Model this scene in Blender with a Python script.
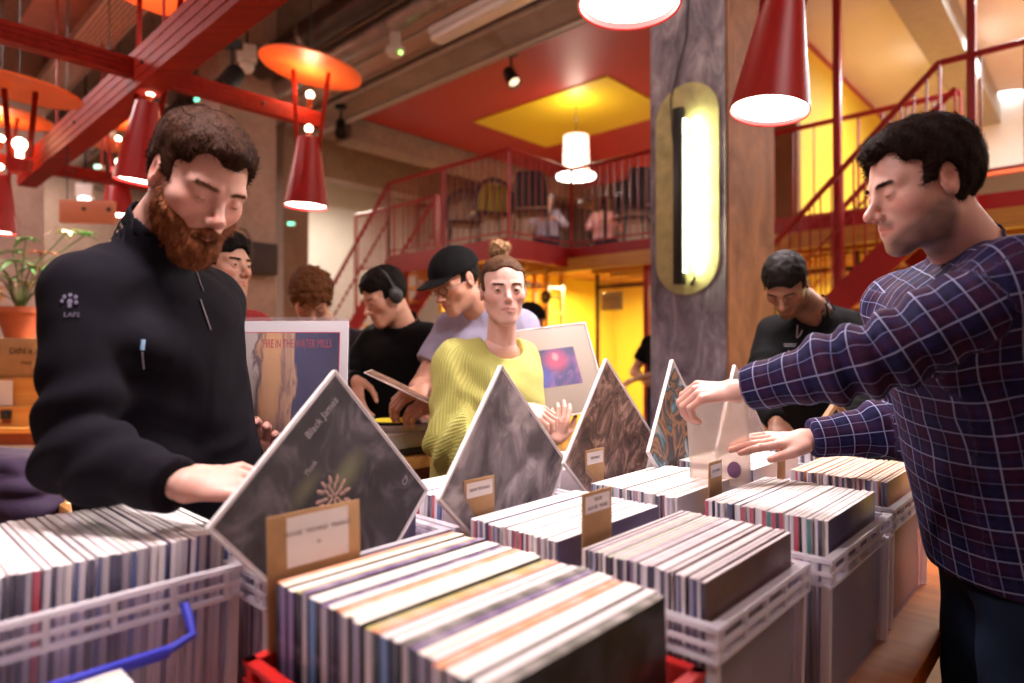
import bpy, bmesh, math, random
import numpy as np
from mathutils import Vector, Matrix, Euler

for _o in list(bpy.data.objects):
    bpy.data.objects.remove(_o)
SC = bpy.context.scene
COL = SC.collection
R = math.radians
random.seed(7)
RNG = np.random.RandomState(11)

# ------------------------------------------------------------------ camera, world, exposure
FPX, HOR, CAMZ = 640.0, 345.0, 1.42
PITCH = math.atan((HOR - 341.5) / FPX)
cam_data = bpy.data.cameras.new('camera')
cam = bpy.data.objects.new('camera', cam_data)
COL.objects.link(cam)
cam.location = (0, 0, CAMZ)
cam.rotation_euler = (math.pi / 2 + PITCH, 0, 0)
cam_data.sensor_width = 36.0
cam_data.lens = 36.0 * FPX / 1024.0
cam_data.clip_start = 0.05
cam_data.clip_end = 60
cam_data.dof.use_dof = True
cam_data.dof.focus_distance = 1.55
cam_data.dof.aperture_fstop = 1.7
SC.camera = cam

world = bpy.data.worlds.new('world')
SC.world = world
world.use_nodes = True
world.node_tree.nodes['Background'].inputs[0].default_value = (0.30, 0.24, 0.26, 1)
world.node_tree.nodes['Background'].inputs[1].default_value = 0.35

SC.view_settings.view_transform = 'Standard'
SC.view_settings.look = 'None'
SC.view_settings.gamma = 1.0
SC.view_settings.use_curve_mapping = False
SC.view_settings.exposure = 0.0

# ------------------------------------------------------------------ the building's grid (rotated 43 degrees to the view)
GA = R(43)
GU = Vector((math.cos(GA), -math.sin(GA), 0))
GV = Vector((math.sin(GA), math.cos(GA), 0))
def gw(p, q, z=0.0):
    return GU * p + GV * q + Vector((0, 0, z))
_F = Vector((0, math.cos(PITCH), math.sin(PITCH)))
_U = Vector((0, -math.sin(PITCH), math.cos(PITCH)))
def at(px, py, Y):
    d = Vector((1, 0, 0)) * ((px - 512) / FPX) + _U * ((341.5 - py) / FPX) + _F
    return Vector((0, 0, CAMZ)) + d * (Y / d.y)

# ------------------------------------------------------------------ light makers and the added wash
def area_light(name, loc, size, power, color, rot=(0, 0, 0), shape='DISK', sy=None, spread=None):
    l = bpy.data.lights.new(name, 'AREA')
    l.shape = shape
    l.size = size
    if sy: l.size_y = sy
    l.energy = power
    l.color = color
    if spread: l.spread = spread
    o = bpy.data.objects.new(name, l)
    COL.objects.link(o)
    o.location = loc
    o.rotation_euler = rot
    return o
def point_light(name, loc, power, color, r=0.06):
    l = bpy.data.lights.new(name, 'POINT')
    l.energy = power
    l.color = color
    l.shadow_soft_size = r
    o = bpy.data.objects.new(name, l)
    COL.objects.link(o)
    o.location = loc
    return o
WARM = (1.0, 0.80, 0.66)
PINK = (1.0, 0.76, 0.74)
NEUT = (1.0, 0.90, 0.86)
LIGHTS = dict(
    # added fill: area lights without fixtures, washing the shop floor from above
    wash=[(-1.6, -1.0, 4.6, 1.6, 26, PINK), (2.0, 0.4, 4.6, 1.5, 48, PINK), (-3.2, 2.6, 4.3, 1.5, 45, PINK), (-5.2, 5.0, 4.3, 1.5, 110, PINK), (-6.5, 8.5, 4.2, 1.5, 120, WARM), (0.6, 3.6, 4.6, 1.2, 30, WARM)],
)
for x, y, z, s, pw, c in LIGHTS['wash']:
    area_light('added_wash_light', (x, y, z), s, pw, c)

# ------------------------------------------------------------------ tagging helpers
def tag(o, label=None, cat=None, group=None, kind=None):
    if label: o['label'] = label
    if cat: o['category'] = cat
    if group: o['group'] = group
    if kind: o['kind'] = kind
    return o
def empty(name, loc=(0, 0, 0), rz=0.0, label=None, cat=None, group=None, rot=None):
    o = bpy.data.objects.new(name, None)
    COL.objects.link(o)
    o.empty_display_size = 0.1
    o.location = loc
    o.rotation_euler = rot if rot else (0, 0, rz)
    return tag(o, label, cat, group)
def gempty(name, p, q, z, label=None, cat=None, group=None, extra=0.0):
    return empty(name, gw(p, q, z), -GA + extra, label, cat, group)
def kids(o):
    return [c for c in ALLKIDS.get(o.name, [])]
ALLKIDS = {}
def setparent(o, par):
    o.parent = par
    ALLKIDS.setdefault(par.name, []).append(o)
def copy_tree(o, parent=None):
    c = o.copy()
    COL.objects.link(c)
    if parent: setparent(c, parent)
    for ch in kids(o): copy_tree(ch, c)
    return c

# ------------------------------------------------------------------ mesh builder
class MB:
    def __init__(s):
        s.v = []; s.f = []; s.m = []; s.mi = 0
    def add(s, vs, fs):
        n = len(s.v)
        s.v += [tuple(v) for v in vs]
        for f in fs:
            s.f.append(tuple(n + i for i in f)); s.m.append(s.mi)
        return s
    def box(s, x0, x1, y0, y1, z0, z1, M=None):
        vs = [Vector((x, y, z)) for z in (z0, z1) for y in (y0, y1) for x in (x0, x1)]
        if M: vs = [M @ v for v in vs]
        return s.add(vs, [(0, 2, 3, 1), (4, 5, 7, 6), (0, 1, 5, 4), (2, 6, 7, 3), (0, 4, 6, 2), (1, 3, 7, 5)])
    def bbox(s, x0, x1, y0, y1, z0, z1, b, M=None):
        """box with chamfered edges"""
        bm = bmesh.new()
        vs = [bm.verts.new((x, y, z)) for z in (z0, z1) for y in (y0, y1) for x in (x0, x1)]
        for f in [(0, 2, 3, 1), (4, 5, 7, 6), (0, 1, 5, 4), (2, 6, 7, 3), (0, 4, 6, 2), (1, 3, 7, 5)]:
            bm.faces.new([vs[i] for i in f])
        bmesh.ops.bevel(bm, geom=bm.edges[:], offset=b, segments=2, profile=0.5, affect='EDGES')
        bm.verts.index_update()
        V = [(M @ v.co) if M else v.co.copy() for v in bm.verts]
        F = [[v.index for v in f.verts] for f in bm.faces]
        bm.free()
        return s.add(V, F)
    def bar(s, a, b, w, h, up=(0, 0, 1)):
        """rectangular bar from a to b; w across, h along up"""
        a = Vector(a); b = Vector(b); d = (b - a).normalized(); up = Vector(up)
        sd = d.cross(up)
        if sd.length < 1e-4: sd = d.cross(Vector((0, 1, 0)))
        sd.normalize(); u2 = sd.cross(d).normalized()
        vs = []
        for c in (a, b):
            for i, j in ((-1, -1), (1, -1), (1, 1), (-1, 1)):
                vs.append(c + sd * (i * w / 2) + u2 * (j * h / 2))
        return s.add(vs, [(3, 2, 1, 0), (4, 5, 6, 7), (0, 1, 5, 4), (1, 2, 6, 5), (2, 3, 7, 6), (3, 0, 4, 7)])
    def tube(s, pts, r, n=8, cap=True, closed=False):
        pts = [Vector(p) for p in pts]
        rs = r if isinstance(r, (list, tuple)) else [r] * len(pts)
        base = len(s.v); m = len(pts); prev = None
        for i, p in enumerate(pts):
            if closed: d = (pts[(i + 1) % m] - pts[i - 1]).normalized()
            elif i == 0: d = (pts[1] - p).normalized()
            elif i == m - 1: d = (p - pts[-2]).normalized()
            else: d = ((pts[i + 1] - p).normalized() + (p - pts[i - 1]).normalized()).normalized()
            if prev is None:
                a = Vector((0, 0, 1)) if abs(d.z) < 0.9 else Vector((1, 0, 0))
                sd = d.cross(a).normalized()
            else:
                sd = (prev - d * prev.dot(d)).normalized()
            prev = sd; up = sd.cross(d)
            for k in range(n):
                t = 2 * math.pi * k / n
                s.v.append(tuple(p + (sd * math.cos(t) + up * math.sin(t)) * rs[i]))
        lim = m if closed else m - 1
        for i in range(lim):
            j = (i + 1) % m
            for k in range(n):
                k2 = (k + 1) % n
                s.f.append((base + i * n + k, base + j * n + k, base + j * n + k2, base + i * n + k2)); s.m.append(s.mi)
        if cap and not closed:
            s.f.append(tuple(base + k for k in range(n))); s.m.append(s.mi)
            s.f.append(tuple(base + (m - 1) * n + k for k in reversed(range(n)))); s.m.append(s.mi)
        return s
    def lathe(s, prof, n=32, M=None, closed=False, capb=False, capt=False):
        """prof: list of (r, z)"""
        base = len(s.v); m = len(prof)
        for r, z in prof:
            for k in range(n):
                t = 2 * math.pi * k / n
                v = Vector((r * math.cos(t), r * math.sin(t), z))
                s.v.append(tuple(M @ v if M else v))
        for i in range(m if closed else m - 1):
            j = (i + 1) % m
            for k in range(n):
                k2 = (k + 1) % n
                s.f.append((base + i * n + k, base + i * n + k2, base + j * n + k2, base + j * n + k)); s.m.append(s.mi)
        if capb: s.f.append(tuple(base + k for k in reversed(range(n)))); s.m.append(s.mi)
        if capt: s.f.append(tuple(base + (m - 1) * n + k for k in range(n))); s.m.append(s.mi)
        return s
    def prism(s, poly, y0, y1, M=None):
        """polygon in xz, extruded along y"""
        n = len(poly)
        vs = [Vector((x, y0, z)) for x, z in poly] + [Vector((x, y1, z)) for x, z in poly]
        if M: vs = [M @ v for v in vs]
        fs = [tuple(range(n)), tuple(n + i for i in reversed(range(n)))]
        fs += [(i, i + n, (i + 1) % n + n, (i + 1) % n) for i in range(n)]
        return s.add(vs, fs)
    def sphere(s, c, r, n=12, m=8, sc=(1, 1, 1), M=None):
        base = len(s.v)
        for i in range(m + 1):
            a = math.pi * i / m
            for k in range(n):
                t = 2 * math.pi * k / n
                v = Vector((c[0] + r * sc[0] * math.sin(a) * math.cos(t), c[1] + r * sc[1] * math.sin(a) * math.sin(t), c[2] + r * sc[2] * math.cos(a)))
                s.v.append(tuple(M @ v if M else v))
        for i in range(m):
            for k in range(n):
                k2 = (k + 1) % n
                s.f.append((base + i * n + k, base + (i + 1) * n + k, base + (i + 1) * n + k2, base + i * n + k2)); s.m.append(s.mi)
        return s
    def build(s, name, mats, parent=None, smooth=35, loc=None, rz=None, kind=None, label=None):
        me = bpy.data.meshes.new(name)
        me.from_pydata(s.v, [], s.f)
        if not isinstance(mats, (list, tuple)): mats = [mats]
        for m in mats: me.materials.append(m)
        me.polygons.foreach_set('material_index', s.m)
        me.update()
        if smooth:
            me.shade_smooth()
            try: me.set_sharp_from_angle(angle=R(smooth))
            except Exception: pass
        o = bpy.data.objects.new(name, me)
        COL.objects.link(o)
        if parent: setparent(o, parent)
        if loc is not None: o.location = loc
        if rz is not None: o.rotation_euler = (0, 0, rz)
        if kind: o['kind'] = kind
        if label: o['label'] = label
        return o

# ------------------------------------------------------------------ materials
MATS = {}
class NT:
    def __init__(s, name):
        s.m = bpy.data.materials.new(name); s.m.use_nodes = True
        s.t = s.m.node_tree; s.b = s.t.nodes['Principled BSDF']; s.out = s.t.nodes['Material Output']
    def n(s, typ, **kw):
        x = s.t.nodes.new(typ)
        for k, v in kw.items():
            if k.startswith('i_'):
                key = k[2:]
                x.inputs[int(key) if key.isdigit() else key.replace('_', ' ')].default_value = v
            else: setattr(x, k, v)
        return x
    def l(s, a, b): s.t.links.new(a, b)
    def ramp(s, fac, stops, interp='LINEAR'):
        r = s.n('ShaderNodeValToRGB'); r.color_ramp.interpolation = interp
        e = r.color_ramp.elements
        while len(e) > 1: e.remove(e[-1])
        e[0].position = stops[0][0]; e[0].color = (*stops[0][1], 1)
        for p, c in stops[1:]:
            x = e.new(p); x.color = (*c, 1)
        s.l(fac, r.inputs[0]); return r.outputs[0]
    def coords(s, which='Object', scale=None, rot=None, loc=None):
        tc = s.n('ShaderNodeTexCoord'); o = tc.outputs[which]
        if scale or rot or loc:
            mp = s.n('ShaderNodeMapping')
            if scale: mp.inputs['Scale'].default_value = scale
            if rot: mp.inputs['Rotation'].default_value = rot
            if loc: mp.inputs['Location'].default_value = loc
            s.l(o, mp.inputs[0]); o = mp.outputs[0]
        return o
    def noise(s, vec, scale, detail=4, rough=0.5, dist=0.0):
        x = s.n('ShaderNodeTexNoise'); x.inputs['Scale'].default_value = scale
        x.inputs['Detail'].default_value = detail; x.inputs['Roughness'].default_value = rough
        x.inputs['Distortion'].default_value = dist
        if vec: s.l(vec, x.inputs['Vector'])
        return x.outputs['Fac']
    def mix(s, fac, a, b, mode='MIX'):
        x = s.n('ShaderNodeMix', data_type='RGBA', blend_type=mode)
        for sock, val in ((x.inputs[0], fac), (x.inputs[6], a), (x.inputs[7], b)):
            if hasattr(val, 'links'): s.l(val, sock)
            elif isinstance(val, (int, float)): sock.default_value = val
            else: sock.default_value = (*val, 1)
        return x.outputs[2]
    def math(s, op, a, b=None, c=None, clamp=False):
        x = s.n('ShaderNodeMath', operation=op, use_clamp=clamp)
        for i, val in enumerate((a, b, c)):
            if val is None: continue
            if hasattr(val, 'links'): s.l(val, x.inputs[i])
            else: x.inputs[i].default_value = val
        return x.outputs[0]
    def bump(s, h, strength=0.3, dist=0.01):
        x = s.n('ShaderNodeBump'); x.inputs['Strength'].default_value = strength; x.inputs['Distance'].default_value = dist
        s.l(h, x.inputs['Height']); s.l(x.outputs[0], s.b.inputs['Normal']); return x
    def col(s, c):
        if hasattr(c, 'links'): s.l(c, s.b.inputs['Base Color'])
        else: s.b.inputs['Base Color'].default_value = (*c, 1)
    def set(s, **kw):
        for k, v in kw.items(): s.b.inputs[k.replace('_', ' ')].default_value = v
        return s
def mat(name, color, rough=0.5, metal=0.0, var=0.15, scale=8.0, bump=0.0, bscale=60.0, stretch=None, spec=None, coat=0.0, sheen=0.0):
    if name in MATS: return MATS[name]
    t = NT(name)
    co = t.coords('Object', scale=stretch)
    nz = t.noise(co, scale, 5, 0.6)
    c0 = tuple(c * (1 - var) for c in color); c1 = tuple(min(1, c * (1 + var)) for c in color)
    t.col(t.ramp(nz, [(0.3, c0), (0.7, c1)]))
    t.set(Roughness=rough, Metallic=metal)
    if spec is not None: t.b.inputs['Specular IOR Level'].default_value = spec
    if coat: t.b.inputs['Coat Weight'].default_value = coat; t.b.inputs['Coat Roughness'].default_value = 0.15
    if sheen: t.b.inputs['Sheen Weight'].default_value = sheen
    if bump: t.bump(t.noise(co, bscale, 4, 0.6), bump, 0.004)
    MATS[name] = t.m
    return t.m
def emit(name, color, strength):
    if name in MATS: return MATS[name]
    t = NT(name)
    t.col((0.8, 0.8, 0.8))
    t.b.inputs['Emission Color'].default_value = (*color, 1)
    t.b.inputs['Emission Strength'].default_value = strength
    MATS[name] = t.m
    return t.m
def plastic_clear(name, tint=(0.9, 0.88, 0.9), alpha=0.35, rough=0.25, noise=0.0, nscale=30):
    if name in MATS: return MATS[name]
    t = NT(name)
    tr = t.n('ShaderNodeBsdfTransparent'); tr.inputs[0].default_value = (*tint, 1)
    mx = t.n('ShaderNodeMixShader'); mx.inputs[0].default_value = alpha
    if noise:
        nz = t.noise(t.coords('Object'), nscale, 3, 0.6, 0.6)
        t.l(t.math('MULTIPLY_ADD', nz, noise * 2, alpha - noise, clamp=True), mx.inputs[0])
        t.bump(nz, 0.5, 0.004)
    t.col(tint); t.set(Roughness=rough)
    t.l(tr.outputs[0], mx.inputs[1]); t.l(t.b.outputs[0], mx.inputs[2]); t.l(mx.outputs[0], t.out.inputs[0])
    MATS[name] = t.m
    return t.m

def concrete(name, c0, c1, stain=(0.2, 0.15, 0.12), grain=(1, 1, 1), boards=None):
    t = NT(name)
    co = t.coords('Object')
    n1 = t.noise(co, 1.6, 8, 0.65, 0.5); n2 = t.noise(t.coords('Object', scale=grain), 14, 6, 0.7)
    base = t.ramp(n1, [(0.3, c0), (0.7, c1)])
    base = t.mix(0.45, base, t.ramp(n2, [(0.35, c0), (0.65, c1)]), 'MULTIPLY') if False else t.mix(0.35, base, t.ramp(n2, [(0.35, c0), (0.65, c1)]))
    st = t.ramp(t.noise(co, 5, 6, 0.7, 1.0), [(0.62, (0, 0, 0)), (0.72, (1, 1, 1))])
    base = t.mix(t.math('MULTIPLY', st, 0.5), base, stain)
    t.col(base); t.set(Roughness=0.8)
    t.bump(n2, 0.35, 0.01)
    MATS[name] = t.m
    return t.m
def wood(name, c0, c1, scale=(1, 12, 12), rough=0.35, ring=2.0, coat=0.0):
    if name in MATS: return MATS[name]
    t = NT(name)
    co = t.coords('Object', scale=scale)
    n1 = t.noise(co, ring, 6, 0.6, 1.2)
    t.col(t.ramp(n1, [(0.3, c0), (0.5, tuple((a + b) / 2 for a, b in zip(c0, c1))), (0.7, c1)]))
    t.set(Roughness=rough)
    if coat: t.b.inputs['Coat Weight'].default_value = coat
    t.bump(n1, 0.08, 0.003)
    MATS[name] = t.m
    return t.m
RED = mat('red_paint', (0.40, 0.012, 0.014), 0.4, var=0.12, scale=3)
REDWOOD = wood('red_timber', (0.20, 0.008, 0.004), (0.36, 0.020, 0.008), (1, 14, 14), 0.6, 1.6)
REDWOOD.node_tree.nodes['Principled BSDF'].inputs['Specular IOR Level'].default_value = 0.15
REDMETAL = mat('red_lamp_enamel', (0.42, 0.014, 0.012), 0.38, var=0.06, scale=4)
ORANGE = mat('orange_lamp_enamel', (0.80, 0.13, 0.02), 0.5, var=0.08, scale=3)
BLACKMETAL = mat('black_metal', (0.012, 0.012, 0.014), 0.4, var=0.2)
STEEL = mat('galvanised_steel', (0.42, 0.36, 0.34), 0.35, 0.8, 0.25, 6)
BLACKPLASTIC = mat('black_plastic', (0.015, 0.014, 0.016), 0.45, var=0.2)
CARD = mat('cardboard', (0.42, 0.24, 0.11), 0.85, var=0.12, scale=14)
PAPER = mat('white_paper', (0.80, 0.74, 0.74), 0.8, var=0.04)
HONEY = wood('honey_wood', (0.62, 0.27, 0.06), (0.80, 0.42, 0.12), (1, 10, 10), 0.3, 1.5, 0.3)
WHITEPL = mat('white_plastic', (0.75, 0.70, 0.70), 0.45, var=0.06)
# ================================================================== THE ROOM
CONC = concrete('ceiling_concrete', (0.17, 0.11, 0.09), (0.40, 0.27, 0.22))
CONCW = concrete('wall_concrete', (0.24, 0.17, 0.14), (0.42, 0.30, 0.25))
CONCP = concrete('pillar_concrete', (0.27, 0.25, 0.26), (0.50, 0.46, 0.47), (0.13, 0.11, 0.11), (1, 1, 0.25))
WHITEW = mat('white_render', (0.72, 0.66, 0.60), 0.8, var=0.05, scale=1.5)
YELLOWW = mat('yellow_wall_paint', (0.80, 0.58, 0.045), 0.6, var=0.06, scale=1.5)
YELLOWC = mat('yellow_ceiling_paint', (0.78, 0.56, 0.02), 0.55, var=0.04, scale=1)
REDC = mat('red_ceiling_paint', (0.42, 0.035, 0.025), 0.5, var=0.07, scale=1)
def gbox(name, mats, p0, p1, q0, q1, z0, z1, kind='structure', label=None):
    m = MB(); m.box(0, p1 - p0, 0, q1 - q0, 0, z1 - z0)
    o = m.build(name, mats, None, 0)
    o.location = gw(p0, q0, z0); o.rotation_euler = (0, 0, -GA)
    if kind: o['kind'] = kind
    if label: o['label'] = label
    return o
P0, P1, Q0, Q1, CEIL = -12.0, 3.6, -3.6, 14.0, 5.2
flr = NT('floor_screed')
_n = flr.noise(flr.coords('Object'), 2.5, 6, 0.6)
flr.col(flr.ramp(_n, [(0.3, (0.13, 0.075, 0.05)), (0.7, (0.22, 0.13, 0.09))])); flr.set(Roughness=0.4)
gbox('floor', flr.m, P0, P1, Q0, Q1, -0.1, 0)
gbox('ceiling', CONC, P0, P1, Q0, Q1, CEIL, CEIL + 0.15)
gbox('wall_left', CONCW, P0 - 0.2, P0, Q0, Q1, 0, CEIL)
gbox('wall_right', WHITEW, P1, P1 + 0.2, Q0, Q1, 0, CEIL)
gbox('wall_back', WHITEW, P0, P1, Q1, Q1 + 0.2, 0, CEIL)
gbox('wall_front', CONCW, P0, P1, Q0 - 0.2, Q0, 0, CEIL)
# coloured ceiling field over the gallery with its yellow square
gbox('ceiling_red_panel', REDC, -8.4, -2.55, 5.55, 11.5, 4.90, 4.98)
gbox('ceiling_yellow_square', YELLOWC, -7.2, -4.72, 6.85, 8.6, 4.88, 4.902)
gbox('ceiling_white_panel', WHITEW, -2.5, P1 - 0.05, 5.2, 13.5, 4.90, 4.98)
gbox('trim_1', REDC, -2.55, -2.5, 5.5, 11.5, 4.82, 4.98)
# concrete ceiling beams
gbox('ceiling_beam', CONC, P0, P1, 5.0, 5.45, 4.93, CEIL)
gbox('ceiling_beam', CONC, -8.95, -8.5, 5.5, 13, 4.6, CEIL)
gbox('ceiling_beam', CONC, P0, P1, 1.0, 1.35, 4.75, CEIL)
gbox('ceiling_beam', mat('grey_beam_paint', (0.36, 0.33, 0.27), 0.7, var=0.08), -1.45, -1.1, 5.6, 13.5, 4.55, 4.9)
gbox('ceiling_beam', CONC, -10.9, -10.5, 3, 13, 4.5, CEIL)
# pinkish plaster soffit high on the left
gbox('ceiling_plaster_soffit', mat('pink_plaster', (0.82, 0.42, 0.35), 0.85, var=0.12, scale=5, bump=0.3), -9.5, -4.4, -1.6, 2.2, 4.78, 4.9)
# the pillar in the middle of the shop
PZ = gbox('concrete_pillar', CONCP, -2.40, -1.84, 4.03, 4.83, 0, CEIL)
PZ2 = NT('pillar_board_marked_concrete')
_co = PZ2.coords('Object')
_n1 = PZ2.noise(PZ2.coords('Object', scale=(2.4, 2.4, 0.9)), 3, 8, 0.7, 0.8); _n2 = PZ2.noise(_co, 22, 6, 0.75)
_b = PZ2.ramp(_n1, [(0.32, (0.07, 0.05, 0.075)), (0.5, (0.20, 0.165, 0.21)), (0.68, (0.42, 0.37, 0.42))])
_sp = PZ2.ramp(PZ2.noise(_co, 9, 8, 0.8, 0.6), [(0.60, (0, 0, 0)), (0.66, (1, 1, 1))])
_b = PZ2.mix(PZ2.math('MULTIPLY', _sp, 0.75), _b, (0.09, 0.07, 0.065))
PZ2.col(_b); PZ2.set(Roughness=0.75); PZ2.bump(_n2, 0.5, 0.012)
PZ.data.materials[0] = PZ2.m
# side skin of the pillar: brown face with dark spots
PL = NT('pillar_brown_face')
_n1 = PL.noise(PL.coords('Object', scale=(1, 1.2, 0.8)), 2.5, 8, 0.7, 0.8)
_b = PL.ramp(_n1, [(0.3, (0.22, 0.08, 0.03)), (0.7, (0.58, 0.26, 0.11))])
_sp = PL.ramp(PL.noise(PL.coords('Object'), 11, 8, 0.8, 0.6), [(0.63, (0, 0, 0)), (0.68, (1, 1, 1))])
_b = PL.mix(PL.math('MULTIPLY', _sp, 0.8), _b, (0.07, 0.045, 0.03))
PL.col(_b); PL.set(Roughness=0.8); PL.bump(PL.noise(PL.coords('Object'), 20, 5, 0.7), 0.4, 0.01)
gbox('pillar_side_face', PL.m, -1.84, -1.825, 4.05, 4.83, 0, CEIL)
# tube light's glow on the pillar, put in as an ochre oval (rounded ends)
m = MB(); poly = []
cz0, cz1, rr = 2.0, 2.98, 0.235
for k in range(17): t = math.pi * k / 16; poly.append((rr * math.cos(t), cz1 + rr * math.sin(t)))
for k in range(17): t = math.pi + math.pi * k / 16; poly.append((rr * math.cos(t), cz0 + rr * math.sin(t)))
m.prism(poly, 0, 0.012)
yf = m.build('pillar_glow_field', mat('ochre_glow_tone', (0.42, 0.36, 0.16), 0.5, var=0.25, scale=9, bump=0.2, bscale=30), None, 0, kind='structure')
yf.location = gw(-2.115, 4.018, 0); yf.rotation_euler = (0, 0, -GA)

# left hand concrete columns
gbox('concrete_column', concrete('pink_lit_concrete', (0.36, 0.24, 0.20), (0.58, 0.42, 0.36), (0.3, 0.2, 0.15)), -7.3, -6.75, 2.78, 3.40, 0, CEIL)  # first column: the pinkish light on it is put into its concrete colour
gbox('concrete_column', CONCW, -9.6, -8.9, 1.0, 1.7, 0, CEIL)
gbox('concrete_column', CONCW, -9.5, -8.9, 4.6, 5.0, 0, CEIL)
gbox('wall_left_render', WHITEW, P0, P0 + 0.02, 5.6, 9.5, 0, 4.9)
gbox('partition_wall', WHITEW, P0, -9.6, 5.2, 5.4, 2.9, 4.6)

# gallery (mezzanine)
DZ = 2.6
gbox('gallery_deck', mat('gallery_boards', (0.40, 0.17, 0.06), 0.5, var=0.2), -7.1, -4.9, 5.2, 13, DZ - 0.12, DZ)
gbox('gallery_deck', MATS['gallery_boards'], -4.9, P1, 6.35, 13, DZ - 0.12, DZ)
gbox('gallery_edge_girder', RED, -7.1, -4.85, 5.15, 5.22, DZ - 0.22, DZ + 0.02)
gbox('gallery_edge_girder', RED, -4.92, -4.85, 5.22, 6.3, DZ - 0.22, DZ + 0.02)
gbox('gallery_edge_girder', RED, -4.92, P1, 6.28, 6.35, DZ - 0.22, DZ + 0.02)
# joists under the deck, warm timber
JW = wood('orange_joist', (0.55, 0.25, 0.04), (0.75, 0.40, 0.08))
for i in range(9):
    gbox('gallery_joist', JW, -7.0 if i < 3 else -4.8, 3.0, 5.6 + i * 0.42 if i < 2 else 6.2 + (i - 2) * 0.42, (5.6 + i * 0.42 if i < 2 else 6.2 + (i - 2) * 0.42) + 0.06, DZ - 0.28, DZ - 0.12) if i >= 2 else gbox('gallery_joist', JW, -7.0, -5.0, 5.6 + i * 0.35, 5.66 + i * 0.35, DZ - 0.28, DZ - 0.12)
# red posts carrying the deck
def red_post(p, q, z0, z1, w=0.07):
    return gbox('red_steel_post', RED, p - w / 2, p + w / 2, q - w / 2, q + w / 2, z0, z1)
red_post(-3.85, 6.4, 0, DZ - 0.2); red_post(-6.9, 5.3, 0, DZ - 0.2)
red_post(-1.78, 6.2, 0, CEIL - 0.3, 0.06); red_post(-0.78, 6.12, 0, CEIL - 0.3, 0.06)
# yellow room under the gallery
gbox('wall_yellow_room', YELLOWW, -9.2, 3.2, 9.3, 9.4, 0, DZ - 0.12)
gbox('wall_yellow_room_side', YELLOWW, -7.75, -7.65, 6.6, 9.3, 0, DZ - 0.12)
gbox('wall_yellow_partition', YELLOWW, -6.3, -6.22, 7.4, 9.3, 0, DZ - 0.12)
# upper yellow wall beside the stair
gbox('wall_yellow_upper', YELLOWW, -2.62, -2.5, 7.4, 11.5, DZ, 4.9)
gbox('door_jamb', mat('brown_jamb', (0.20, 0.08, 0.02), 0.5), -2.75, -2.5, 7.28, 7.4, DZ, 4.9)
gbox('wall_upper_shelf', WHITEW, -2.45, P1, 11.3, 11.4, 3.9, 4.9)
gbox('trim_2', ORANGE, -2.45, P1, 11.22, 11.3, 3.82, 3.9)
gbox('trim_3', ORANGE, -0.1, 0.05, 11.2, 11.3, DZ, 3.82)
gbox('wall_dark_recess', mat('dark_recess', (0.42, 0.30, 0.25), 0.7), -9.0, -2.8, 12.6, 12.7, DZ, 4.88)
# left end of the building behind the stair
gbox('wall_mid_left', CONCW, -11.9, -8.2, 9.5, 9.6, 0, 4.6)
# warm lights in the yellow room (its own ceiling lamps)
for p, q in ((-5.2, 7.6), (-2.6, 8.0), (-7.0, 7.6), (0.2, 8.0)):
    l = gw(p, q, DZ - 0.32)
    area_light('under_gallery_light', l, 0.5, 150, (1.0, 0.80, 0.42))
for p, q, pw in ((-5.95, 10.6, 160), (1.0, 9.0, 260), (-1.2, 8.8, 240), (-0.2, 7.0, 90)):  # added fill lights without fixtures, brightening the upper floor
    area_light('upper_floor_fill_light', gw(p, q, 4.7), 0.8, pw, (0.90, 0.94, 1.0) if p > -5 else (1.0, 0.86, 0.74))
area_light('far_left_fill_light', gw(-10.2, 6.6, 4.4), 0.8, 130, (1.0, 0.86, 0.72))  # added fill without a fixture, brightening the far left wall
# ================================================================== RAILINGS AND STAIRS
def railing_run(root, a, b, h=1.0, step=0.105, post_every=1.15, first=True, last=True):
    """a, b world points at deck level; makes handrail, bottom rail, posts, balusters as parts"""
    a = Vector(a) - root.location; b = Vector(b) - root.location
    a = ROOTINV @ a; b = ROOTINV @ b
    m = MB(); m.tube([a + Vector((0, 0, h)), b + Vector((0, 0, h))], 0.026, 10); m.build('handrail', RED, root)
    m = MB(); m.bar(a + Vector((0, 0, 0.08)), b + Vector((0, 0, 0.08)), 0.03, 0.02); m.build('bottom_rail', RED, root)
    L = (b - a).length; n = max(1, int(round(L / post_every)))
    for i in range(n + 1):
        if (i == 0 and not first) or (i == n and not last): continue
        c = a.lerp(b, i / n)
        m = MB(); m.bar(c + Vector((0, 0, 0)), c + Vector((0, 0, h - 0.02)), 0.05, 0.012, (b - a).normalized()); m.build('post', RED, root, 0)
    k = int(L / step); global BAL
    for i in range(1, k):
        c = a.lerp(b, i / k)
        if BAL is None:
            m = MB(); m.tube([(0, 0, 0), (0, 0, 1.0)], 0.0075, 6); BAL = m.build('baluster', RED, root)
            o = BAL
        else:
            o = BAL.copy(); COL.objects.link(o); setparent(o, root)
        o.location = c + Vector((0, 0, 0.08)); o.scale = (1, 1, h - 0.1)
        o.rotation_euler = (0, 0, 0)
BAL = None
ROOTINV = Matrix.Identity(3)
def rail_thing(p, q, z, label, group='red railings of the gallery'):
    r = empty('railing', gw(p, q, z), 0, label, 'railing', group)
    return r
r1 = rail_thing(-7.1, 5.18, DZ, 'red steel gallery railing around the corner bay above the woman in yellow')
railing_run(r1, gw(-7.1, 5.18, DZ), gw(-4.88, 5.18, DZ))
railing_run(r1, gw(-4.88, 5.18, DZ), gw(-4.88, 6.32, DZ), first=False)
railing_run(r1, gw(-4.88, 6.32, DZ), gw(-2.55, 6.32, DZ), first=False)
r2 = rail_thing(-2.5, 6.75, DZ, 'red steel gallery railing behind the right hand stair by the yellow wall')
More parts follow.
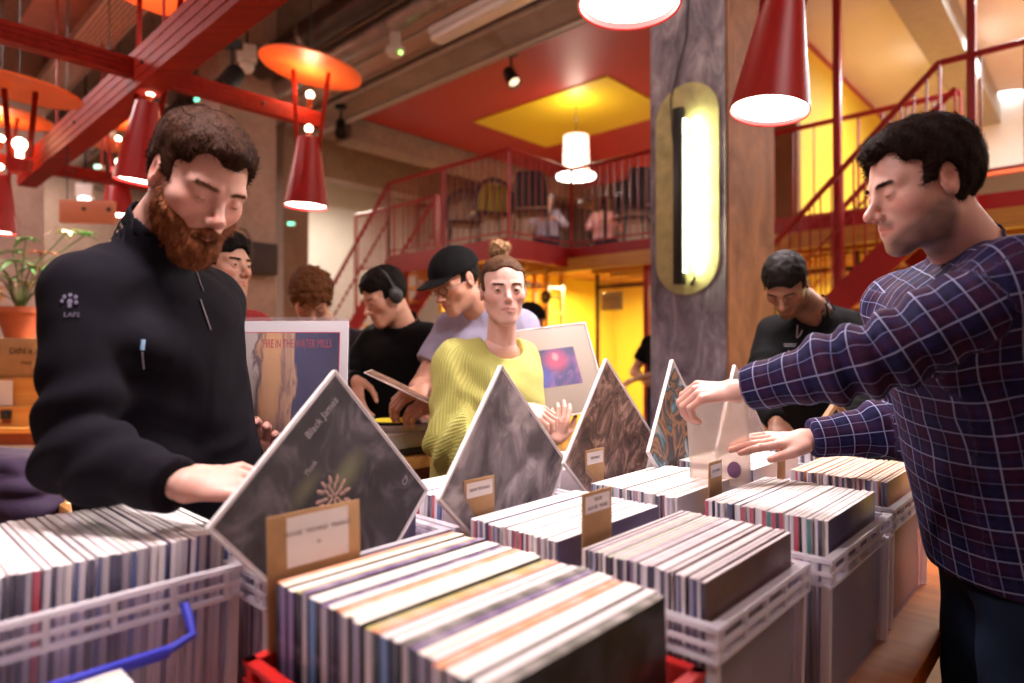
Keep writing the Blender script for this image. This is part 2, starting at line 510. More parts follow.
railing_run(r2, gw(-2.6, 6.85, DZ + 0.06), gw(-0.95, 6.85, DZ + 0.06), step=0.2, post_every=0.8)
r3 = rail_thing(-0.95, 6.08, DZ, 'red steel landing railing at the top of the right hand stair')
railing_run(r3, gw(-0.98, 6.08, DZ + 0.08), gw(2.2, 6.08, DZ + 0.08), step=0.26, post_every=1.6)
r4 = rail_thing(-9.4, 5.95, DZ, 'far red landing railing left of the gallery above the lower stair')
railing_run(r4, gw(-9.3, 6.1, DZ), gw(-7.15, 6.1, DZ), post_every=1.0)

def stair(name, label, top, dirv, slope, n, width, wdir, rail_h=1.0, rails=(0, 1), steps=None):
    """straight flight going down from top along dirv"""
    root = empty(name, top, 0, label, 'stairs')
    rise = 0.18; run = rise / slope
    D = Vector(dirv); W = Vector(wdir)
    end = D * (run * n) - Vector((0, 0, rise * n))
    for k, wv in enumerate((0, width)):
        m = MB(); m.bar(W * wv + Vector((0, 0, -0.1)) - D * 0.05, W * wv + end + Vector((0, 0, -0.1)), 0.02, 0.24)
        for i in range(2, n, 4):
            c = W * wv + D * (run * i) - Vector((0, 0, rise * i + 0.12)) - W * (0.014 if k == 0 else -0.014)
            m.sphere(c, 0.012, 8, 6)
        m.build('stringer', RED, root, 30)
    for i in range(n):
        c = D * (run * (i + 0.5)) - Vector((0, 0, rise * (i + 1)))
        m = MB(); m.bar(c + W * 0.012, c + W * (width - 0.012), run * 1.05, 0.035); m.build('tread', HONEY, root, 0)
    for k in rails:
        o = W * (width * k)
        m = MB(); m.tube([o + Vector((0, 0, rail_h)), o + end + Vector((0, 0, rail_h))], 0.026, 10); m.build('handrail', RED, root)
        m = MB(); m.bar(o + Vector((0, 0, rail_h * 0.52)), o + end + Vector((0, 0, rail_h * 0.52)), 0.03, 0.012)
        m.build('middle_rail', RED, root, 0)
        for i in range(0, n * 2 + 1):
            c = o + end * (i / (n * 2))
            m = MB()
            if i % 8 == 0: m.bar(c, c + Vector((0, 0, rail_h)), 0.05, 0.012, D); m.build('post', RED, root, 0)
            else: m.tube([c, c + Vector((0, 0, rail_h))], 0.0075, 6); m.build('baluster', RED, root)
    return root
stair('staircase', 'red steel staircase rising to the right behind the man in the plaid shirt', gw(-0.98, 6.06, DZ + 0.08), -GU, 1.0, 14, 0.72, GV)
stair('staircase', 'red steel staircase descending to the left behind the boy with headphones', gw(-7.1, 5.18, DZ), -GU, 0.92, 14, 0.85, GV)

# ================================================================== LAMPS
LAMPEM = emit('lamp_glow', (1.0, 0.93, 0.86), 16.0)
BULB = emit('bulb_glow', (1.0, 0.80, 0.55), 12.0)
def cone_lamp(root, c, tilt=(0, 0), disc_r=0.355, dz=0.98, length=0.49, disc=True, dtilt=0.0):
    """c: centre of shade opening, in root's local frame"""
    M = Matrix.Translation(Vector(c)) @ Euler((tilt[0], tilt[1], 0)).to_matrix().to_4x4()
    m = MB(); r0, r1 = 0.152, 0.072
    m.lathe([(r0, 0), (r0 + .002, 0.004), (r1 + .002, length), (r1 - .004, length + 0.004), (r1 - .006, length - 0.004), (r0 - 0.005, 0.004)], 40, M, closed=True)
    sh = m.build('lamp_shade', REDMETAL, root)
    m = MB(); m.lathe([(0.001, 0.016), (0.06, 0.012), (r0 - 0.010, 0.020)], 36, M); m.build('lamp_diffuser', LAMPEM, root)
    if disc:
        m = MB()
        for sx in (-0.085, 0.085):
            m.bar(M @ Vector((sx * 0.85, 0, length - 0.12)), M @ Vector((sx * 1.5, 0, dz)), 0.03, 0.006, (0, 1, 0))
        m.build('lamp_strut', REDWOOD, root, 0)
        m = MB(); m.lathe([(0.001, 0), (disc_r, 0), (disc_r, 0.012), (0.001, 0.016)], 48, M @ Matrix.Translation((0, 0, dz)) @ Matrix.Rotation(dtilt, 4, 'Y'))
        m.build('reflector_disc', ORANGE, root)
        for zb in (length + 0.07, length + 0.31):
            m = MB(); m.sphere(M @ Vector((0, 0, zb)), 0.027, 14, 10); m.build('bulb', BULB, root)
            m = MB(); m.lathe([(0.018, zb - 0.085), (0.02, zb - 0.03), (0.012, zb - 0.02)], 14, M, capb=True); m.build('lamp_socket', ORANGE, root)
    m = MB(); top = M @ Vector((0, 0, dz if disc else length))
    m.tube([top, (top.x, top.y, CEIL - root.location.z - 0.02)], 0.004, 6); m.build('suspension_cable', BLACKMETAL, root)
    return M
def lamp_thing(pos, label, tilt=(0, 0), power=30, up=8, disc=True, col=WARM, dz=.98, dtilt=0.0):
    r = empty('pendant_lamp', pos, 0, label, 'lamp', 'red cone pendant lamps with orange reflector discs')
    cone_lamp(r, (0, 0, 0), tilt, disc=disc, dz=dz, dtilt=dtilt)
    # the lamp's own light
    l = area_light('pendant_lamp_light', pos + Vector((0, 0, -0.01)), 0.26, power, col, spread=R(150))
    if up: point_light('pendant_uplight', pos + Vector((0, 0, 0.84)), up, (1.0, 0.62, 0.34), 0.04)
    return r
ZL = 2.4
NEARC = (1.0, 0.87, 0.88)
lamp_thing(at(306, 207, 4.55), 'cone lamp with orange disc hanging left of centre above the stair', (0, R(2)), 45, 9, dtilt=R(7))
lamp_thing(at(141, 183, 3.95), 'cone lamp hanging behind the bearded man below the crossing of red beams', (R(2), R(7)), 40, 9, dz=1.16)
lamp_thing(at(-4, 233, 5.4), 'cone lamp at the left edge above the potted plant', (0, R(3)), 40, 9)
lamp_thing(at(769, 112, 2.56), 'large red cone lamp in front of the stair, right of the pillar', (R(-2), R(8)), 17, 0, col=NEARC)
lamp_thing(at(629, 6, 1.90), 'lamp cut off at the top edge, showing only its white round opening', (0, R(2)), 20, 0, col=NEARC)
lamp_thing(gw(-1.0, 0.35, ZL), 'cone lamp over the near end of the record table', (0, 0), 14, 0, col=NEARC)
lamp_thing(at(118, 216, 6.6), 'small far cone lamp below the left beam end', (0, 0), 25, 6)
# timber frames that carry the lamps
ZF = 3.08
def frame_beam(p0, q0, p1, q1, w, h, label, z=ZF, rods=()):
    a, b = gw(p0, q0, 0), gw(p1, q1, 0)
    r = empty('timber_beam', (a.x, a.y, z), 0, label, 'beam', 'red timber beams of the lamp frame')
    d = b - a
    m = MB(); m.bar((0, 0, 0), d, w, h)
    # planed grooves along the near side
    m.build('beam_board', REDWOOD, r, 0)
    m = MB(); dn = d.normalized(); sd = dn.cross(Vector((0, 0, 1)))
    for zz in (-0.28, 0.0, 0.28):
        m.bar(sd * (w / 2 + 0.001) + Vector((0, 0, h * zz)), d + sd * (w / 2 + 0.001) + Vector((0, 0, h * zz)), 0.006, 0.008)
    m.build('beam_lath', REDWOOD, r, 0)
    for t in rods:
        c = d * t
        m = MB(); m.tube([c, (c.x, c.y, CEIL - z)], 0.008, 8); m.build('tie_rod', RED, r)
    m = MB()
    for t in (0.1, 0.35, 0.6, 0.85): m.sphere(d * t + sd * (w / 2 + 0.002), 0.014, 8, 6)
    m.build('bolt', BLACKMETAL, r)
    return r
C = at(145, 78, 3.93); cp, cq = C.dot(GU), C.dot(GV)
frame_beam(cp - 3.4, cq, cp + 2.6, cq, 0.15, 0.23, 'thick red timber beam running from top centre down to the left edge', rods=(0.2, 0.62))
frame_beam(cp, cq - 1.8, cp, cq + 1.18, 0.08, 0.11, 'thinner red timber beam crossing at the top left, ending at the hanging lamp', ZF + 0.02, rods=(0.15,))
frame_beam(cp - 2.95, cq - 0.3, cp - 2.95, cq + 1.35, 0.08, 0.11, 'far red timber cross beam behind the bearded man', ZF, rods=(0.5,))
# orange reflector disc of a further frame, top centre left
def disc_only(pos, r, label, tilt=(0, 0)):
    ro = empty('reflector_lamp', pos, 0, label, 'lamp', 'orange reflector discs on two struts')
    M = Euler((tilt[0], tilt[1], 0)).to_matrix().to_4x4()
    m = MB(); m.lathe([(0.001, 0), (r, 0), (r, 0.012), (0.001, 0.016)], 48, M); m.build('reflector_disc', ORANGE, ro)
    for sx in (-0.1, 0.1):
        m = MB(); m.bar(M @ Vector((sx, 0, 0)), Vector((sx * .6, 0, -0.42)), 0.035, 0.006, (0, 1, 0)); m.build('lamp_strut', REDWOOD, ro, 0)
    m = MB(); m.sphere((0, 0, -0.34), 0.04, 14, 10); m.tube([(0, 0, -0.38), (0, 0, -0.44)], 0.02, 8); m.build('bulb', BULB, ro)
    m = MB(); m.tube([(0, 0, 0), (0, 0, CEIL - pos.z - 0.02)], 0.004, 6); m.build('suspension_cable', BLACKMETAL, ro)
    m = MB(); m.lathe([(0.06, -0.52), (0.07, -0.44), (0.02, -0.43)], 20); m.build('lamp_socket', REDMETAL, ro)
    point_light('reflector_bulb_light', pos + Vector((0, 0, -0.34)), 9, (1.0, 0.62, 0.34), 0.04)
    return ro
disc_only(at(20, 90, 4.0), 0.33, 'orange disc lamp at the upper left edge above the far beam', (0, R(6)))
disc_only(at(118, 148, 7.2), 0.36, 'small far orange disc lamp under the thick beam', (0, R(8)))

# patchwork shade lamp over the gallery
g = at(576, 152, 9.0)
r = empty('shade_lamp', g, 0, 'patterned cylinder shade lamp hanging over the gallery tables', 'lamp')
t = NT('patchwork_shade')
_n = t.n('ShaderNodeTexVoronoi'); _n.inputs['Scale'].default_value = 9; t.l(t.coords('Object'), _n.inputs['Vector'])
cr = t.ramp(t.math('FRACT', t.math('MULTIPLY', _n.outputs['Distance'], 3.0)), [(0.0, (1, .93, .8)), (0.55, (1, .9, .75)), (0.8, (1, .35, .2))])
t.col(cr); t.l(cr, t.b.inputs['Emission Color']); t.b.inputs['Emission Strength'].default_value = 2.2
m = MB(); m.lathe([(0.19, -0.22), (0.175, 0.22), (0.17, 0.22), (0.185, -0.22)], 32, closed=True); m.build('lamp_shade', t.m, r)
m = MB(); m.lathe([(0.001, -0.42), (0.27, -0.36), (0.27, -0.33), (0.001, -0.33)], 32); m.build('lamp_diffuser', emit('soft_glow', (1, .93, .85), 9), r)
m = MB(); m.tube([(0, 0, 0.2), (0, 0, 4.9 - g.z)], 0.006, 6); m.tube([(0, 0, -.35), (0, 0, .2)], 0.01, 6); m.build('suspension_cable', BLACKMETAL, r)
point_light('shade_lamp_uplight', g + Vector((0, 0, 0.50)), 13, (1, .9, .7), 0.12)
point_light('shade_lamp_downlight', g + Vector((0, 0, -0.55)), 22, (1, .9, .75), 0.1)

# tube light on the pillar
r = gempty('tube_light', -2.13, 3.95, 1.83, 'long black tube light mounted upright on the pillar, glowing on its right side', 'lamp')
m = MB(); m.bbox(-0.035, 0.035, -0.03, 0.03, 0, 1.2, 0.008); m.build('housing', BLACKMETAL, r)
m = MB(); m.box(0.036, 0.046, -0.012, 0.028, 0.08, 1.12); m.build('tube', emit('tube_glow', (0.95, 1.0, 0.72), 9), r)
for z in (0.1, 1.02):
    m = MB(); m.tube([(0.03, 0.0, z), (0.085, 0.01, z + 0.02), (0.085, 0.05, z - 0.06), (0.05, 0.066, z - 0.1)], 0.008, 8); m.build('bracket', BLACKMETAL, r)
m = MB(); m.tube([(-0.03, 0.02, 1.2), (-0.08, 0.06, 1.0), (-0.1, 0.062, 1.3), (0.02, 0.062, 1.7), (0.06, 0.062, 2.4), (0.06, 0.062, 3.3)], 0.005, 6); m.build('cable', BLACKMETAL, r)
area_light('tube_light_glow', gw(-2.05, 3.955, 2.43), 1.05, 11, (0.93, 1.0, 0.62), rot=(0, 0, 0), shape='RECTANGLE', sy=0.05)
_l = bpy.data.objects['tube_light_glow']
# faces the pillar at a slant, as the tube's open side does
_zd = -( -GV * 0.35 * -1 + GU * 0.0)
_dir = (GV * 0.9 + GU * 0.45).normalized()
_l.rotation_euler = _dir.to_track_quat('-Z', 'X').to_euler()
# long side upright
_q = Matrix((Vector((0, 0, 1)), (-_dir).cross(Vector((0, 0, 1))), -_dir)).transposed()
_l.rotation_euler = _q.to_euler()

# spotlights, trunking, smoke detector, fluorescent fixture, pipes, tray
def spot(pos, label, aim=(0.3, -0.6, -0.7), on=True):
    r = empty('track_spotlight', pos, 0, label, 'spotlight', 'black track spotlights under the ceiling')
    d = Vector(aim).normalized(); M = d.to_track_quat('Z', 'Y').to_matrix().to_4x4(); r.scale = (1.5, 1.5, 1.5)
    m = MB(); m.lathe([(0.035, -0.07), (0.05, -0.05), (0.055, 0.09), (0.048, 0.09), (0.045, 0.06)], 20, M, capb=True); m.build('spot_head', BLACKMETAL, r)
    m = MB(); m.lathe([(0.001, 0.065), (0.044, 0.065)], 20, M); m.build('lens', emit('spot_glow', (1, .72, .45), 2.0) if on else BLACKPLASTIC, r)
    m = MB(); m.tube([(0, 0, 0), (0, 0, 0.16)], 0.01, 8); m.box(-.05, .05, -.02, .02, 0.16, 0.2); m.build('bracket', BLACKMETAL, r)
    return r
def along_u(name, px, py, z, length0, length1, build, label, cat, group=None):
    d = at(px, py, 1.0) - Vector((0, 0, CAMZ)); P = Vector((0, 0, CAMZ)) + d * ((z - CAMZ) / d.z)
    r = empty(name, P, -GA, label, cat, group); build(r, length0, length1); return r
def pipe_fn(rad, mt, ribs=0):
    def f(r, a, b):
        m = MB()
        if ribs:
            n = int((b - a) / ribs); pts = []; rs = []
            for i in range(n + 1):
                x = a + (b - a) * i / n; pts.append((x, 0, 0)); rs.append(rad * (1.0 if i % 2 else 0.9))
            m.tube(pts, rs, 16)
        else: m.tube([(a, 0, 0), (b, 0, 0)], rad, 20)
        m.build('duct', mt, r)
        x = a + 0.6
        while x < b:
            k = MB(); k.tube([(x - 0.03, 0, 0), (x + 0.03, 0, 0)], rad * 1.07, 20); k.tube([(x, 0, rad), (x, 0, CEIL - r.location.z)], 0.006, 6)
            k.build('pipe_clamp', STEEL, r); x += 1.4
    return f
DARKST = mat('dark_steel', (0.10, 0.085, 0.085), 0.32, 0.7, 0.3, 4)
PIPEW = mat('pale_conduit', (0.52, 0.44, 0.40), 0.5, var=0.1)
along_u('ventilation_pipe', 320, 28, 4.45, -5.0, 3.2, pipe_fn(0.14, DARKST), 'dark steel pipe running diagonally under the ceiling left of centre', 'pipe')
along_u('conduit', 355, 66, 4.45, -4.0, 4.0, pipe_fn(0.022, PIPEW), 'pale thin conduit under the perforated cable tray', 'pipe')
along_u('conduit', 440, 52, 4.62, -3.4, 2.8, pipe_fn(0.028, PIPEW), 'pale conduit along the edge of the red ceiling', 'pipe')
along_u('ventilation_pipe', 95, 140, 4.3, -2.5, 2.6, pipe_fn(0.17, STEEL, 0.045), 'ribbed flexible duct behind the thick red beam at left', 'pipe')
along_u('ventilation_pipe', 235, 112, 4.3, -3.0, 5.0, pipe_fn(0.10, STEEL), 'galvanised duct above the hanging lamp', 'pipe')
along_u('conduit', 262, 100, 4.6, -3.0, 6.0, pipe_fn(0.03, DARKST), 'dark conduit above the hanging lamp', 'pipe')
along_u('ventilation_pipe', 110, 8, 4.6, -3, 4, pipe_fn(0.09, DARKST), 'dark round duct in the top left corner', 'pipe')
t = NT('perforated_metal')
_co = t.coords('Object', scale=(28, 28, 28)); ck = t.n('ShaderNodeTexVoronoi'); ck.inputs['Randomness'].default_value = 0.15; ck.inputs['Scale'].default_value = 1; t.l(_co, ck.inputs['Vector'])
t.col(t.ramp(ck.outputs['Distance'], [(0.3, (0.05, 0.03, 0.025)), (0.42, (0.80, 0.54, 0.44))])); t.set(Roughness=0.5, Metallic=0.3)
PERF = t.m
def tray(w):
    def f(r, a, b):
        m = MB(); m.box(a, b, -w / 2, w / 2, 0, 0.004); m.build('tray_sheet', PERF, r, 0)
        for s in (-1, 1):
            m = MB(); m.box(a, b, s * w / 2 - 0.006, s * w / 2 + 0.006, -0.03, 0.06); m.build('tray_flange', PIPEW, r, 0)
        m = MB(); x = a + .5
        while x < b:
            m.tube([(x, w / 2, 0), (x, w / 2, CEIL - r.location.z)], 0.006, 6); m.tube([(x, -w / 2, 0), (x, -w / 2, CEIL - r.location.z)], 0.006, 6); x += 1.5
        m.build('hanger', STEEL, r)
    return f
along_u('cable_tray', 395, 42, 4.55, -5.0, 3.5, tray(0.62), 'wide perforated metal tray under the ceiling, top centre', 'cable tray')
along_u('cable_tray', 60, 78, 4.4, -2.5, 3.5, tray(0.30), 'perforated tray behind the red beams, top left', 'cable tray')
def trunk(r, a, b):
    m = MB(); m.box(a, b, -0.03, 0.03, 0, 0.05); m.build('track', PIPEW, r, 0)
    m = MB(); m.tube([(a, 0.09, 0.03), (b, 0.09, 0.03)], 0.014, 8); m.build('conduit_line', PIPEW, r)
along_u('lighting_track', 500, 56, 4.5, -5.6, 5.0, trunk, 'pale lighting track at the edge of the red ceiling', 'track')
spot(at(511, 76, 7.6), 'black spotlight on the track in front of the red ceiling, lit warm', (0.35, -0.45, -0.82))
spot(at(341, 127, 8.6), 'black spotlight beside the hanging lamp disc', (0.1, -0.5, -0.8), False)
spot(at(232, 78, 5.2), 'black spotlight above the bearded man\'s head', (-0.3, -0.5, -0.8), False)
r = empty('smoke_detector', at(395, 52, 5.7), 0, 'white round smoke detector with a green light below the tray', 'detector')
m = MB(); m.lathe([(0.001, -0.04), (0.06, -0.035), (0.085, 0), (0.085, 0.03), (0.05, 0.05), (0.05, 0.2), (.001, .2)], 28); m.build('detector_body', WHITEPL, r)
m = MB(); m.sphere((0.06, -0.05, -0.03), 0.013, 10, 6); m.build('indicator', emit('green_led', (0.3, 1, 0.1), 8), r)
r = empty('fluorescent_fitting', at(492, 8, 4.6), -GA, 'clear sealed fluorescent fitting at the top edge, switched off', 'lamp')
m = MB(); m.bbox(-0.65, 0.65, -0.07, 0.07, 0, 0.06, 0.02); m.build('fitting_base', WHITEPL, r)
m = MB(); m.bbox(-0.63, 0.63, -0.065, 0.065, -0.06, 0.0, 0.025); m.build('fitting_cover', mat('frosted_cover', (0.88, 0.82, 0.80), 0.2, var=0.04), r)
m = MB(); m.tube([(-.5, 0, .05), (-.5, 0, .7)], .005, 6); m.tube([(.5, 0, .05), (.5, 0, .7)], .005, 6); m.build('hanger', STEEL, r)
# small green pilot lights of the exit fittings far left
for px, py, Y in ((291, 224, 7.9), (98, 167, 7), (198, 100, 7)):
    r = empty('pilot_light', at(px, py, Y), 0, {291: 'tiny green pilot light left of the far railing', 98: 'tiny green pilot light behind the left beam', 198: 'tiny green pilot light near the top left beams'}[px], 'pilot light')
    m = MB(); m.bbox(-0.05, 0.05, 0, 0.05, -0.02, 0.03, 0.008); m.build('fitting_base', WHITEPL, r)
    m = MB(); m.box(-0.04, 0.04, -0.004, 0.0, -0.012, 0.02); m.build('indicator', emit('green_pilot', (0.1, 0.9, 0.5), 3), r)
# bundles of white floodlights with cables on the far left
for px, py, Y, lb in ((247, 62, 6.2, 'white box floodlight above the bearded man'), (62, 155, 7.4, 'white lamp fitting on the far left conduit'), (110, 128, 7.0, 'white lamp fitting beside the ribbed duct'), (85, 198, 7.6, 'lit white bulb fitting beside the orange box sign')):
    r = empty('ceiling_fitting', at(px, py, Y), R(20), lb, 'light fitting', 'white light fittings in the far left ceiling')
    m = MB(); m.bbox(-0.09, 0.09, -0.06, 0.06, 0, 0.16, 0.015); m.build('fitting_base', WHITEPL, r)
    m = MB(); m.sphere((0, -0.02, -0.05), 0.07, 14, 10); m.build('globe', emit('fitting_glow', (1, .85, .75), 7) if px in (85,) else WHITEPL, r)
    m = MB(); m.tube([(0, 0, 0.15), (0, 0, CEIL - r.location.z)], 0.012, 6); m.tube([(0.02, 0, 0.16), (0.3, 0, 0.05), (0.5, 0.1, 0.3)], 0.008, 6); m.build('hanger', BLACKMETAL, r)
# orange wooden box hanging at left behind the man
r = empty('hanging_wood_panel', at(88, 212, 5.0), R(8), 'short orange wooden board hanging behind the bearded man\'s shoulder', 'board')
m = MB(); m.bbox(-0.2, 0.2, -0.02, 0.02, -0.09, 0.09, 0.006); m.build('board', mat('salmon_wood', (0.75, 0.28, 0.16), 0.5, scale=3), r)
m = MB(); [m.sphere((x, -0.022, z), 0.016, 8, 6) for x, z in ((-.02, 0.02), (0.16, 0.02))]; m.build('bolt', BLACKMETAL, r)
m = MB(); m.tube([(-.15, 0, .08), (-.15, 0, CEIL - r.location.z)], .004, 6); m.tube([(.15, 0, .08), (.15, 0, CEIL - r.location.z)], .004, 6); m.build('hanger', BLACKMETAL, r)
# wall speaker on the pink-lit concrete column
r = gempty('wall_speaker', -6.735, 3.2, at(253, 257, 6.7).z, 'dark square wall speaker on the concrete column behind the young man', 'speaker')
m = MB(); m.bbox(0.0, 0.16, -0.14, 0.14, -0.17, 0.17, 0.01); m.build('speaker_box', mat('dark_brown_box', (0.05, 0.03, 0.03), 0.6), r)
m = MB(); m.tube([(0.05, -0.1, 0.17), (0.02, -0.16, 0.3), (-0.03, -0.22, 0.32), (-0.03, -0.27, 0.2)], 0.008, 6); m.build('cable', BLACKMETAL, r)
# ================================================================== RECORD TABLE, CRATES, RECORDS
TZ = 0.78
tw = wood('table_wood', (0.34, 0.075, 0.005), (0.50, 0.13, 0.01), (1.2, 9, 9), 0.5, 1.6, 0.0)
tw.node_tree.nodes['Principled BSDF'].inputs['Specular IOR Level'].default_value = 0.12
for p0_, p1_, q0_, q1_, lb_ in ((-1.255, -0.275, 0.452, 2.62, 'long honey brown wooden table carrying most of the record crates'), (-1.47, -0.275, -0.35, 0.448, 'near honey brown table under the crate with blue handles')):
    r = gempty('table', p0_, q0_, 0, lb_, 'table'); w_, d_ = p1_ - p0_, q1_ - q0_
    m = MB(); m.bbox(0, w_, 0, d_, TZ - 0.05, TZ, 0.004); m.build('tabletop', tw, r)
    m = MB(); m.box(0.05, w_ - .05, 0.05, d_ - .05, TZ - 0.14, TZ - 0.05); m.build('apron', tw, r, 0)
    for x in (0.05, w_ - .12):
        for y in (0.05, d_ - .12):
            m = MB(); m.bbox(x, x + 0.07, y, y + 0.07, 0, TZ - 0.05, 0.006); m.build('leg', tw, r)

CRT = plastic_clear('frosted_crate_plastic', (0.90, 0.87, 0.94), 0.15, 0.3)
RIM = plastic_clear('crate_rim_plastic', (0.93, 0.90, 0.94), 0.50, 0.3)
BLUEPL = mat('blue_handle_plastic', (0.05, 0.06, 0.55), 0.35, var=0.05)
REDPL = mat('red_crate_plastic', (0.62, 0.015, 0.012), 0.35, var=0.08)
def crate(p0, p1, q0, q1, label, H=0.27, z=TZ, mats=None, handle=None, group='clear plastic record crates'):
    """open plastic crate; outer footprint at the rim"""
    body, rim = mats or (CRT, RIM)
    r = gempty('record_crate', (p0 + p1) / 2, (q0 + q1) / 2, z + 0.001, label, 'crate', group)
    w = (p1 - p0) / 2; d = (q1 - q0) / 2; t = 0.003; wi, di = w - 0.012, d - 0.012; wb, db = wi - 0.006, di - 0.006
    m = MB()
    def ring(a, b, z): return [(-a, -b, z), (a, -b, z), (a, b, z), (-a, b, z)]
    V = ring(wb, db, 0) + ring(wi, di, H) + ring(wi - t, di - t, H) + ring(wb - t, db - t, 0.004)
    F = [(3, 2, 1, 0)]
    for L in range(3):
        for k in range(4):
            k2 = (k + 1) % 4; F.append((L * 4 + k, L * 4 + k2, L * 4 + 4 + k2, L * 4 + 4 + k))
    F.append((12, 13, 14, 15)); m.add(V, F)
    m.build('crate_body', body, r, 0)
    # corner posts and stiffening ribs
    for sx in (-1, 1):
        for sy in (-1, 1):
            m = MB(); m.bar((sx * (wb + .002), sy * (db + .002), 0.0), (sx * (wi + .002), sy * (di + .002), H), 0.014, 0.014, (0, 1, 0)); m.build('corner_post', rim, r, 0)
    # rim: outward lip with a skirt and slots between two rails
    m = MB()
    for zz, ww, hh in ((H - 0.002, 0.016, 0.007), (H - 0.024, 0.006, 0.006), (H - 0.044, 0.014, 0.005)):
        off = 0.0
        a, b = w - ww / 2, d - ww / 2
        for (x0, y0, x1, y1) in ((-w, -b, w, -b), (-w, b, w, b)): m.bar((x0, y0, zz), (x1, y1, zz), ww, hh)
        for (x0, y0, x1, y1) in ((-a, -d, -a, d), (a, -d, a, d)): m.bar((x0, y0, zz), (x1, y1, zz), ww, hh)
    k = -d + 0.02
    while k < d:
        for sx in (-1, 1): m.box(sx * (w - 0.004) - 0.003, sx * (w - 0.004) + 0.003, k - 0.004, k + 0.004, H - 0.044, H)
        k += 0.075
    k = -w + 0.02
    while k < w:
        for sy in (-1, 1): m.box(k - 0.004, k + 0.004, sy * (d - 0.004) - 0.003, sy * (d - 0.004) + 0.003, H - 0.044, H)
        k += 0.075
    m.build('crate_rim', rim, r, 0)
    if handle:
        for sx in handle:
            m = MB(); X = sx * (w + 0.028)
            hz = H - 0.070; hl = 0.125
            m.tube([(sx * (w - 0.004), -hl, H - 0.035), (sx * (w + 0.012), -hl, H - 0.05), (X, -hl, hz), (X, -hl * 0.7, hz - 0.012), (X, 0, hz - 0.014), (X, hl * 0.7, hz - 0.012), (X, hl, hz), (sx * (w + 0.012), hl, H - 0.05), (sx * (w - 0.004), hl, H - 0.035)], 0.0065, 8)
            m.bbox(X - 0.006, X + 0.006, -hl * 0.75, hl * 0.75, hz - 0.02, hz - 0.004, 0.003)
            m.build('crate_handle', BLUEPL, r, label='blue handle')
    return r
# sleeve materials: colour comes from the individual sleeve (object random)
def sleeve_mats(tag_, tops, spines, covers):
    out = []
    for nm, pal, rough in (('edge', tops, 0.6), ('spine', spines, 0.45), ('cover', covers, 0.35)):
        t = NT('sleeve_%s_%s' % (nm, tag_)); oi = t.n('ShaderNodeObjectInfo')
        rv = oi.outputs['Random']
        if nm != 'edge':
            rv = t.math('FRACT', t.math('MULTIPLY', rv, 7.31 if nm == 'spine' else 13.7))
        c = t.ramp(rv, [(i / len(pal), p) for i, p in enumerate(pal)], 'CONSTANT')
        if nm == 'edge':
            nz = t.noise(t.coords('Object', scale=(1, 3, 1)), 9, 4, 0.6)
            c = t.mix(t.math('MULTIPLY', t.ramp(nz, [(0.4, (0, 0, 0)), (0.62, (1, 1, 1))]), 0.35), c, (0.75, 0.66, 0.64))
        else:
            nz = t.noise(t.coords('Object'), 14, 4, 0.65, 0.8)
            c = t.mix(t.ramp(nz, [(0.45, (0, 0, 0)), (0.6, (1, 1, 1))]), c, t.mix(0.22 if nm == 'spine' else 0.08, c, (0.3, 0.28, 0.4)))
        t.col(c); t.set(Roughness=rough)
        t.b.inputs['Specular IOR Level'].default_value = 0.3
        out.append(t.m)
    return out
W_ = (0.86, 0.80, 0.79); W2 = (0.78, 0.72, 0.74); W3 = (0.90, 0.86, 0.86)
SP_DARK = [(0.03, 0.04, 0.12), (0.28, 0.26, 0.38), (0.015, 0.012, 0.02), (0.05, 0.10, 0.28), (0.45, 0.40, 0.46), (0.02, 0.05, 0.07), (0.22, 0.14, 0.30), (0.12, 0.24, 0.48), (0.02, 0.02, 0.03), (0.6, 0.55, 0.6), (0.07, 0.06, 0.10)]
SP_MIX = [(0.7, 0.65, 0.68), (0.05, 0.05, 0.09), (0.6, 0.55, 0.6), (0.35, 0.3, 0.36), (0.75, 0.7, 0.7), (0.03, 0.03, 0.05), (0.5, 0.06, 0.08), (0.65, 0.6, 0.66), (0.08, 0.12, 0.3), (0.72, 0.66, 0.66), (0.5, 0.46, 0.5), (0.05, 0.2, 0.2)]
CV = [(0.62, 0.56, 0.56), (0.70, 0.64, 0.66), (0.40, 0.34, 0.38), (0.72, 0.66, 0.62), (0.10, 0.08, 0.16)]
SM_RED = sleeve_mats('open', [(0.84, 0.72, 0.60), (0.80, 0.70, 0.66), (0.88, 0.80, 0.70), (0.42, 0.36, 0.10), (0.82, 0.74, 0.72), (0.86, 0.78, 0.66), (0.75, 0.28, 0.14), (0.80, 0.72, 0.66), (0.10, 0.09, 0.07), (0.84, 0.72, 0.56), (0.74, 0.66, 0.64), (0.14, 0.08, 0.20), (0.86, 0.66, 0.44)], SP_DARK, [(0.012, 0.008, 0.006)])
SM_WHITE = sleeve_mats('white', [W_, W3, W2, W3, W_, (0.80, 0.82, 0.74), W3, W2], SP_MIX, CV)
SM_GREY = sleeve_mats('grey', [(0.50, 0.42, 0.43), (0.58, 0.50, 0.51), (0.46, 0.38, 0.42), (0.62, 0.55, 0.55), (0.52, 0.44, 0.42), (0.52, 0.54, 0.40)], SP_DARK + SP_MIX[:4], [(0.10, 0.05, 0.04)])
SM_TAN = sleeve_mats('tan', [(0.66, 0.50, 0.36), (0.72, 0.56, 0.42), (0.60, 0.44, 0.32), (0.70, 0.58, 0.48)], SP_MIX, [(0.6, 0.3, 0.2)])
SM_PASTEL = sleeve_mats('pastel', [(0.84, 0.80, 0.78), (0.78, 0.76, 0.80), (0.80, 0.72, 0.66), (0.86, 0.82, 0.80)], SP_MIX, CV)
LP = 0.315
_proto = {}
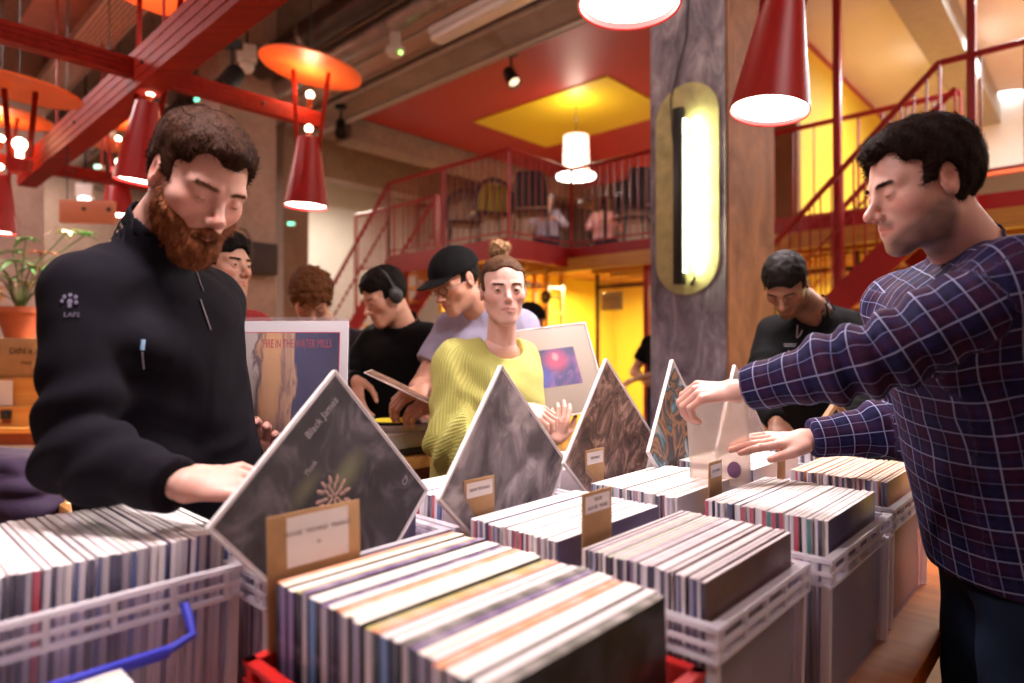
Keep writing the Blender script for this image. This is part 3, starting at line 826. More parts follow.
def sleeve_mesh(th, mats, key):
    if key in _proto: return _proto[key]
    m = MB(); b = min(0.0012, th * 0.3)
    m.bbox(-th / 2, th / 2, -LP / 2, LP / 2, 0, LP, b)
    o = m.build('record_sleeve', mats, None, 30)
    me = o.data; bpy.data.objects.remove(o)
    idx = []
    for f in me.polygons:
        n = f.normal
        if abs(n.x) > 0.8: idx.append(2)
        elif n.z > 0.3: idx.append(0)
        elif n.y < -0.3: idx.append(1)
        else: idx.append(0)
    me.polygons.foreach_set('material_index', idx)
    _proto[key] = me
    return me
def stack(p0, p1, qc, z, n, mats, key, label, group, turned=False, lean=2.0, seed=0, fan=0.0, skip=None, jit=0.004, up=0.0):
    """n sleeves between p0 and p1 (along u), each LP wide along v; turned swaps the axes (then p0,p1 run along v and qc is the p centre)"""
    rg = random.Random(seed)
    th = (p1 - p0) / n * 0.985
    me = sleeve_mesh(th, mats, key)
    for i in range(n):
        t = (i + 0.5) / n
        if skip and skip(t): continue
        a = p0 + (p1 - p0) * t
        o = bpy.data.objects.new('record_sleeve', me); COL.objects.link(o)
        dz = rg.uniform(0, 0.0045 if key == 'red' else 0.0022) + up
        ang = R(lean + rg.uniform(-0.5, 0.5) + fan * (t - 0.5))
        jj = rg.uniform(-jit, jit)
        if turned:
            o.location = gw(qc + jj, a, z + dz); o.rotation_euler = Euler((0, ang, -GA + math.pi / 2))
        else:
            o.location = gw(a, qc + jj, z + dz); o.rotation_euler = Euler((0, ang, -GA))
        tag(o, label, 'record', group)
def divider(p, q0, w, z0, h, label, texts, turned=False, paper=True, full=True, lean=0.0):
    """brown card divider with a white label, seen from the +p side"""
    r = gempty('card_divider', p, q0, z0, label, 'divider', 'brown card dividers with labels')
    r.rotation_euler = (0, R(lean), -GA)
    m = MB(); m.bbox(-0.0015, 0.0015, 0, w, 0, h, 0.0006); m.build('card', CARD, r)
    if full: pw0, pw1, ph0, ph1 = w * 0.19, w * 0.86, h - 0.075, h - 0.006
    else: pw0, pw1, ph0, ph1 = w * 0.08, w * 0.92, h - 0.034, h - 0.006
    m = MB(); m.box(0.0016, 0.0021, pw0, pw1, ph0, ph1); lb = m.build('paper_label', PAPER, r, 0)
    for i, (tx, sz, yy) in enumerate(texts):
        text3d(tx, sz, lb, (0.0023, (pw0 + pw1) / 2, ph0 + (ph1 - ph0) * yy), (math.pi / 2, 0, math.pi / 2), INK)
    return r
INK = mat('printing_ink', (0.16, 0.10, 0.12), 0.7, var=0.05)
def text3d(tx, size, parent, loc, rot, m, name='lettering', ext=0.0003):
    c = bpy.data.curves.new(name, 'FONT'); c.body = tx; c.size = size; c.align_x = 'CENTER'; c.align_y = 'CENTER'; c.extrude = ext; c.resolution_u = 2
    o = bpy.data.objects.new(name, c); COL.objects.link(o)
    dg = bpy.context.evaluated_depsgraph_get(); dg.update()
    me = bpy.data.meshes.new_from_object(o.evaluated_get(dg)); bpy.data.objects.remove(o)
    o = bpy.data.objects.new(name, me); COL.objects.link(o); me.materials.clear(); me.materials.append(m)
    setparent(o, parent); o.location = loc; o.rotation_euler = rot
    return o

# --- red crate, nearest: bare sleeves, tops well above the rim
RCM = (REDPL, REDPL)
crate(-0.835, -0.375, 0.375, 0.765, 'red plastic crate packed with records, nearest on the table', 0.225, mats=RCM, group='coloured crate on the record table')
stack(-0.81, -0.405, 0.57, TZ + 0.008, 26, SM_RED, 'red', 'unsleeved record in the red crate at the front', 'records in the red crate', seed=3, lean=-1.0)
divider(-0.822, 0.405, 0.145, 0.99, 0.198, 'wide brown card divider with a large white label in the red crate', [('HOUSE  TECHNO  TRANCE', 0.0085, 0.66), ('H', 0.008, 0.4)], lean=-2)
# --- clear crates of the two middle columns
def full_crate(p0, p1, q0, q1, mats, key, lbl, n, grp, seed, H=0.27, turned=False, **kw):
    crate(p0, p1, q0, q1, 'clear plastic crate ' + lbl, H, handle=kw.pop('handle', None))
    stack(p0 + 0.022, p1 - 0.022, (q0 + q1) / 2 + kw.pop('dq', 0), TZ + 0.008, n, mats, key, 'record in the clear crate ' + lbl, grp, seed=seed, **kw)
full_crate(-0.875, -0.622, 0.785, 1.135, SM_WHITE, 'A', 'behind the red crate, white sleeve tops', 30, 'records in the crate behind the red one', 1, lean=-0.6)
full_crate(-0.618, -0.370, 0.785, 1.135, SM_GREY, 'B', 'right of the red crate, greyish sleeve tops', 30, 'records in the crate right of the red one', 2, lean=-0.6)
full_crate(-0.885, -0.625, 1.165, 1.545, SM_WHITE, 'C', 'in the middle of the table, bright white tops', 32, 'records in the crate in the middle of the table', 3, lean=-1)
full_crate(-0.620, -0.345, 1.165, 1.585, SM_WHITE, 'D', 'at the right table edge with an empty rear half', 28, 'records in the half empty crate at the table edge', 4, lean=-1, dq=0.01)
full_crate(-0.610, -0.350, 1.625, 2.025, SM_TAN, 'E', 'at the far right table edge, tan sleeve tops', 34, 'tan topped records at the far table edge', 5, lean=-1)
full_crate(-0.885, -0.630, 1.575, 1.945, SM_WHITE, 'F', 'under the flat hand of the man in plaid', 30, 'records under the flat hand', 6, lean=-1)
full_crate(-0.885, -0.63, 2.06, 2.42, SM_PASTEL, 'G', 'farthest, beside the man in the black jacket', 24, 'records in the farthest crate', 7, lean=-2)
# left crate, close to the camera; sleeves stand across
crate(-1.415, -0.975, 0.02, 0.44, 'clear plastic crate with blue handles at the lower left', 0.30, handle=(1,))
stack(0.045, 0.425, -1.175, TZ + 0.02, 44, SM_WHITE, 'L', 'record in the clear crate with blue handles', 'records in the crate with blue handles', turned=True, seed=8, lean=2.0, up=0.012)
# small low stack peeping in at the bottom edge
crate(-0.95, -0.68, -0.02, 0.33, 'low clear plastic crate at the bottom edge, left of the red crate', 0.12)
for i_ in range(14):
    me_ = sleeve_mesh(0.0145, SM_PASTEL, 'small')
    o = bpy.data.objects.new('record_sleeve', me_); COL.objects.link(o); o.scale = (1, .68, .68)
    o.location = gw(-0.925 + i_ * 0.0158, 0.155, TZ + 0.008); o.rotation_euler = Euler((0, R(-1), -GA)); tag(o, 'small sleeve in the low crate at the bottom edge', 'record', 'small sleeves in the low crate')
# row behind with records standing on their corners
for i, (q0, q1, sd) in enumerate(((0.455, 0.83), (0.84, 1.22), (1.23, 1.61), (1.62, 2.0))[k] + (k,) for k in range(4)):
    w = ('behind the red crate holding the tilted black record', 'holding the tilted grey cloud record', 'holding the tilted brown landscape record', 'at the far end holding the tilted blue figure record')[i]
    crate(-1.215, -0.935, q0, q1, 'clear plastic crate ' + w, 0.28)
    n0 = -1.20; 
    stack(-1.195, -1.02, (q0 + q1) / 2, TZ + 0.008, 18, SM_PASTEL, 'M%d' % i, 'record in the clear crate ' + w, 'records behind the tilted ones', seed=20 + i, lean=2)
divider(-0.868, 0.80, 0.080, 1.03, 0.140, 'brown card divider below the grey cloud record', [('NEW TECHNO', 0.008, 0.5)], full=False)
divider(-0.620, 0.83, 0.082, 1.03, 0.150, 'dark brown card divider between the white and greyish record stacks', [('TECH', 0.0085, 0.72), ('HOUSE  MUSIC', 0.0085, 0.28)], full=False)
divider(-0.888, 1.20, 0.075, 1.03, 0.145, 'light brown card divider below the brown landscape record', [('TECHNO', 0.009, 0.5)], full=False)
divider(-0.632, 1.30, 0.062, 1.03, 0.135, 'small brown card divider on the right of the white middle stack', [('TECHNO', 0.009, 0.5)], full=False)
divider(-0.620, 1.66, 0.050, 1.03, 0.155, 'small brown card divider beside the cuff of the flat hand', [('HOUSE', 0.009, 0.5)], full=False)
divider(-0.895, 1.69, 0.05, 1.03, 0.13, 'narrow brown card divider behind the raised clear sleeve', [('DUB', 0.009, 0.5)], full=False)
divider(-0.86, 2.02, 0.07, 1.03, 0.15, 'brown card divider in front of the far crate', [('DISCO', 0.009, 0.5)], full=False)

# --- tilted records standing on a corner
FILM = plastic_clear('clear_sleeve_film', (0.97, 0.96, 0.98), 0.03, 0.08, 0.02, 12)
LIP = plastic_clear('sleeve_lip_film', (0.95, 0.92, 0.92), 0.75, 0.25)
def art_mat(name, fn):
    t = NT(name); c = fn(t); t.col(c); t.set(Roughness=0.5); t.b.inputs['Coat Weight'].default_value = 0.15; t.b.inputs['Coat Roughness'].default_value = 0.1; t.b.inputs['Specular IOR Level'].default_value = 0.2
    MATS[name] = t.m; return t.m
def blob(t, co, cx, cy, sx, sy, soft=0.5):
    """soft ellipse mask in local cover coordinates (y, z)"""
    mp = t.n('ShaderNodeMapping'); mp.inputs['Location'].default_value = (0, -cx / sx, -cy / sy); mp.inputs['Scale'].default_value = (0, 1 / sx, 1 / sy)
    t.l(co, mp.inputs[0]); ln = t.n('ShaderNodeVectorMath', operation='LENGTH'); t.l(mp.outputs[0], ln.inputs[0])
    return t.ramp(ln.outputs['Value'], [(1 - soft, (1, 1, 1)), (1, (0, 0, 0))])
def art1(t):
    co = t.coords('Object')
    n = t.noise(t.coords('Object', scale=(1, 1, 1), rot=(R(30), 0, 0)), 11, 6, 0.6, 1.4)
    c = t.ramp(n, [(0.38, (0.006, 0.004, 0.006)), (0.52, (0.025, 0.02, 0.026)), (0.66, (0.13, 0.115, 0.125))])
    c = t.mix(t.math('MULTIPLY', blob(t, co, 0.05, 0.02, 0.07, 0.03, 0.8), 0.7), c, (0.22, 0.24, 0.09))
    c = t.mix(t.math('MULTIPLY', blob(t, co, -0.02, 0.07, 0.05, 0.02, 0.8), 0.5), c, (0.2, 0.22, 0.1))
    w = t.n('ShaderNodeTexWave'); w.inputs['Scale'].default_value = 14; w.inputs['Distortion'].default_value = 6; t.l(co, w.inputs['Vector'])
    return t.mix(t.math('MULTIPLY', w.outputs['Fac'], 0.03), c, (0.5, 0.48, 0.5))
def art2(t):
    n = t.noise(t.coords('Object', scale=(1, 1, 1.6)), 9, 7, 0.55, 0.6)
    co = t.coords('Object')
    c = t.ramp(n, [(0.36, (0.05, 0.04, 0.045)), (0.5, (0.19, 0.165, 0.17)), (0.64, (0.50, 0.45, 0.43))])
    return t.mix(t.math('MULTIPLY', blob(t, co, -0.10, -0.12, 0.09, 0.08, .9), 0.8), c, (0.05, 0.04, 0.05))
def art3(t):
    n = t.noise(t.coords('Object', rot=(R(20), 0, 0), scale=(1, 1, 2)), 13, 7, 0.65, 1.2)
    c = t.ramp(n, [(0.38, (0.04, 0.015, 0.008)), (0.5, (0.16, 0.08, 0.05)), (0.62, (0.50, 0.31, 0.22))])
    co = t.coords('Object')
    return t.mix(t.math('MULTIPLY', blob(t, co, -0.06, -0.04, 0.10, 0.05, .6), 0.7), c, (0.06, 0.03, 0.025))
def art4(t):
    v = t.noise(t.coords('Object'), 8, 3, 0.5, 1.8)
    return t.ramp(v, [(0.40, (0.015, 0.01, 0.01)), (0.48, (0.40, 0.20, 0.08)), (0.55, (0.02, 0.015, 0.015)), (0.60, (0.06, 0.28, 0.36)), (0.66, (0.6, 0.5, 0.4)), (0.72, (0.02, 0.02, 0.02))])
def art5(t):
    return t.ramp(t.noise(t.coords('Object'), 12, 4, 0.5, 1), [(0.4, (0.55, 0.45, 0.38)), (0.6, (0.72, 0.62, 0.55))])
def tilted_record(center, az, roll, lean, label, art, edge=(0.78, 0.70, 0.66)):
    """square sleeve in its local yz plane, face toward +x; turned 45 degrees to stand on a corner"""
    r = empty('tilted_record', center, 0, label, 'record')
    r.rotation_euler = (Matrix.Rotation(az, 3, 'Z') @ Matrix.Rotation(R(lean), 3, 'Y') @ Matrix.Rotation(R(roll), 3, 'X')).to_euler()
    h = LP / 2
    m = MB(); m.bbox(-0.002, 0.002, -h, h, -h, h, 0.0012); m.build('record_sleeve', mat('sleeve_board_pale', edge, 0.5), r)
    m = MB(); m.box(0.0021, 0.0027, -h + 0.002, h - 0.002, -h + 0.002, h - 0.002); m.build('cover_print', art, r, 0)
    e = h + 0.004
    m = MB(); m.box(0.0042, 0.0044, -e, e, -e, e); m.box(-0.0044, -0.0042, -e, e, -e, e); m.build('plastic_cover', FILM, r, 0)
    m = MB()
    for a, b in (((-e, -e), (e, -e)), ((e, -e), (e, e)), ((e, e), (-e, e)), ((-e, e), (-e, -e))):
        m.bar((0, a[0], a[1]), (0, b[0], b[1]), 0.003, 0.0095, (1, 0, 0))
    m.build('cover_seam', LIP, r, 0)
    return r
A1 = art_mat('dark_marbled_print', art1); A2 = art_mat('grey_cloud_print', art2); A3 = art_mat('brown_landscape_print', art3); A4 = art_mat('blue_figure_print', art4); A5 = art_mat('pale_print', art5)
LP1 = tilted_record(at(336, 506, 1.08), math.atan2(-.246, .37), 41, -6, 'black marbled record standing on its corner, touched by the bearded man', A1)
LP2 = tilted_record(at(510, 477, 1.31), math.atan2(-.244, .37), 45, -6, 'grey cloud record standing on its corner in front of the woman in yellow', A2)
LP3 = tilted_record(at(614, 450, 1.60), math.atan2(-.275, .35), 45, -6, 'brown landscape record standing on its corner', A3)
LP4 = tilted_record(at(680, 441, 1.80), math.atan2(-.25, .36), 45, -6, 'dark record with blue and tan figures standing on its corner', A4, (0.5, 0.36, 0.22))
LP5 = tilted_record(at(742, 438, 2.0), math.atan2(-.27, .36), 45, -6, 'pale record standing on its corner behind the raised hand', A5)
# print details of the black record: flower rosette and handwriting-like lettering
m = MB()
FLOW = mat('flower_ink', (0.50, 0.30, 0.22), 0.6, var=0.2, scale=40)
rg = random.Random(5)
Mr = Matrix.Rotation(R(-45), 4, 'X')
fc = (0.0031, 0.006, 0.016)
for rad, n, pr in ((0.030, 13, 0.0085), (0.019, 10, 0.0075), (0.008, 6, 0.006)):
    for k in range(n):
        t = 2 * math.pi * k / n + rg.uniform(-.1, .1)
        M = Matrix.Translation((fc[0], fc[1] + rad * math.cos(t), fc[2] + rad * math.sin(t))) @ Matrix.Rotation(t, 4, 'X')
        m.sphere((0, 0, 0), pr, 8, 5, (0.06, 1.0, 0.42), M)
m.build('flower_print', FLOW, LP1)
LIGHTINK = mat('pale_ink', (0.40, 0.37, 0.36), 0.7)
text3d('Black James', 0.019, LP1, (0.0030, 0.085, 0.126), (math.pi / 2, 0, math.pi / 2), LIGHTINK)
text3d('Think', 0.013, LP1, (0.0030, 0.01, 0.085), (math.pi / 2, 0, math.pi / 2), LIGHTINK)
text3d('CF', 0.017, LP1, (0.0030, 0.135, -0.10), (math.pi / 2, 0, math.pi / 2), LIGHTINK)
# clear raised sleeve in the plaid man's fingers
r = empty('clear_record_sleeve', at(718, 428, 1.50), R(-50), 'empty translucent record sleeve lifted by the man in plaid', 'sleeve')
r.rotation_euler = Euler((R(4), R(-4), R(-8)))
HZ = plastic_clear('hazy_sleeve_film', (0.88, 0.80, 0.74), 0.38, 0.15, 0.12, 9)
m = MB(); n = 14
for j in range(n + 1):
    for i in range(n + 1):
        x = -0.07 + 0.14 * i / n; z = -0.14 + 0.245 * j / n
        m.v.append((x, 0.006 * math.sin(x * 40 + z * 12) + 0.004 * math.sin(z * 35), z))
for j in range(n):
    for i in range(n):
        a = j * (n + 1) + i; m.f.append((a, a + 1, a + n + 2, a + n + 1)); m.m.append(0)
sf = m.build('plastic_sheet', HZ, r); md = sf.modifiers.new('t', 'SOLIDIFY'); md.thickness = 0.0012
m = MB(); M = Matrix.Translation((0.03, -0.004, -0.1)); m.sphere((0, 0, 0), 0.02, 16, 8, (0.8, 0.05, 1.0), M); m.build('round_label', mat('violet_label', (0.30, 0.16, 0.32), 0.4), r)
# framed record held up at left
r = empty('framed_print', at(283, 386, 1.60), R(2), 'white bordered record with blue and orange painted cover held up at left', 'record')
r.rotation_euler = Euler((R(-4), 0, R(-3)))
h = 0.163
m = MB(); m.bbox(-h, h, -0.003, 0.003, -h - .005, h, 0.001); m.build('record_sleeve', mat('grey_white_board', (0.62, 0.60, 0.58), 0.5, var=0.05), r)
m = MB(); m.box(-h + 0.016, h - 0.020, -0.0040, -0.0031, -h - 0.002, h - 0.028); m.build('red_line_border', mat('red_line_ink', (0.55, 0.02, 0.05), 0.5), r, 0)
t = NT('painted_waterfall_print'); co = t.coords('Object')
sx = t.n('ShaderNodeSeparateXYZ'); t.l(co, sx.inputs[0])
nz = t.noise(t.coords('Object', scale=(5, 1, 1.2)), 5, 7, 0.6, 0.8)
pos = t.math('ADD', t.math('MULTIPLY', sx.outputs[0], 3.1), t.math('MULTIPLY_ADD', nz, 0.34, 0.33))
c = t.ramp(pos, [(0.0, (0.012, 0.015, 0.05)), (0.16, (0.05, 0.05, 0.10)), (0.20, (0.45, 0.40, 0.36)), (0.27, (0.50, 0.42, 0.36)), (0.30, (0.10, 0.06, 0.08)), (0.34, (0.62, 0.34, 0.16)), (0.45, (0.66, 0.38, 0.18)), (0.50, (0.30, 0.17, 0.14)), (0.56, (0.62, 0.38, 0.22)), (0.60, (0.06, 0.06, 0.14)), (1.0, (0.025, 0.02, 0.07))])
dk = t.ramp(t.math('ADD', t.math('MULTIPLY', sx.outputs[2], -3.0), t.math('MULTIPLY', nz, 0.4)), [(0.42, (0, 0, 0)), (0.62, (1, 1, 1))])
c = t.mix(t.math('MULTIPLY', dk, 0.75), c, (0.10, 0.06, 0.09))
t.col(c); t.set(Roughness=0.5); t.b.inputs['Specular IOR Level'].default_value = 0.15
m = MB(); m.box(-h + 0.018, h - 0.022, -0.0046, -0.0040, -h - 0.001, h - 0.030); m.build('cover_print', t.m, r, 0)
tx_ = text3d('FIRE IN THE WATER MILLS', 0.0150, r, (0.035, -0.0050, 0.105), (math.pi / 2, 0, 0), mat('crimson_ink', (0.42, 0.03, 0.06), 0.5)); tx_.scale = (1, 2.0, 1)
m = MB(); m.box(-h - .003, h + .003, -0.0062, -0.0060, -h - .004, h + .010); m.box(-h - .003, h + .003, .004, .0042, -h - .004, h + .010); m.build('plastic_cover', FILM, r, 0)
# ================================================================== FURNITURE AND SMALL THINGS
# DJ table with turntable
ZD = 1.02
r = gempty('table', -2.01, 1.25, 0, 'orange wooden table carrying the turntable behind the tilted records', 'table')
m = MB(); m.bbox(-0.20, 0.20, -0.85, 0.62, ZD - 0.045, ZD, 0.006); m.build('tabletop', HONEY, r)
m = MB(); m.box(-0.17, 0.17, -0.80, 0.58, ZD - 0.17, ZD - 0.045); m.build('apron', mat('dark_red_board', (0.20, 0.04, 0.02), 0.5), r, 0)
for x in (-0.17, 0.11):
    for y in (-0.78, 0.5):
        m = MB(); m.box(x, x + 0.06, y, y + 0.06, 0, ZD - 0.045); m.build('leg', HONEY, r, 0)
r = gempty('turntable', -2.01, 1.53, ZD, 'silver grey record turntable with a yellow label record', 'turntable')
SILV = mat('turntable_silver', (0.50, 0.46, 0.43), 0.35, 0.4)
m = MB(); m.bbox(-0.18, 0.18, -0.225, 0.225, 0.03, 0.085, 0.006); m.build('plinth', SILV, r)
m = MB(); m.bbox(-0.175, 0.175, -0.22, 0.22, 0.008, 0.03, 0.004); [m.lathe([(0.02, 0), (0.025, 0.012)], 14, Matrix.Translation((x, y, 0)), capb=True) for x in (-.14, .14) for y in (-.18, .18)]; m.build('base', BLACKPLASTIC, r)
m = MB(); m.lathe([(0.166, 0.086), (0.166, 0.104), (0.155, 0.108), (0.001, 0.108)], 40, Matrix.Translation((0, -0.045, 0))); m.build('platter', STEEL, r)
m = MB(); m.lathe([(0.151, 0.109), (0.151, 0.111), (0.05, 0.1115)], 48, Matrix.Translation((0, -0.045, 0))); m.build('vinyl_record', mat('vinyl', (0.012, 0.012, 0.014), 0.15, var=0.02), r)
m = MB(); m.lathe([(0.085, 0.1118), (0.085, 0.1126), (0.001, 0.1128)], 32, Matrix.Translation((0, -0.045, 0))); m.build('record_label', mat('yellow_label', (0.85, 0.68, 0.03), 0.5), r)
m = MB(); m.lathe([(0.03, 0.085), (0.03, 0.12), (0.018, 0.13), (0.018, 0.15)], 18, Matrix.Translation((0.12, 0.16, 0)), capt=True)
m.tube([(0.13, 0.165, 0.14), (0.03, 0.17, 0.135), (-0.07, 0.13, 0.125), (-0.10, 0.10, 0.12)], 0.005, 8); m.tube([(0.13, 0.165, 0.14), (0.165, 0.165, 0.14)], 0.012, 10); m.build('tonearm', SILV, r)
m = MB(); [m.lathe([(0.012, 0.085), (0.011, 0.10)], 12, Matrix.Translation((x, y, 0)), capt=True) for x, y in ((-.15, -.2), (-.15, .19))]; m.build('start_button', mat('red_button', (0.6, 0.03, 0.03), 0.4), r)
for (x, y, c, lb, hh) in ((-.27, .42, (0.75, 0.7, 0.66), 'white cup on the turntable table', 0.09), (-.1, .40, (0.65, 0.05, 0.08), 'red cup on the turntable table', 0.05)):
    rr = gempty('cup', -1.99 + x + .25, 1.53 + y - .12, ZD, lb, 'cup')
    m = MB(); m.lathe([(0.02, 0.0), (0.028, hh), (0.025, hh), (0.018, 0.004)], 18, capb=True); m.build('cup_body', mat('cup_' + lb[:3], c, 0.4), rr)
    m = MB(); m.tube([(0.027, 0, hh * .8), (0.045, 0, hh * .6), (0.024, 0, hh * .3)], 0.003, 6); m.build('handle', MATS['cup_' + lb[:3]], rr)
# left table with tiered wooden boxes
bw = at(60, 452, 3.0)
r = empty('table', (at(20, 470, 3.1).x, 3.15, 0), R(6), 'orange wooden table with wooden boxes at the left edge', 'table')
zt = at(0, 477, 2.9).z
m = MB(); m.bbox(-1.0, 0.75, -0.32, 0.5, zt - 0.04, zt, 0.005); m.build('tabletop', HONEY, r)
m = MB(); m.box(-0.96, 0.71, -0.30, 0.46, zt - 0.16, zt - 0.04); m.build('apron', MATS['dark_red_board'], r, 0)
for x in (-0.9, 0.62):
    for y in (-0.26, 0.4): m = MB(); m.box(x, x + 0.06, y, y + 0.06, 0, zt - 0.04); m.build('leg', HONEY, r, 0)
def wooden_box(pos, w, d, h, label, rz=R(6), latch=None):
    r = empty('wooden_box', pos, rz, label, 'box', 'honey coloured wooden boxes on the left table')
    m = MB(); t = 0.012
    m.box(-w, w, -d, -d + t, 0, h); m.box(-w, w, d - t, d, 0, h); m.box(-w, -w + t, -d + t, d - t, 0, h); m.box(w - t, w, -d + t, d - t, 0, h); m.box(-w + t, w - t, -d + t, d - t, 0, t)
    m.box(-w - .002, w + .002, -d - .002, d + .002, h, h + t)
    m.build('box_body', HONEY, r, 0)
    if latch is not None:
        m = MB(); m.bbox(latch - .028, latch + .028, -d - 0.014, -d, h * .45, h * .45 + 0.05, 0.004); m.sphere((latch, -d - 0.015, h * .45 + .025), 0.013, 10, 6); m.build('latch', BLACKMETAL, r, label='black latch')
        m = MB(); m.box(latch - .022, latch + .022, -d - 0.006, -d, h * .2, h * .45); m.build('latch_plate', MATS['dark_red_board'], r, 0)
    return r
p = at(52, 474, 2.85); wooden_box(Vector((p.x, 3.02, zt)), 0.13, 0.10, 0.125, 'small honey coloured wooden box with a black latch on the lower table', latch=0.06)
# rear tier: shelf board with boxes above
zs = at(20, 432, 3.4).z
r = empty('bench', (at(10, 432, 3.6).x - 0.1, 3.85, 0), R(4), 'raised honey wood bench behind the left table carrying boxes', 'bench')
m = MB(); m.bbox(-1.0, 0.34, -0.3, 0.3, zs - 0.03, zs, 0.004); m.build('board', HONEY, r)
m = MB(); m.box(-0.98, 0.32, -0.28, -0.25, zs - 0.10, zs - 0.03); m.build('front_rail', MATS['dark_red_board'], r, 0)
for x in (-0.9, 0.24):
    for y in (-0.24, 0.2): m = MB(); m.box(x, x + 0.05, y, y + 0.05, 0, zs - 0.03); m.build('leg', HONEY, r, 0)
h1 = 0.10
p = at(20, 420, 3.75)
wooden_box(Vector((p.x - 0.12, 3.80, zs)), 0.34, 0.20, h1, 'long low honey wooden box with a black latch, lower of the pile', R(4), latch=0.14)
wooden_box(Vector((p.x - 0.02, 3.82, zs + h1 + 0.013)), 0.26, 0.15, 0.15, 'wooden box in the middle of the pile under the cardboard box', R(3))
r = empty('paper_sheet', Vector((p.x - 0.10, 3.652, zs + h1 + 0.016)), R(3), 'white sheet of paper leaning on the wooden box', 'paper')
m = MB(); m.box(-0.15, 0.13, -0.003, -0.001, 0, 0.145); m.build('sheet', PAPER, r, 0)
zc = zs + h1 + 0.013 + 0.15 + 0.014
r = empty('cardboard_box', Vector((p.x - 0.08, 3.84, zc)), R(3), 'cardboard box with black handwriting under the potted plant', 'box')
m = MB(); m.bbox(-0.26, 0.26, -0.16, 0.16, 0, 0.225, 0.004); m.build('carton', CARD, r)
m = MB(); m.box(-0.262, -0.18, -0.1615, -0.16, 0.05, 0.09); m.box(0.19, 0.262, -0.1615, -0.16, 0.05, 0.09); m.box(-0.262, -0.18, -0.1615, -0.16, 0.14, 0.18); m.box(0.19, 0.262, -0.1615, -0.16, 0.14, 0.18); m.build('packing_tape', mat('brown_tape', (0.55, 0.36, 0.16), 0.3), r, 0)
text3d('DIN a n', 0.052, r, (0.145, -0.1625, 0.15), (math.pi / 2, 0, 0), mat('marker_ink', (0.03, 0.02, 0.02), 0.6))
text3d('may', 0.035, r, (0.155, -0.1625, 0.085), (math.pi / 2, 0, 0), MATS['marker_ink'])
# potted plant
zp = zc + 0.226
r = empty('potted_plant', Vector((p.x - 0.07, 3.84, zp)), 0, 'green and reddish leafed plant in a terracotta pot on the cardboard box', 'plant')
m = MB(); m.lathe([(0.075, 0), (0.115, 0.15), (0.125, 0.15), (0.125, 0.185), (0.105, 0.185), (0.10, 0.16), (0.001, 0.155)], 28, capb=True); m.build('pot', mat('terracotta', (0.50, 0.13, 0.06), 0.6, bump=0.1), r)
GREENL = mat('leaf_green', (0.14, 0.36, 0.12), 0.4, var=0.35, scale=5); ORL = mat('leaf_coral', (0.78, 0.34, 0.18), 0.4, var=0.2); CRL = mat('leaf_cream', (0.75, 0.62, 0.42), 0.4, var=0.15)
rg = random.Random(12)
def leaf(m, base, d, L, w, droop):
    d = Vector(d).normalized(); sd = d.cross(Vector((0, 0, 1))).normalized(); up = sd.cross(d)
    pts = []; n = 5
    for i in range(n + 1):
        t = i / n; c = Vector(base) + d * (L * t) - Vector((0, 0, 1)) * droop * L * t * t
        ww = w * math.sin(math.pi * min(1, t * 0.93 + 0.06)) * (1 - .3 * t)
        pts += [c - sd * ww + up * ww * .25, c, c + sd * ww + up * ww * .25]
    fs = []
    for i in range(n):
        for k in range(2): a = i * 3 + k; fs.append((a, a + 1, a + 4, a + 3))
    m.add(pts, fs)
stems = []
for k in range(20):
    a = rg.uniform(0, 6.28); sp = rg.uniform(0.05, 0.34); hgt = rg.uniform(0.12, 0.50)
    stems.append((Vector((math.cos(a) * sp, math.sin(a) * sp * .8, 0.16 + hgt)), a))
m = MB()
for c, a in stems: m.tube([(0, 0, 0.15), (c.x * .35, c.y * .35, 0.16 + (c.z - .16) * .6), c], 0.004, 5)
m.build('stems', mat('stem_green', (0.12, 0.18, 0.05), 0.6), r)
mg, mo, mc = MB(), MB(), MB()
for k, (c, a) in enumerate(stems):
    mm = (mg, mg, mo, mc)[k % 4]
    for j in range(9):
        t = j * 0.7 + rg.uniform(-.2, .2)
        leaf(mm, c, (math.cos(t), math.sin(t), rg.uniform(0.0, 0.7)), rg.uniform(0.08, 0.14), 0.019, rg.uniform(.2, .6))
mg.build('green_leaves', GREENL, r); mo.build('coral_leaves', ORL, r); mc.build('cream_leaves', CRL, r)

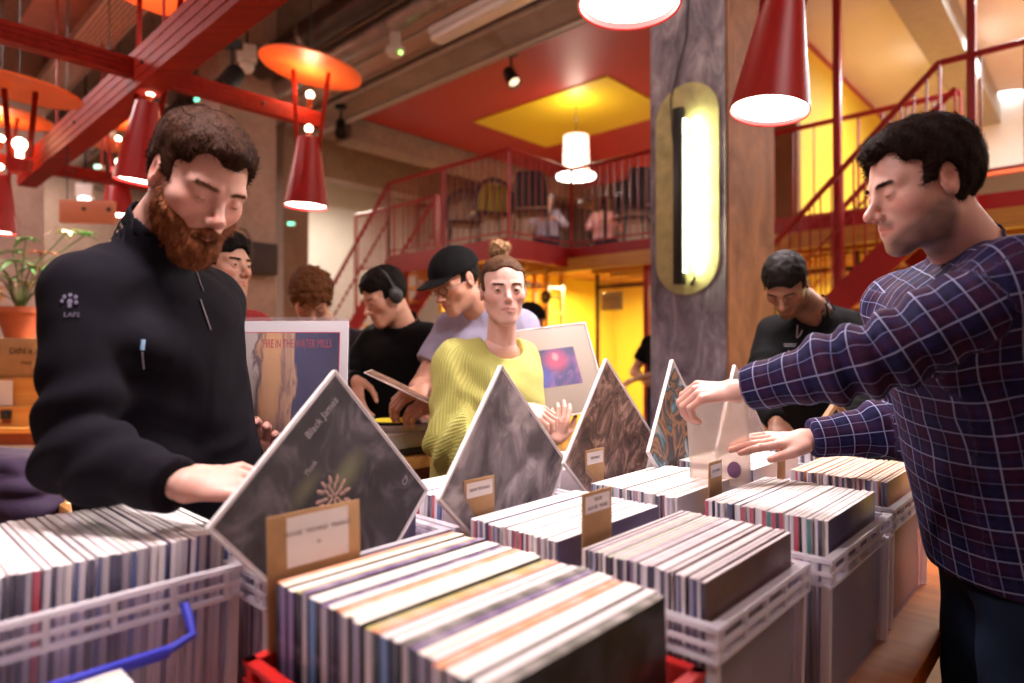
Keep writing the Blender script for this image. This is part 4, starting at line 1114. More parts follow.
# bistro furniture on the gallery
DKC = mat('dark_chair_shell', (0.03, 0.02, 0.02), 0.4); LIME = mat('lime_cushion', (0.55, 0.50, 0.06), 0.6); OLV = mat('olive_shell', (0.36, 0.32, 0.12), 0.5)
def bistro_chair(pos, rz, label, shell, group=None, round_back=False):
    r = empty('bistro_chair', pos, rz, label, 'chair', group)
    m = MB(); m.bbox(-0.22, 0.22, -0.21, 0.21, 0.44, 0.48, 0.015); m.build('seat', shell, r)
    m = MB()
    if round_back:
        pts = [(0.24 * math.cos(t), 0.20, 0.62 + 0.26 * math.sin(t)) for t in [k * math.pi / 10 for k in range(11)]]
        m.tube([(0.24, 0.20, 0.46)] + pts + [(-0.24, 0.20, 0.46)], 0.022, 8)
        for x in (-0.12, 0, 0.12): m.tube([(x, 0.20, 0.46), (x * .6, 0.20, 0.86)], 0.01, 6)
    else:
        N = 8; V = []
        for j in range(N + 1):
            z = 0.50 + 0.42 * j / N; ww = 0.21 * (1 - 0.25 * (j / N) ** 3)
            for i in range(7):
                x = -ww + 2 * ww * i / 6; V.append((x, 0.20 + 0.05 * j / N - 0.07 * (abs(x) / ww) ** 2 * .6, z))
        fs = [(j * 7 + i, j * 7 + i + 1, j * 7 + i + 8, j * 7 + i + 7) for j in range(N) for i in range(6)]
        m.add(V, fs); m.add([(x, y + 0.02, z) for x, y, z in V], [tuple(reversed(f)) for f in fs])
    m.build('backrest', shell, r)
    for sx in (-1, 1):
        for sy in (-1, 1):
            m = MB(); m.tube([(sx * .18, sy * .17, 0.45), (sx * .22, sy * .22, 0)], 0.011, 8); m.build('leg', BLACKMETAL, r)
    for s in (-1, 1):
        m = MB(); m.tube([(s * .22, .2, .64), (s * .25, -.1, .66), (s * .22, -.15, .46)], 0.011, 6); m.build('armrest', BLACKMETAL, r)
    return r
def bistro_table(pos, label, rad=0.38):
    r = empty('bistro_table', pos, 0, label, 'table', 'small round tables on the gallery')
    m = MB(); m.lathe([(0.001, 0.71), (rad, 0.71), (rad, 0.74), (0.001, 0.74)], 32); m.build('tabletop', mat('dark_tabletop', (0.07, 0.03, 0.02), 0.25), r)
    m = MB(); m.tube([(0, 0, 0.02), (0, 0, 0.71)], 0.03, 12); m.build('pedestal', BLACKMETAL, r)
    m = MB(); m.lathe([(0.001, 0.03), (0.22, 0.02), (0.22, 0), (0.001, 0)], 24); m.build('foot', BLACKMETAL, r)
    return r
def dk(p, q): v = gw(p, q, DZ); return v
bistro_chair(dk(-5.75, 5.75), R(200), 'dark round backed chair with a lime cushion behind the left gallery railing', DKC, 'chairs on the gallery', True)
m = MB(); m.bbox(-.2, .2, -.2, .2, 0, .05, .02); m.bbox(-.2, .2, .14, .18, .04, .34, .015)
cu = empty('cushion', dk(-5.75, 5.75) + Vector((0, 0, 0.482)), R(200), 'lime yellow cushion on the round backed chair', 'cushion'); m.build('cushion_body', LIME, cu)
bistro_chair(dk(-5.25, 6.0), R(170), 'dark shell chair at the corner of the gallery railing', DKC, 'chairs on the gallery')
bistro_chair(dk(-4.55, 7.2), R(150), 'dark armchair near the middle of the gallery tables', DKC, 'chairs on the gallery')
bistro_chair(dk(-3.9, 7.3), R(215), 'olive shell chair right of the gallery tables', OLV, 'chairs on the gallery')
bistro_chair(dk(-4.2, 6.75), R(185), 'low dark chair close to the railing on the gallery', DKC, 'chairs on the gallery')
bistro_chair(dk(-6.4, 5.9), R(190), 'dark slatted chair at the head of the left stair', DKC, 'chairs on the gallery', True)
bistro_table(dk(-4.95, 7.15), 'left round table on the gallery')
bistro_table(dk(-4.15, 7.1), 'round table under the patterned shade lamp')
bistro_table(dk(-3.35, 7.6), 'round table at the right of the gallery near the pillar')
for i, (p_, q_, c, lb) in enumerate(((-4.75, 7.2, (.8, .75, .7), 'white cup on the left gallery table'), (-4.2, 6.95, (.85, .5, .3), 'orange cup on the gallery table'), (-3.3, 7.45, (.8, .75, .7), 'white bowl on the right gallery table'), (-3.45, 7.75, (.4, .5, .1), 'green bottle on the right gallery table'))):
    g_ = dk(p_, q_) + Vector((0, 0, 0.741)); rr = empty('bottle' if 'bottle' in lb else 'cup', g_, 0, lb, 'bottle' if 'bottle' in lb else 'cup')
    m = MB()
    if 'bottle' in lb: m.lathe([(0.035, 0), (0.035, 0.15), (0.012, 0.2), (0.012, 0.26)], 16, capb=True, capt=True)
    else: m.lathe([(0.03, 0), (0.05, 0.07), (0.046, 0.07), (0.027, 0.005)], 18, capb=True)
    m.build('vessel', mat('vessel_%d' % i, c, 0.3), rr)
# counter in the yellow room, with things on it
r = gempty('counter', -3.6, 8.1, 0, 'white and blue service counter in the yellow room', 'counter')
m = MB(); m.bbox(-0.9, 1.4, -0.3, 0.3, 0.95, 1.0, 0.008); m.build('worktop', WHITEPL, r)
m = MB(); m.box(-0.86, 1.36, -0.26, 0.26, 0, 0.95); m.build('counter_body', mat('teal_counter', (0.03, 0.22, 0.26), 0.5), r, 0)
m = MB(); m.box(-0.5, 0.0, -0.266, -0.26, 0.3, 0.8); m.build('front_panel', mat('blue_panel', (0.04, 0.10, 0.35), 0.5), r, 0)
for k in range(7):
    rr = gempty('bowl', -4.3 + k * 0.27, 8.05 + (k % 2) * 0.1, 1.0, ('white bowl on the yellow room counter, number in a loose row' if False else 'small bowl standing on the counter in the yellow room'), 'bowl', 'bowls on the yellow room counter')
    m = MB(); m.lathe([(0.03, 0), (0.07, 0.06 + 0.02 * (k % 3)), (0.065, 0.06 + 0.02 * (k % 3)), (0.025, 0.006)], 16, capb=True); m.build('bowl_body', WHITEPL if k % 2 else LIME, rr)
# plate sign and clock in the yellow room
sg = at(612, 301, 8.6); r = empty('wall_sign', sg, -GA, 'small grey rectangular sign hanging in the yellow room', 'sign')
m = MB(); m.bbox(-0.17, 0.17, -0.01, 0.01, -0.12, 0.12, 0.004); m.build('sign_plate', mat('sign_grey', (0.36, 0.26, 0.12), 0.6), r)
m = MB(); m.box(-0.13, 0.13, -0.0115, -0.010, 0.02, 0.035); m.box(-0.10, 0.10, -0.0115, -0.010, -0.03, -0.02); m.build('printed_lines', INK, r, 0)
m = MB(); m.tube([(-.14, 0, .12), (-.14, 0, DZ - .15 - sg.z)], .003, 5); m.tube([(.14, 0, .12), (.14, 0, DZ - .15 - sg.z)], .003, 5); m.build('hanging_wire', BLACKMETAL, r)
sg = at(546, 297, 8.3); r = empty('wall_clock', sg, -GA, 'dark round ring fitting on the yellow wall', 'clock')
m = MB(); m.lathe([(0.07, -0.02), (0.085, 0), (0.07, 0.02), (0.045, 0.02), (0.04, 0), (0.045, -0.02)], 28, Matrix.Rotation(math.pi / 2, 4, 'X'), closed=True); m.build('ring', BLACKMETAL, r)
m = MB(); m.lathe([(0.001, 0.004), (0.045, 0.004)], 24, Matrix.Rotation(math.pi / 2, 4, 'X')); m.build('dial', OLV, r)
m = MB(); m.bar((0, 0.02, 0), (0, 0.3, 0), 0.02, 0.02); m.build('bracket', BLACKMETAL, r)
# frames / mullions of the glazed front of the yellow room
FR = mat('dark_frame', (0.12, 0.045, 0.02), 0.5)
m = MB()
r = gempty('glazed_partition', -4.9, 6.9, 0, 'glazed partition with dark slim posts under the gallery', 'partition')
for x in (0, 0.75, 1.5, 2.3, 3.1):
    m = MB(); m.box(x - .02, x + .02, -.02, .02, 0, DZ - .13); m.build('mullion', FR, r, 0)
m = MB(); m.box(0, 3.1, -.02, .02, 2.15, 2.2); m.build('transom', FR, r, 0)
m = MB(); m.box(0, 3.1, -.003, .003, 0.02, DZ - .14); m.build('glass_pane', plastic_clear('window_glass', (0.98, 0.98, 0.95), 0.05, 0.05), r, 0)
# lattice shelving behind the headphone boy
r = gempty('slatted_shelf', -7.2, 6.9, 0, 'orange wooden slatted shelving under the left part of the gallery', 'shelf')
for z in (0.5, 0.95, 1.4, 1.85, 2.2):
    m = MB(); m.box(-0.1, 1.6, -0.18, 0.18, z, z + 0.03); m.build('shelf_board', HONEY, r, 0)
for x in (-0.1, 0.45, 1.05, 1.55):
    m = MB(); m.box(x, x + .05, -.18, -.13, 0, 2.45); m.box(x, x + .05, .13, .18, 0, 2.45); m.build('upright', HONEY, r, 0)
r = gempty('poster', -6.6, 6.66, 1.75, 'small pale poster on the slatted shelving', 'poster')
m = MB(); m.box(-.2, .2, -.006, -.001, -.14, .14); m.build('sheet', mat('poster_beige', (0.66, 0.42, 0.25), 0.6), r, 0)
m = MB(); m.box(-.14, .14, -.0075, -.006, -.07, .08); m.build('printed_field', mat('poster_brown', (0.40, 0.20, 0.14), 0.6), r, 0)
# low cafe chair seen behind the tilted records
bistro_chair(Vector((0.06, 2.9, 0.25)) * 1.0 + Vector((0, 0, -0.25)), R(20), 'black round backed chair behind the woman\'s record', DKC, None, True)
# yellow sign on far wall
r = empty('ceiling_lamp', at(1003, 100, 9.0), 0, 'white disc lamp seen through the railing at the right edge', 'lamp', None)
m = MB(); m.lathe([(0.001, 0), (0.28, 0.02), (0.28, 0.05), (0.001, 0.12)], 32); m.build('lamp_shade', emit('cool_glow', (0.9, 0.95, 1.0), 6), r)
m = MB(); m.tube([(0, 0, .1), (0, 0, 4.9 - r.location.z)], .01, 6); m.build('suspension_cable', WHITEPL, r)
r = empty('globe_lamp', at(1006, 55, 9.5), 0, 'white globe lamp at the right edge behind the railing', 'lamp', None)
m = MB(); m.sphere((0, 0, 0), 0.10, 20, 12); m.build('globe', emit('cool_glow2', (1, 0.97, 0.92), 2.5), r)
m = MB(); m.tube([(0, 0, .08), (0, 0, 4.9 - r.location.z)], .01, 6); m.build('suspension_cable', WHITEPL, r)
r = empty('window_lamp', at(780, 158, 8.6), 0, 'bright white box lamp left of the yellow wall upstairs', 'lamp', None)
m = MB(); m.bbox(-.12, .12, -.1, .1, -.16, .16, 0.02); m.build('lamp_shade', emit('white_box_glow', (1, .97, .9), 8), r)
m = MB(); m.tube([(0, 0, .15), (0, 0, 4.9 - r.location.z)], .01, 6); m.build('suspension_cable', BLACKMETAL, r)
# cabinet behind the plaid man's forearm
r = gempty('cabinet', -0.86, 4.0, 0, 'pale cream cabinet behind the forearm of the man in plaid', 'cabinet')
m = MB(); m.bbox(-0.3, 0.3, -0.25, 0.25, 0.0, 1.28, 0.01); m.build('cabinet_body', mat('cream_laminate', (0.72, 0.60, 0.42), 0.5), r)
m = MB(); m.bbox(-0.27, 0.27, -0.262, -0.25, 0.06, 1.22, 0.006); m.build('door', MATS['cream_laminate'], r)
m = MB(); m.tube([(0.22, -0.27, 0.6), (0.22, -0.285, 0.66), (0.22, -0.27, 0.72)], 0.006, 6); m.build('handle', STEEL, r)
# ================================================================== PEOPLE
def A(v): return np.array(v, dtype=np.float64)
def nrm(v): v = A(v); return v / (np.linalg.norm(v) + 1e-12)
def smin(a, b, k):
    h = np.clip(0.5 + 0.5 * (b - a) / k, 0, 1); return b * (1 - h) + a * h - k * h * (1 - h)
def smax(a, b, k): return -smin(-a, -b, k)
def cap(P, a, b, r1, r2=None):
    a = A(a); b = A(b); r2 = r1 if r2 is None else r2
    ba = b - a; t = np.clip((P - a) @ ba / (ba @ ba + 1e-12), 0, 1)
    return np.linalg.norm(P - a - t[:, None] * ba, axis=1) - (r1 + (r2 - r1) * t)
def ell(P, c, r):
    q = (P - A(c)); r = A(r); k0 = np.linalg.norm(q / r, axis=1); k1 = np.linalg.norm(q / (r * r), axis=1) + 1e-9
    return k0 * (k0 - 1) / k1
def ecap(P, a, b, wa, wb, fa, fb, side):
    """capsule with elliptic section: half widths wa->wb along side, fa->fb across"""
    a = A(a); b = A(b); side = nrm(side); ba = b - a; L = np.linalg.norm(ba); ax = ba / L
    side = nrm(side - ax * (side @ ax)); fr = np.cross(ax, side)
    q = P - a; t = np.clip(q @ ax / L, 0, 1); qa = q @ ax - t * L; qs = q @ side; qf = q @ fr
    w = wa + (wb - wa) * t; f = fa + (fb - fa) * t; e = np.minimum(w, f)
    k = np.sqrt((qs / w) ** 2 + (qf / f) ** 2 + (qa / (e * 0.8)) ** 2)
    g = np.sqrt((qs / w ** 2) ** 2 + (qf / f ** 2) ** 2 + (qa / (e * .8) ** 2) ** 2) + 1e-6
    return k * (k - 1) / g
def sph(P, c, r): return np.linalg.norm(P - A(c), axis=1) - r
def wob(P, s, seed=0.0):
    """cheap smooth noise, about -1..1"""
    x, y, z = (P * s).T
    a = np.sin(x * 1.1 + 1.7 * np.sin(y * 0.9 + seed) + seed * 3.1); b = np.sin(y * 1.3 + 1.9 * np.sin(z * 1.1 + seed * 1.7) + seed)
    c = np.sin(z * 1.2 + 1.6 * np.sin(x * 1.05 + seed * .7) + 2.1 * seed)
    return (a + b + c) / 3
def nets(fn, lo, hi, h):
    """surface nets over a box, evaluated only near the surface"""
    lo = A(lo); hi = A(hi); n = np.maximum(np.ceil((hi - lo) / h).astype(int) + 1, 4)
    n = ((n + 3) // 4) * 4 + 1
    axs = [lo[i] + h * np.arange(n[i]) for i in range(3)]
    ca = [a[::4] for a in axs]
    G = np.stack(np.meshgrid(*ca, indexing='ij'), -1).reshape(-1, 3)
    cv = fn(G).reshape([len(a) for a in ca])
    near = np.abs(cv) < h * 4 * 1.9 + 0.004
    blk = np.zeros([len(a) - 1 for a in ca], bool)
    for i in (0, 1):
        for j in (0, 1):
            for k in (0, 1):
                blk |= near[i:near.shape[0] - 1 + i, j:near.shape[1] - 1 + j, k:near.shape[2] - 1 + k]
    V = np.repeat(np.repeat(np.repeat(cv[:-1, :-1, :-1], 4, 0), 4, 1), 4, 2)
    V = np.pad(V, ((0, 1),) * 3, mode='edge'); V = np.where(V < 0, -1.0, 1.0)
    M = np.zeros(tuple(n), bool)
    bi = np.argwhere(blk) * 4
    off = np.stack(np.meshgrid(range(5), range(5), range(5), indexing='ij'), -1).reshape(-1, 3)
    ii = (bi[:, None, :] + off[None]).reshape(-1, 3); M[ii[:, 0], ii[:, 1], ii[:, 2]] = True
    idx = np.argwhere(M); pts = lo + idx * h
    vals = np.empty(len(pts))
    for s in range(0, len(pts), 400000): vals[s:s + 400000] = fn(pts[s:s + 400000])
    V[idx[:, 0], idx[:, 1], idx[:, 2]] = vals
    # close the box
    for ax in range(3):
        sl = [slice(None)] * 3
        for e in (0, -1): sl[ax] = e; V[tuple(sl)] = np.maximum(V[tuple(sl)], 1e-4)
    ins = V < 0
    c8 = [(i, j, k) for i in (0, 1) for j in (0, 1) for k in (0, 1)]
    def sh(Arr, o): return Arr[o[0]:Arr.shape[0] - 1 + o[0], o[1]:Arr.shape[1] - 1 + o[1], o[2]:Arr.shape[2] - 1 + o[2]]
    cnt = sum(sh(ins, o).astype(np.int8) for o in c8)
    act = (cnt > 0) & (cnt < 8); cells = np.argwhere(act)
    cid = -np.ones(act.shape, int); cid[act] = np.arange(len(cells))
    cval = {o: V[cells[:, 0] + o[0], cells[:, 1] + o[1], cells[:, 2] + o[2]] for o in c8}
    S = np.zeros((len(cells), 3)); N = np.zeros(len(cells))
    for a in c8:
        for ax in range(3):
            if a[ax] == 1: continue
            b = list(a); b[ax] = 1; b = tuple(b)
            va, vb = cval[a], cval[b]; m = (va < 0) != (vb < 0)
            t = np.where(m, va / np.where(m, va - vb, 1), 0)
            p = np.tile(A(a), (len(cells), 1)); p[:, ax] += t
            S += np.where(m[:, None], p, 0); N += m
    verts = lo + (cells + S / N[:, None]) * h
    Q = []
    for ax in range(3):
        o1, o2 = [(1, 2), (2, 0), (0, 1)][ax]
        sl0 = [slice(1, -1)] * 3; sl0[ax] = slice(0, -1); sl1 = [slice(1, -1)] * 3; sl1[ax] = slice(1, None)
        a = ins[tuple(sl0)]; b = ins[tuple(sl1)]
        e = np.argwhere(a != b); base = e + 1; base[:, ax] -= 1
        s = a[e[:, 0], e[:, 1], e[:, 2]]
        def cc(d1, d2):
            q = base.copy(); q[:, o1] -= d1; q[:, o2] -= d2; return cid[q[:, 0], q[:, 1], q[:, 2]]
        q = np.stack([cc(1, 1), cc(0, 1), cc(0, 0), cc(1, 0)], 1)
        q[~s] = q[~s][:, ::-1]; Q.append(q)
    Q = np.concatenate(Q); Q = Q[(Q >= 0).all(1)]
    return verts, Q
def smooth_mesh(V, Q, it=1, lam=0.5):
    e = np.concatenate([Q[:, [0, 1]], Q[:, [1, 2]], Q[:, [2, 3]], Q[:, [3, 0]]])
    for _ in range(it):
        S = np.zeros_like(V); N = np.zeros(len(V))
        np.add.at(S, e[:, 0], V[e[:, 1]]); np.add.at(N, e[:, 0], 1); np.add.at(S, e[:, 1], V[e[:, 0]]); np.add.at(N, e[:, 1], 1)
        V = V * (1 - lam) + lam * S / np.maximum(N, 1)[:, None]
    return V
def mesh_obj(name, parts, mats, parent=None, colors=None, uv=None, label=None):
    """parts: list of (V, faces(Nx4 or Nx3))"""
    Vs = []; off = 0; me = bpy.data.meshes.new(name); loops = []; starts = []; tot = 0
    for V, Q in parts:
        Vs.append(V); Qo = Q + off; off += len(V)
        k = Q.shape[1]; starts.append(tot + k * np.arange(len(Q))); loops.append(Qo.ravel()); tot += Q.size
    V = np.concatenate(Vs); loops = np.concatenate(loops); starts = np.concatenate(starts)
    me.vertices.add(len(V)); me.vertices.foreach_set('co', V.ravel().astype(np.float32))
    me.loops.add(len(loops)); me.loops.foreach_set('vertex_index', loops.astype(np.int32))
    me.polygons.add(len(starts)); me.polygons.foreach_set('loop_start', starts.astype(np.int32))
    me.update(calc_edges=True); me.validate()
    for m in (mats if isinstance(mats, (list, tuple)) else [mats]): me.materials.append(m)
    if colors is not None:
        at_ = me.color_attributes.new('Col', 'FLOAT_COLOR', 'POINT')
        c = np.concatenate([np.concatenate(colors), np.ones((len(V), 1))], 1); at_.data.foreach_set('color', c.ravel().astype(np.float32))
    if uv is not None:
        u = me.attributes.new('cloth', 'FLOAT_VECTOR', 'POINT'); u.data.foreach_set('vector', np.concatenate(uv).ravel().astype(np.float32))
    me.shade_smooth()
    o = bpy.data.objects.new(name, me); COL.objects.link(o)
    if parent: setparent(o, parent)
    if label: o['label'] = label
    return o

# ---- materials of people
def skin_mat():
    t = NT('skin'); a = t.n('ShaderNodeVertexColor'); a.layer_name = 'Col'
    n = t.noise(t.coords('Object'), 60, 5, 0.6)
    c = t.mix(t.math('MULTIPLY', t.ramp(n, [(0.35, (0, 0, 0)), (0.7, (1, 1, 1))]), 0.16), a.outputs[0], (0.55, 0.20, 0.14), 'MULTIPLY')
    t.col(c); t.set(Roughness=0.46); t.b.inputs['Subsurface Weight'].default_value = 0.12; t.b.inputs['Subsurface Radius'].default_value = (0.01, 0.004, 0.002); t.b.inputs['Subsurface Scale'].default_value = 0.6
    t.bump(t.noise(t.coords('Object'), 260, 3, 0.6), 0.12, 0.001)
    return t.m
SKIN = skin_mat()
def hair_mat(name, c, rough=0.65):
    t = NT(name); n = t.noise(t.coords('Object', scale=(1, 1, 0.35)), 120, 4, 0.6)
    t.col(t.ramp(n, [(0.3, tuple(x * .55 for x in c)), (0.7, tuple(min(1, x * 1.5) for x in c))])); t.set(Roughness=rough); t.b.inputs['Specular IOR Level'].default_value = 0.08
    t.bump(n, 0.7, 0.003); MATS[name] = t.m; return t.m
def cloth_mat(name, c, var=0.12, rough=0.85, weave=320, b=0.25, sheen=0.04):
    t = NT(name); n = t.noise(t.coords('Object'), 7, 4, 0.6)
    t.col(t.ramp(n, [(0.3, tuple(x * (1 - var) for x in c)), (0.7, tuple(min(1, x * (1 + var)) for x in c))])); t.set(Roughness=rough)
    t.b.inputs['Sheen Weight'].default_value = sheen
    t.b.inputs['Sheen Weight'].default_value = 0.0; t.b.inputs['Specular IOR Level'].default_value = 0.16
    wr_ = t.noise(t.coords('Object', scale=(1, 1, .7)), 6.5, 1.5, 0.5, 0.7)
    t.bump(t.math('ADD', t.math('MULTIPLY', wr_, 1.0), t.math('MULTIPLY', t.noise(t.coords('Object'), weave, 3, 0.7), 0.04 * b / .25)), 0.5, 0.03); MATS[name] = t.m; return t.m
H_BROWN = hair_mat('short_brown_hair', (0.040, 0.016, 0.009)); H_DARK = hair_mat('dark_hair', (0.008, 0.0055, 0.005)); H_RED = hair_mat('ginger_beard', (0.20, 0.065, 0.025))
H_BLACKBR = hair_mat('dark_brown_hair', (0.022, 0.011, 0.008)); H_BLONDE = hair_mat('dark_blonde_hair', (0.20, 0.10, 0.045)); H_CHEST = hair_mat('chestnut_hair', (0.14, 0.055, 0.022))
C_JKT = cloth_mat('black_softshell', (0.006, 0.0048, 0.009), 0.15, 0.9, 420, 0.12, 0.12)
C_BLK = cloth_mat('black_cotton', (0.003, 0.0026, 0.003)); C_JEAN = cloth_mat('dark_denim', (0.007, 0.013, 0.03), 0.3, 0.8, 500, 0.4)
C_GREY = cloth_mat('grey_trousers', (0.14, 0.12, 0.13)); C_LILAC = cloth_mat('lilac_grey_tee', (0.36, 0.33, 0.46)); C_NAVY = cloth_mat('navy_trousers', (0.012, 0.014, 0.035)); C_MAROON = cloth_mat('maroon_tee', (0.22, 0.02, 0.02)); C_DKRED = cloth_mat('dark_shirt', (0.03, 0.02, 0.03)); C_SHOE = cloth_mat('shoe_fabric', (0.03, 0.028, 0.03))
C_PURP = cloth_mat('purple_quilt', (0.075, 0.05, 0.10), 0.2, 0.55, 200, 0.2)
def knit_mat():
    t = NT('yellow_knit'); a = t.n('ShaderNodeAttribute'); a.attribute_name = 'cloth'
    sx = t.n('ShaderNodeSeparateXYZ'); t.l(a.outputs['Vector'], sx.inputs[0])
    w = t.math('SINE', t.math('MULTIPLY', sx.outputs[0], 2 * math.pi / 0.0075)); w2 = t.math('SINE', t.math('MULTIPLY', sx.outputs[1], 2 * math.pi / 0.006))
    h = t.math('ADD', w, t.math('MULTIPLY', w2, 0.35))
    t.col(t.ramp(t.math('MULTIPLY_ADD', h, 0.3, 0.5), [(0.1, (0.42, 0.40, 0.085)), (0.8, (0.60, 0.58, 0.17))])); t.set(Roughness=0.9); t.b.inputs['Sheen Weight'].default_value = 0.05
    t.bump(h, 0.35, 0.002); return t.m
C_KNIT = knit_mat()
def plaid_mat():
    t = NT('purple_plaid'); a = t.n('ShaderNodeAttribute'); a.attribute_name = 'cloth'
    sx = t.n('ShaderNodeSeparateXYZ'); t.l(a.outputs['Vector'], sx.inputs[0])
    def stripe(x, period, center, width):
        f = t.math('FRACT', t.math('DIVIDE', x, period)); d = t.math('ABSOLUTE', t.math('SUBTRACT', f, center))
        return t.math('SUBTRACT', 1.0, t.math('SMOOTH_MIN', t.math('DIVIDE', d, width / period), 1.0, 0.2), clamp=True)
    X, Y = sx.outputs[0], sx.outputs[1]; per = 0.062
    base = (0.007, 0.005, 0.022)
    band = t.math('MAXIMUM', stripe(X, per, 0.32, 0.016), stripe(Y, per, 0.32, 0.016))
    c = t.mix(t.math('MULTIPLY', band, 0.75, clamp=True), base, (0.050, 0.010, 0.040))
    band2 = t.math('MULTIPLY', stripe(X, per, 0.78, 0.012), 1.0); band3 = stripe(Y, per, 0.78, 0.012)
    c = t.mix(t.math('MULTIPLY', t.math('MAXIMUM', band2, band3), 0.6), c, (0.018, 0.016, 0.085))
    thin = t.math('MAXIMUM', stripe(X, per, 0.56, 0.0017), stripe(Y, per, 0.56, 0.0017))
    thin2 = t.math('MAXIMUM', stripe(X, per, 0.06, 0.0012), stripe(Y, per, 0.06, 0.0012))
    c = t.mix(t.math('MULTIPLY', thin, 1.0, clamp=True), c, (0.36, 0.38, 0.62)); c = t.mix(t.math('MULTIPLY', thin2, 0.9, clamp=True), c, (0.22, 0.22, 0.45))
    t.col(c); t.set(Roughness=0.8); t.b.inputs['Sheen Weight'].default_value = 0.0; t.b.inputs['Specular IOR Level'].default_value = 0.16
    wr_ = t.noise(t.coords('Object'), 7, 1.5, 0.5, 0.8); t.bump(wr_, 0.5, 0.025); return t.m
C_PLAID = plaid_mat()

# ---- head
def head_sdf(P, o):
    s = o.get('fem', 0)
    X = np.abs(P[:, 0]); Q = np.stack([X, P[:, 1], P[:, 2]], 1)
    jw = o.get('jaw', 1.0)
    d = ell(P, (0, -.012, .032), (.076, .096, .086))
    d = smin(d, ell(P, (0, .018, -.028), (.060, .068, .080)), .03)
    d = smin(d, cap(Q, (.046 * jw, .002, -.058), (.016, .064, -.097), .021, .017), .028)
    d = smin(d, sph(P, (0, .071, -.099), .0175), .02)
    d = smin(d, sph(Q, (.043, .050, -.020), .022), .026)
    d = smin(d, cap(Q, (.012, .079, .018), (.045, .066, .020), .0095 - .003 * s), .016)
    d = smax(d, -sph(Q, (.031, .100, .000), .0205), .013)
    # nose
    ty = .1085 - .0050 * s; d = smin(d, cap(P, (0, .080 - .001 * s, .010), (0, ty, -.029 + .003 * s), .0066 - .0008 * s, .0098 - .0014 * s), .013)
    d = smin(d, sph(P, (0, ty, -.031 + .003 * s), .0105 - .0018 * s), .006)
    d = smin(d, sph(Q, (.0115 - .0020 * s, .096 - .003 * s, -.035 + .002 * s), .0080 - .0012 * s), .007)
    d = smax(d, -sph(Q, (.0065, .1005, -.0445), .0036), .002)
    # mouth
    d = smin(d, ell(P, (0, .072, -.062), (.030, .021, .026)), .016)
    d = smin(d, cap(Q, (0, .0930, -.0585), (.020, .0825, -.0625), .0046 + .0006 * s, .0022 + .0006 * s), .004)
    d = smin(d, cap(Q, (0, .0915, -.0685), (.017, .0825, -.066), .0054 + .0008 * s, .0026 + .0008 * s), .004)
    d = smax(d, -cap(Q, (0, .0985, -.0632), (.024, .0855, -.0648), .0016), .0015)
    # eyelids
    op = o.get('eye', 0.004)
    lid = sph(Q, (.031, .0725, .001), .0139)
    lid = smin(lid, cap(Q, (.019, .081, .0035), (.043, .077, .0035), .0016), .003)
    d = smin(d, lid, .0035)
    if op > 0: d = smax(d, -ell(Q, (.031, .0880, o.get('eyez', 0.0)), (.0120, .009, op)), .0012)
    else: d = smax(d, -cap(Q, (.0205, .0865, -.0035), (.0425, .0835, -.003), .0008), .001)
    # ears
    er = ell(Q @ np.array([[0.97, 0.25, 0], [-0.25, 0.97, 0], [0, 0, 1]]), (.0735, .012, -.002), (.0075, .019, .032))
    d = smin(d, er, .006); d = smax(d, -ell(Q, (.0850, -.004, .003), (.0085, .0105, .019)), .002)
    d = smin(d, sph(Q, (.0765, .006, -.008), .005), .004)
    # neck
    nb = o['nb']; r = .058 - .011 * s
    nk = cap(P, (0, -.022, -.055), nb, r - .002, r + .006)
    d = smin(d, nk, .022)
    return d
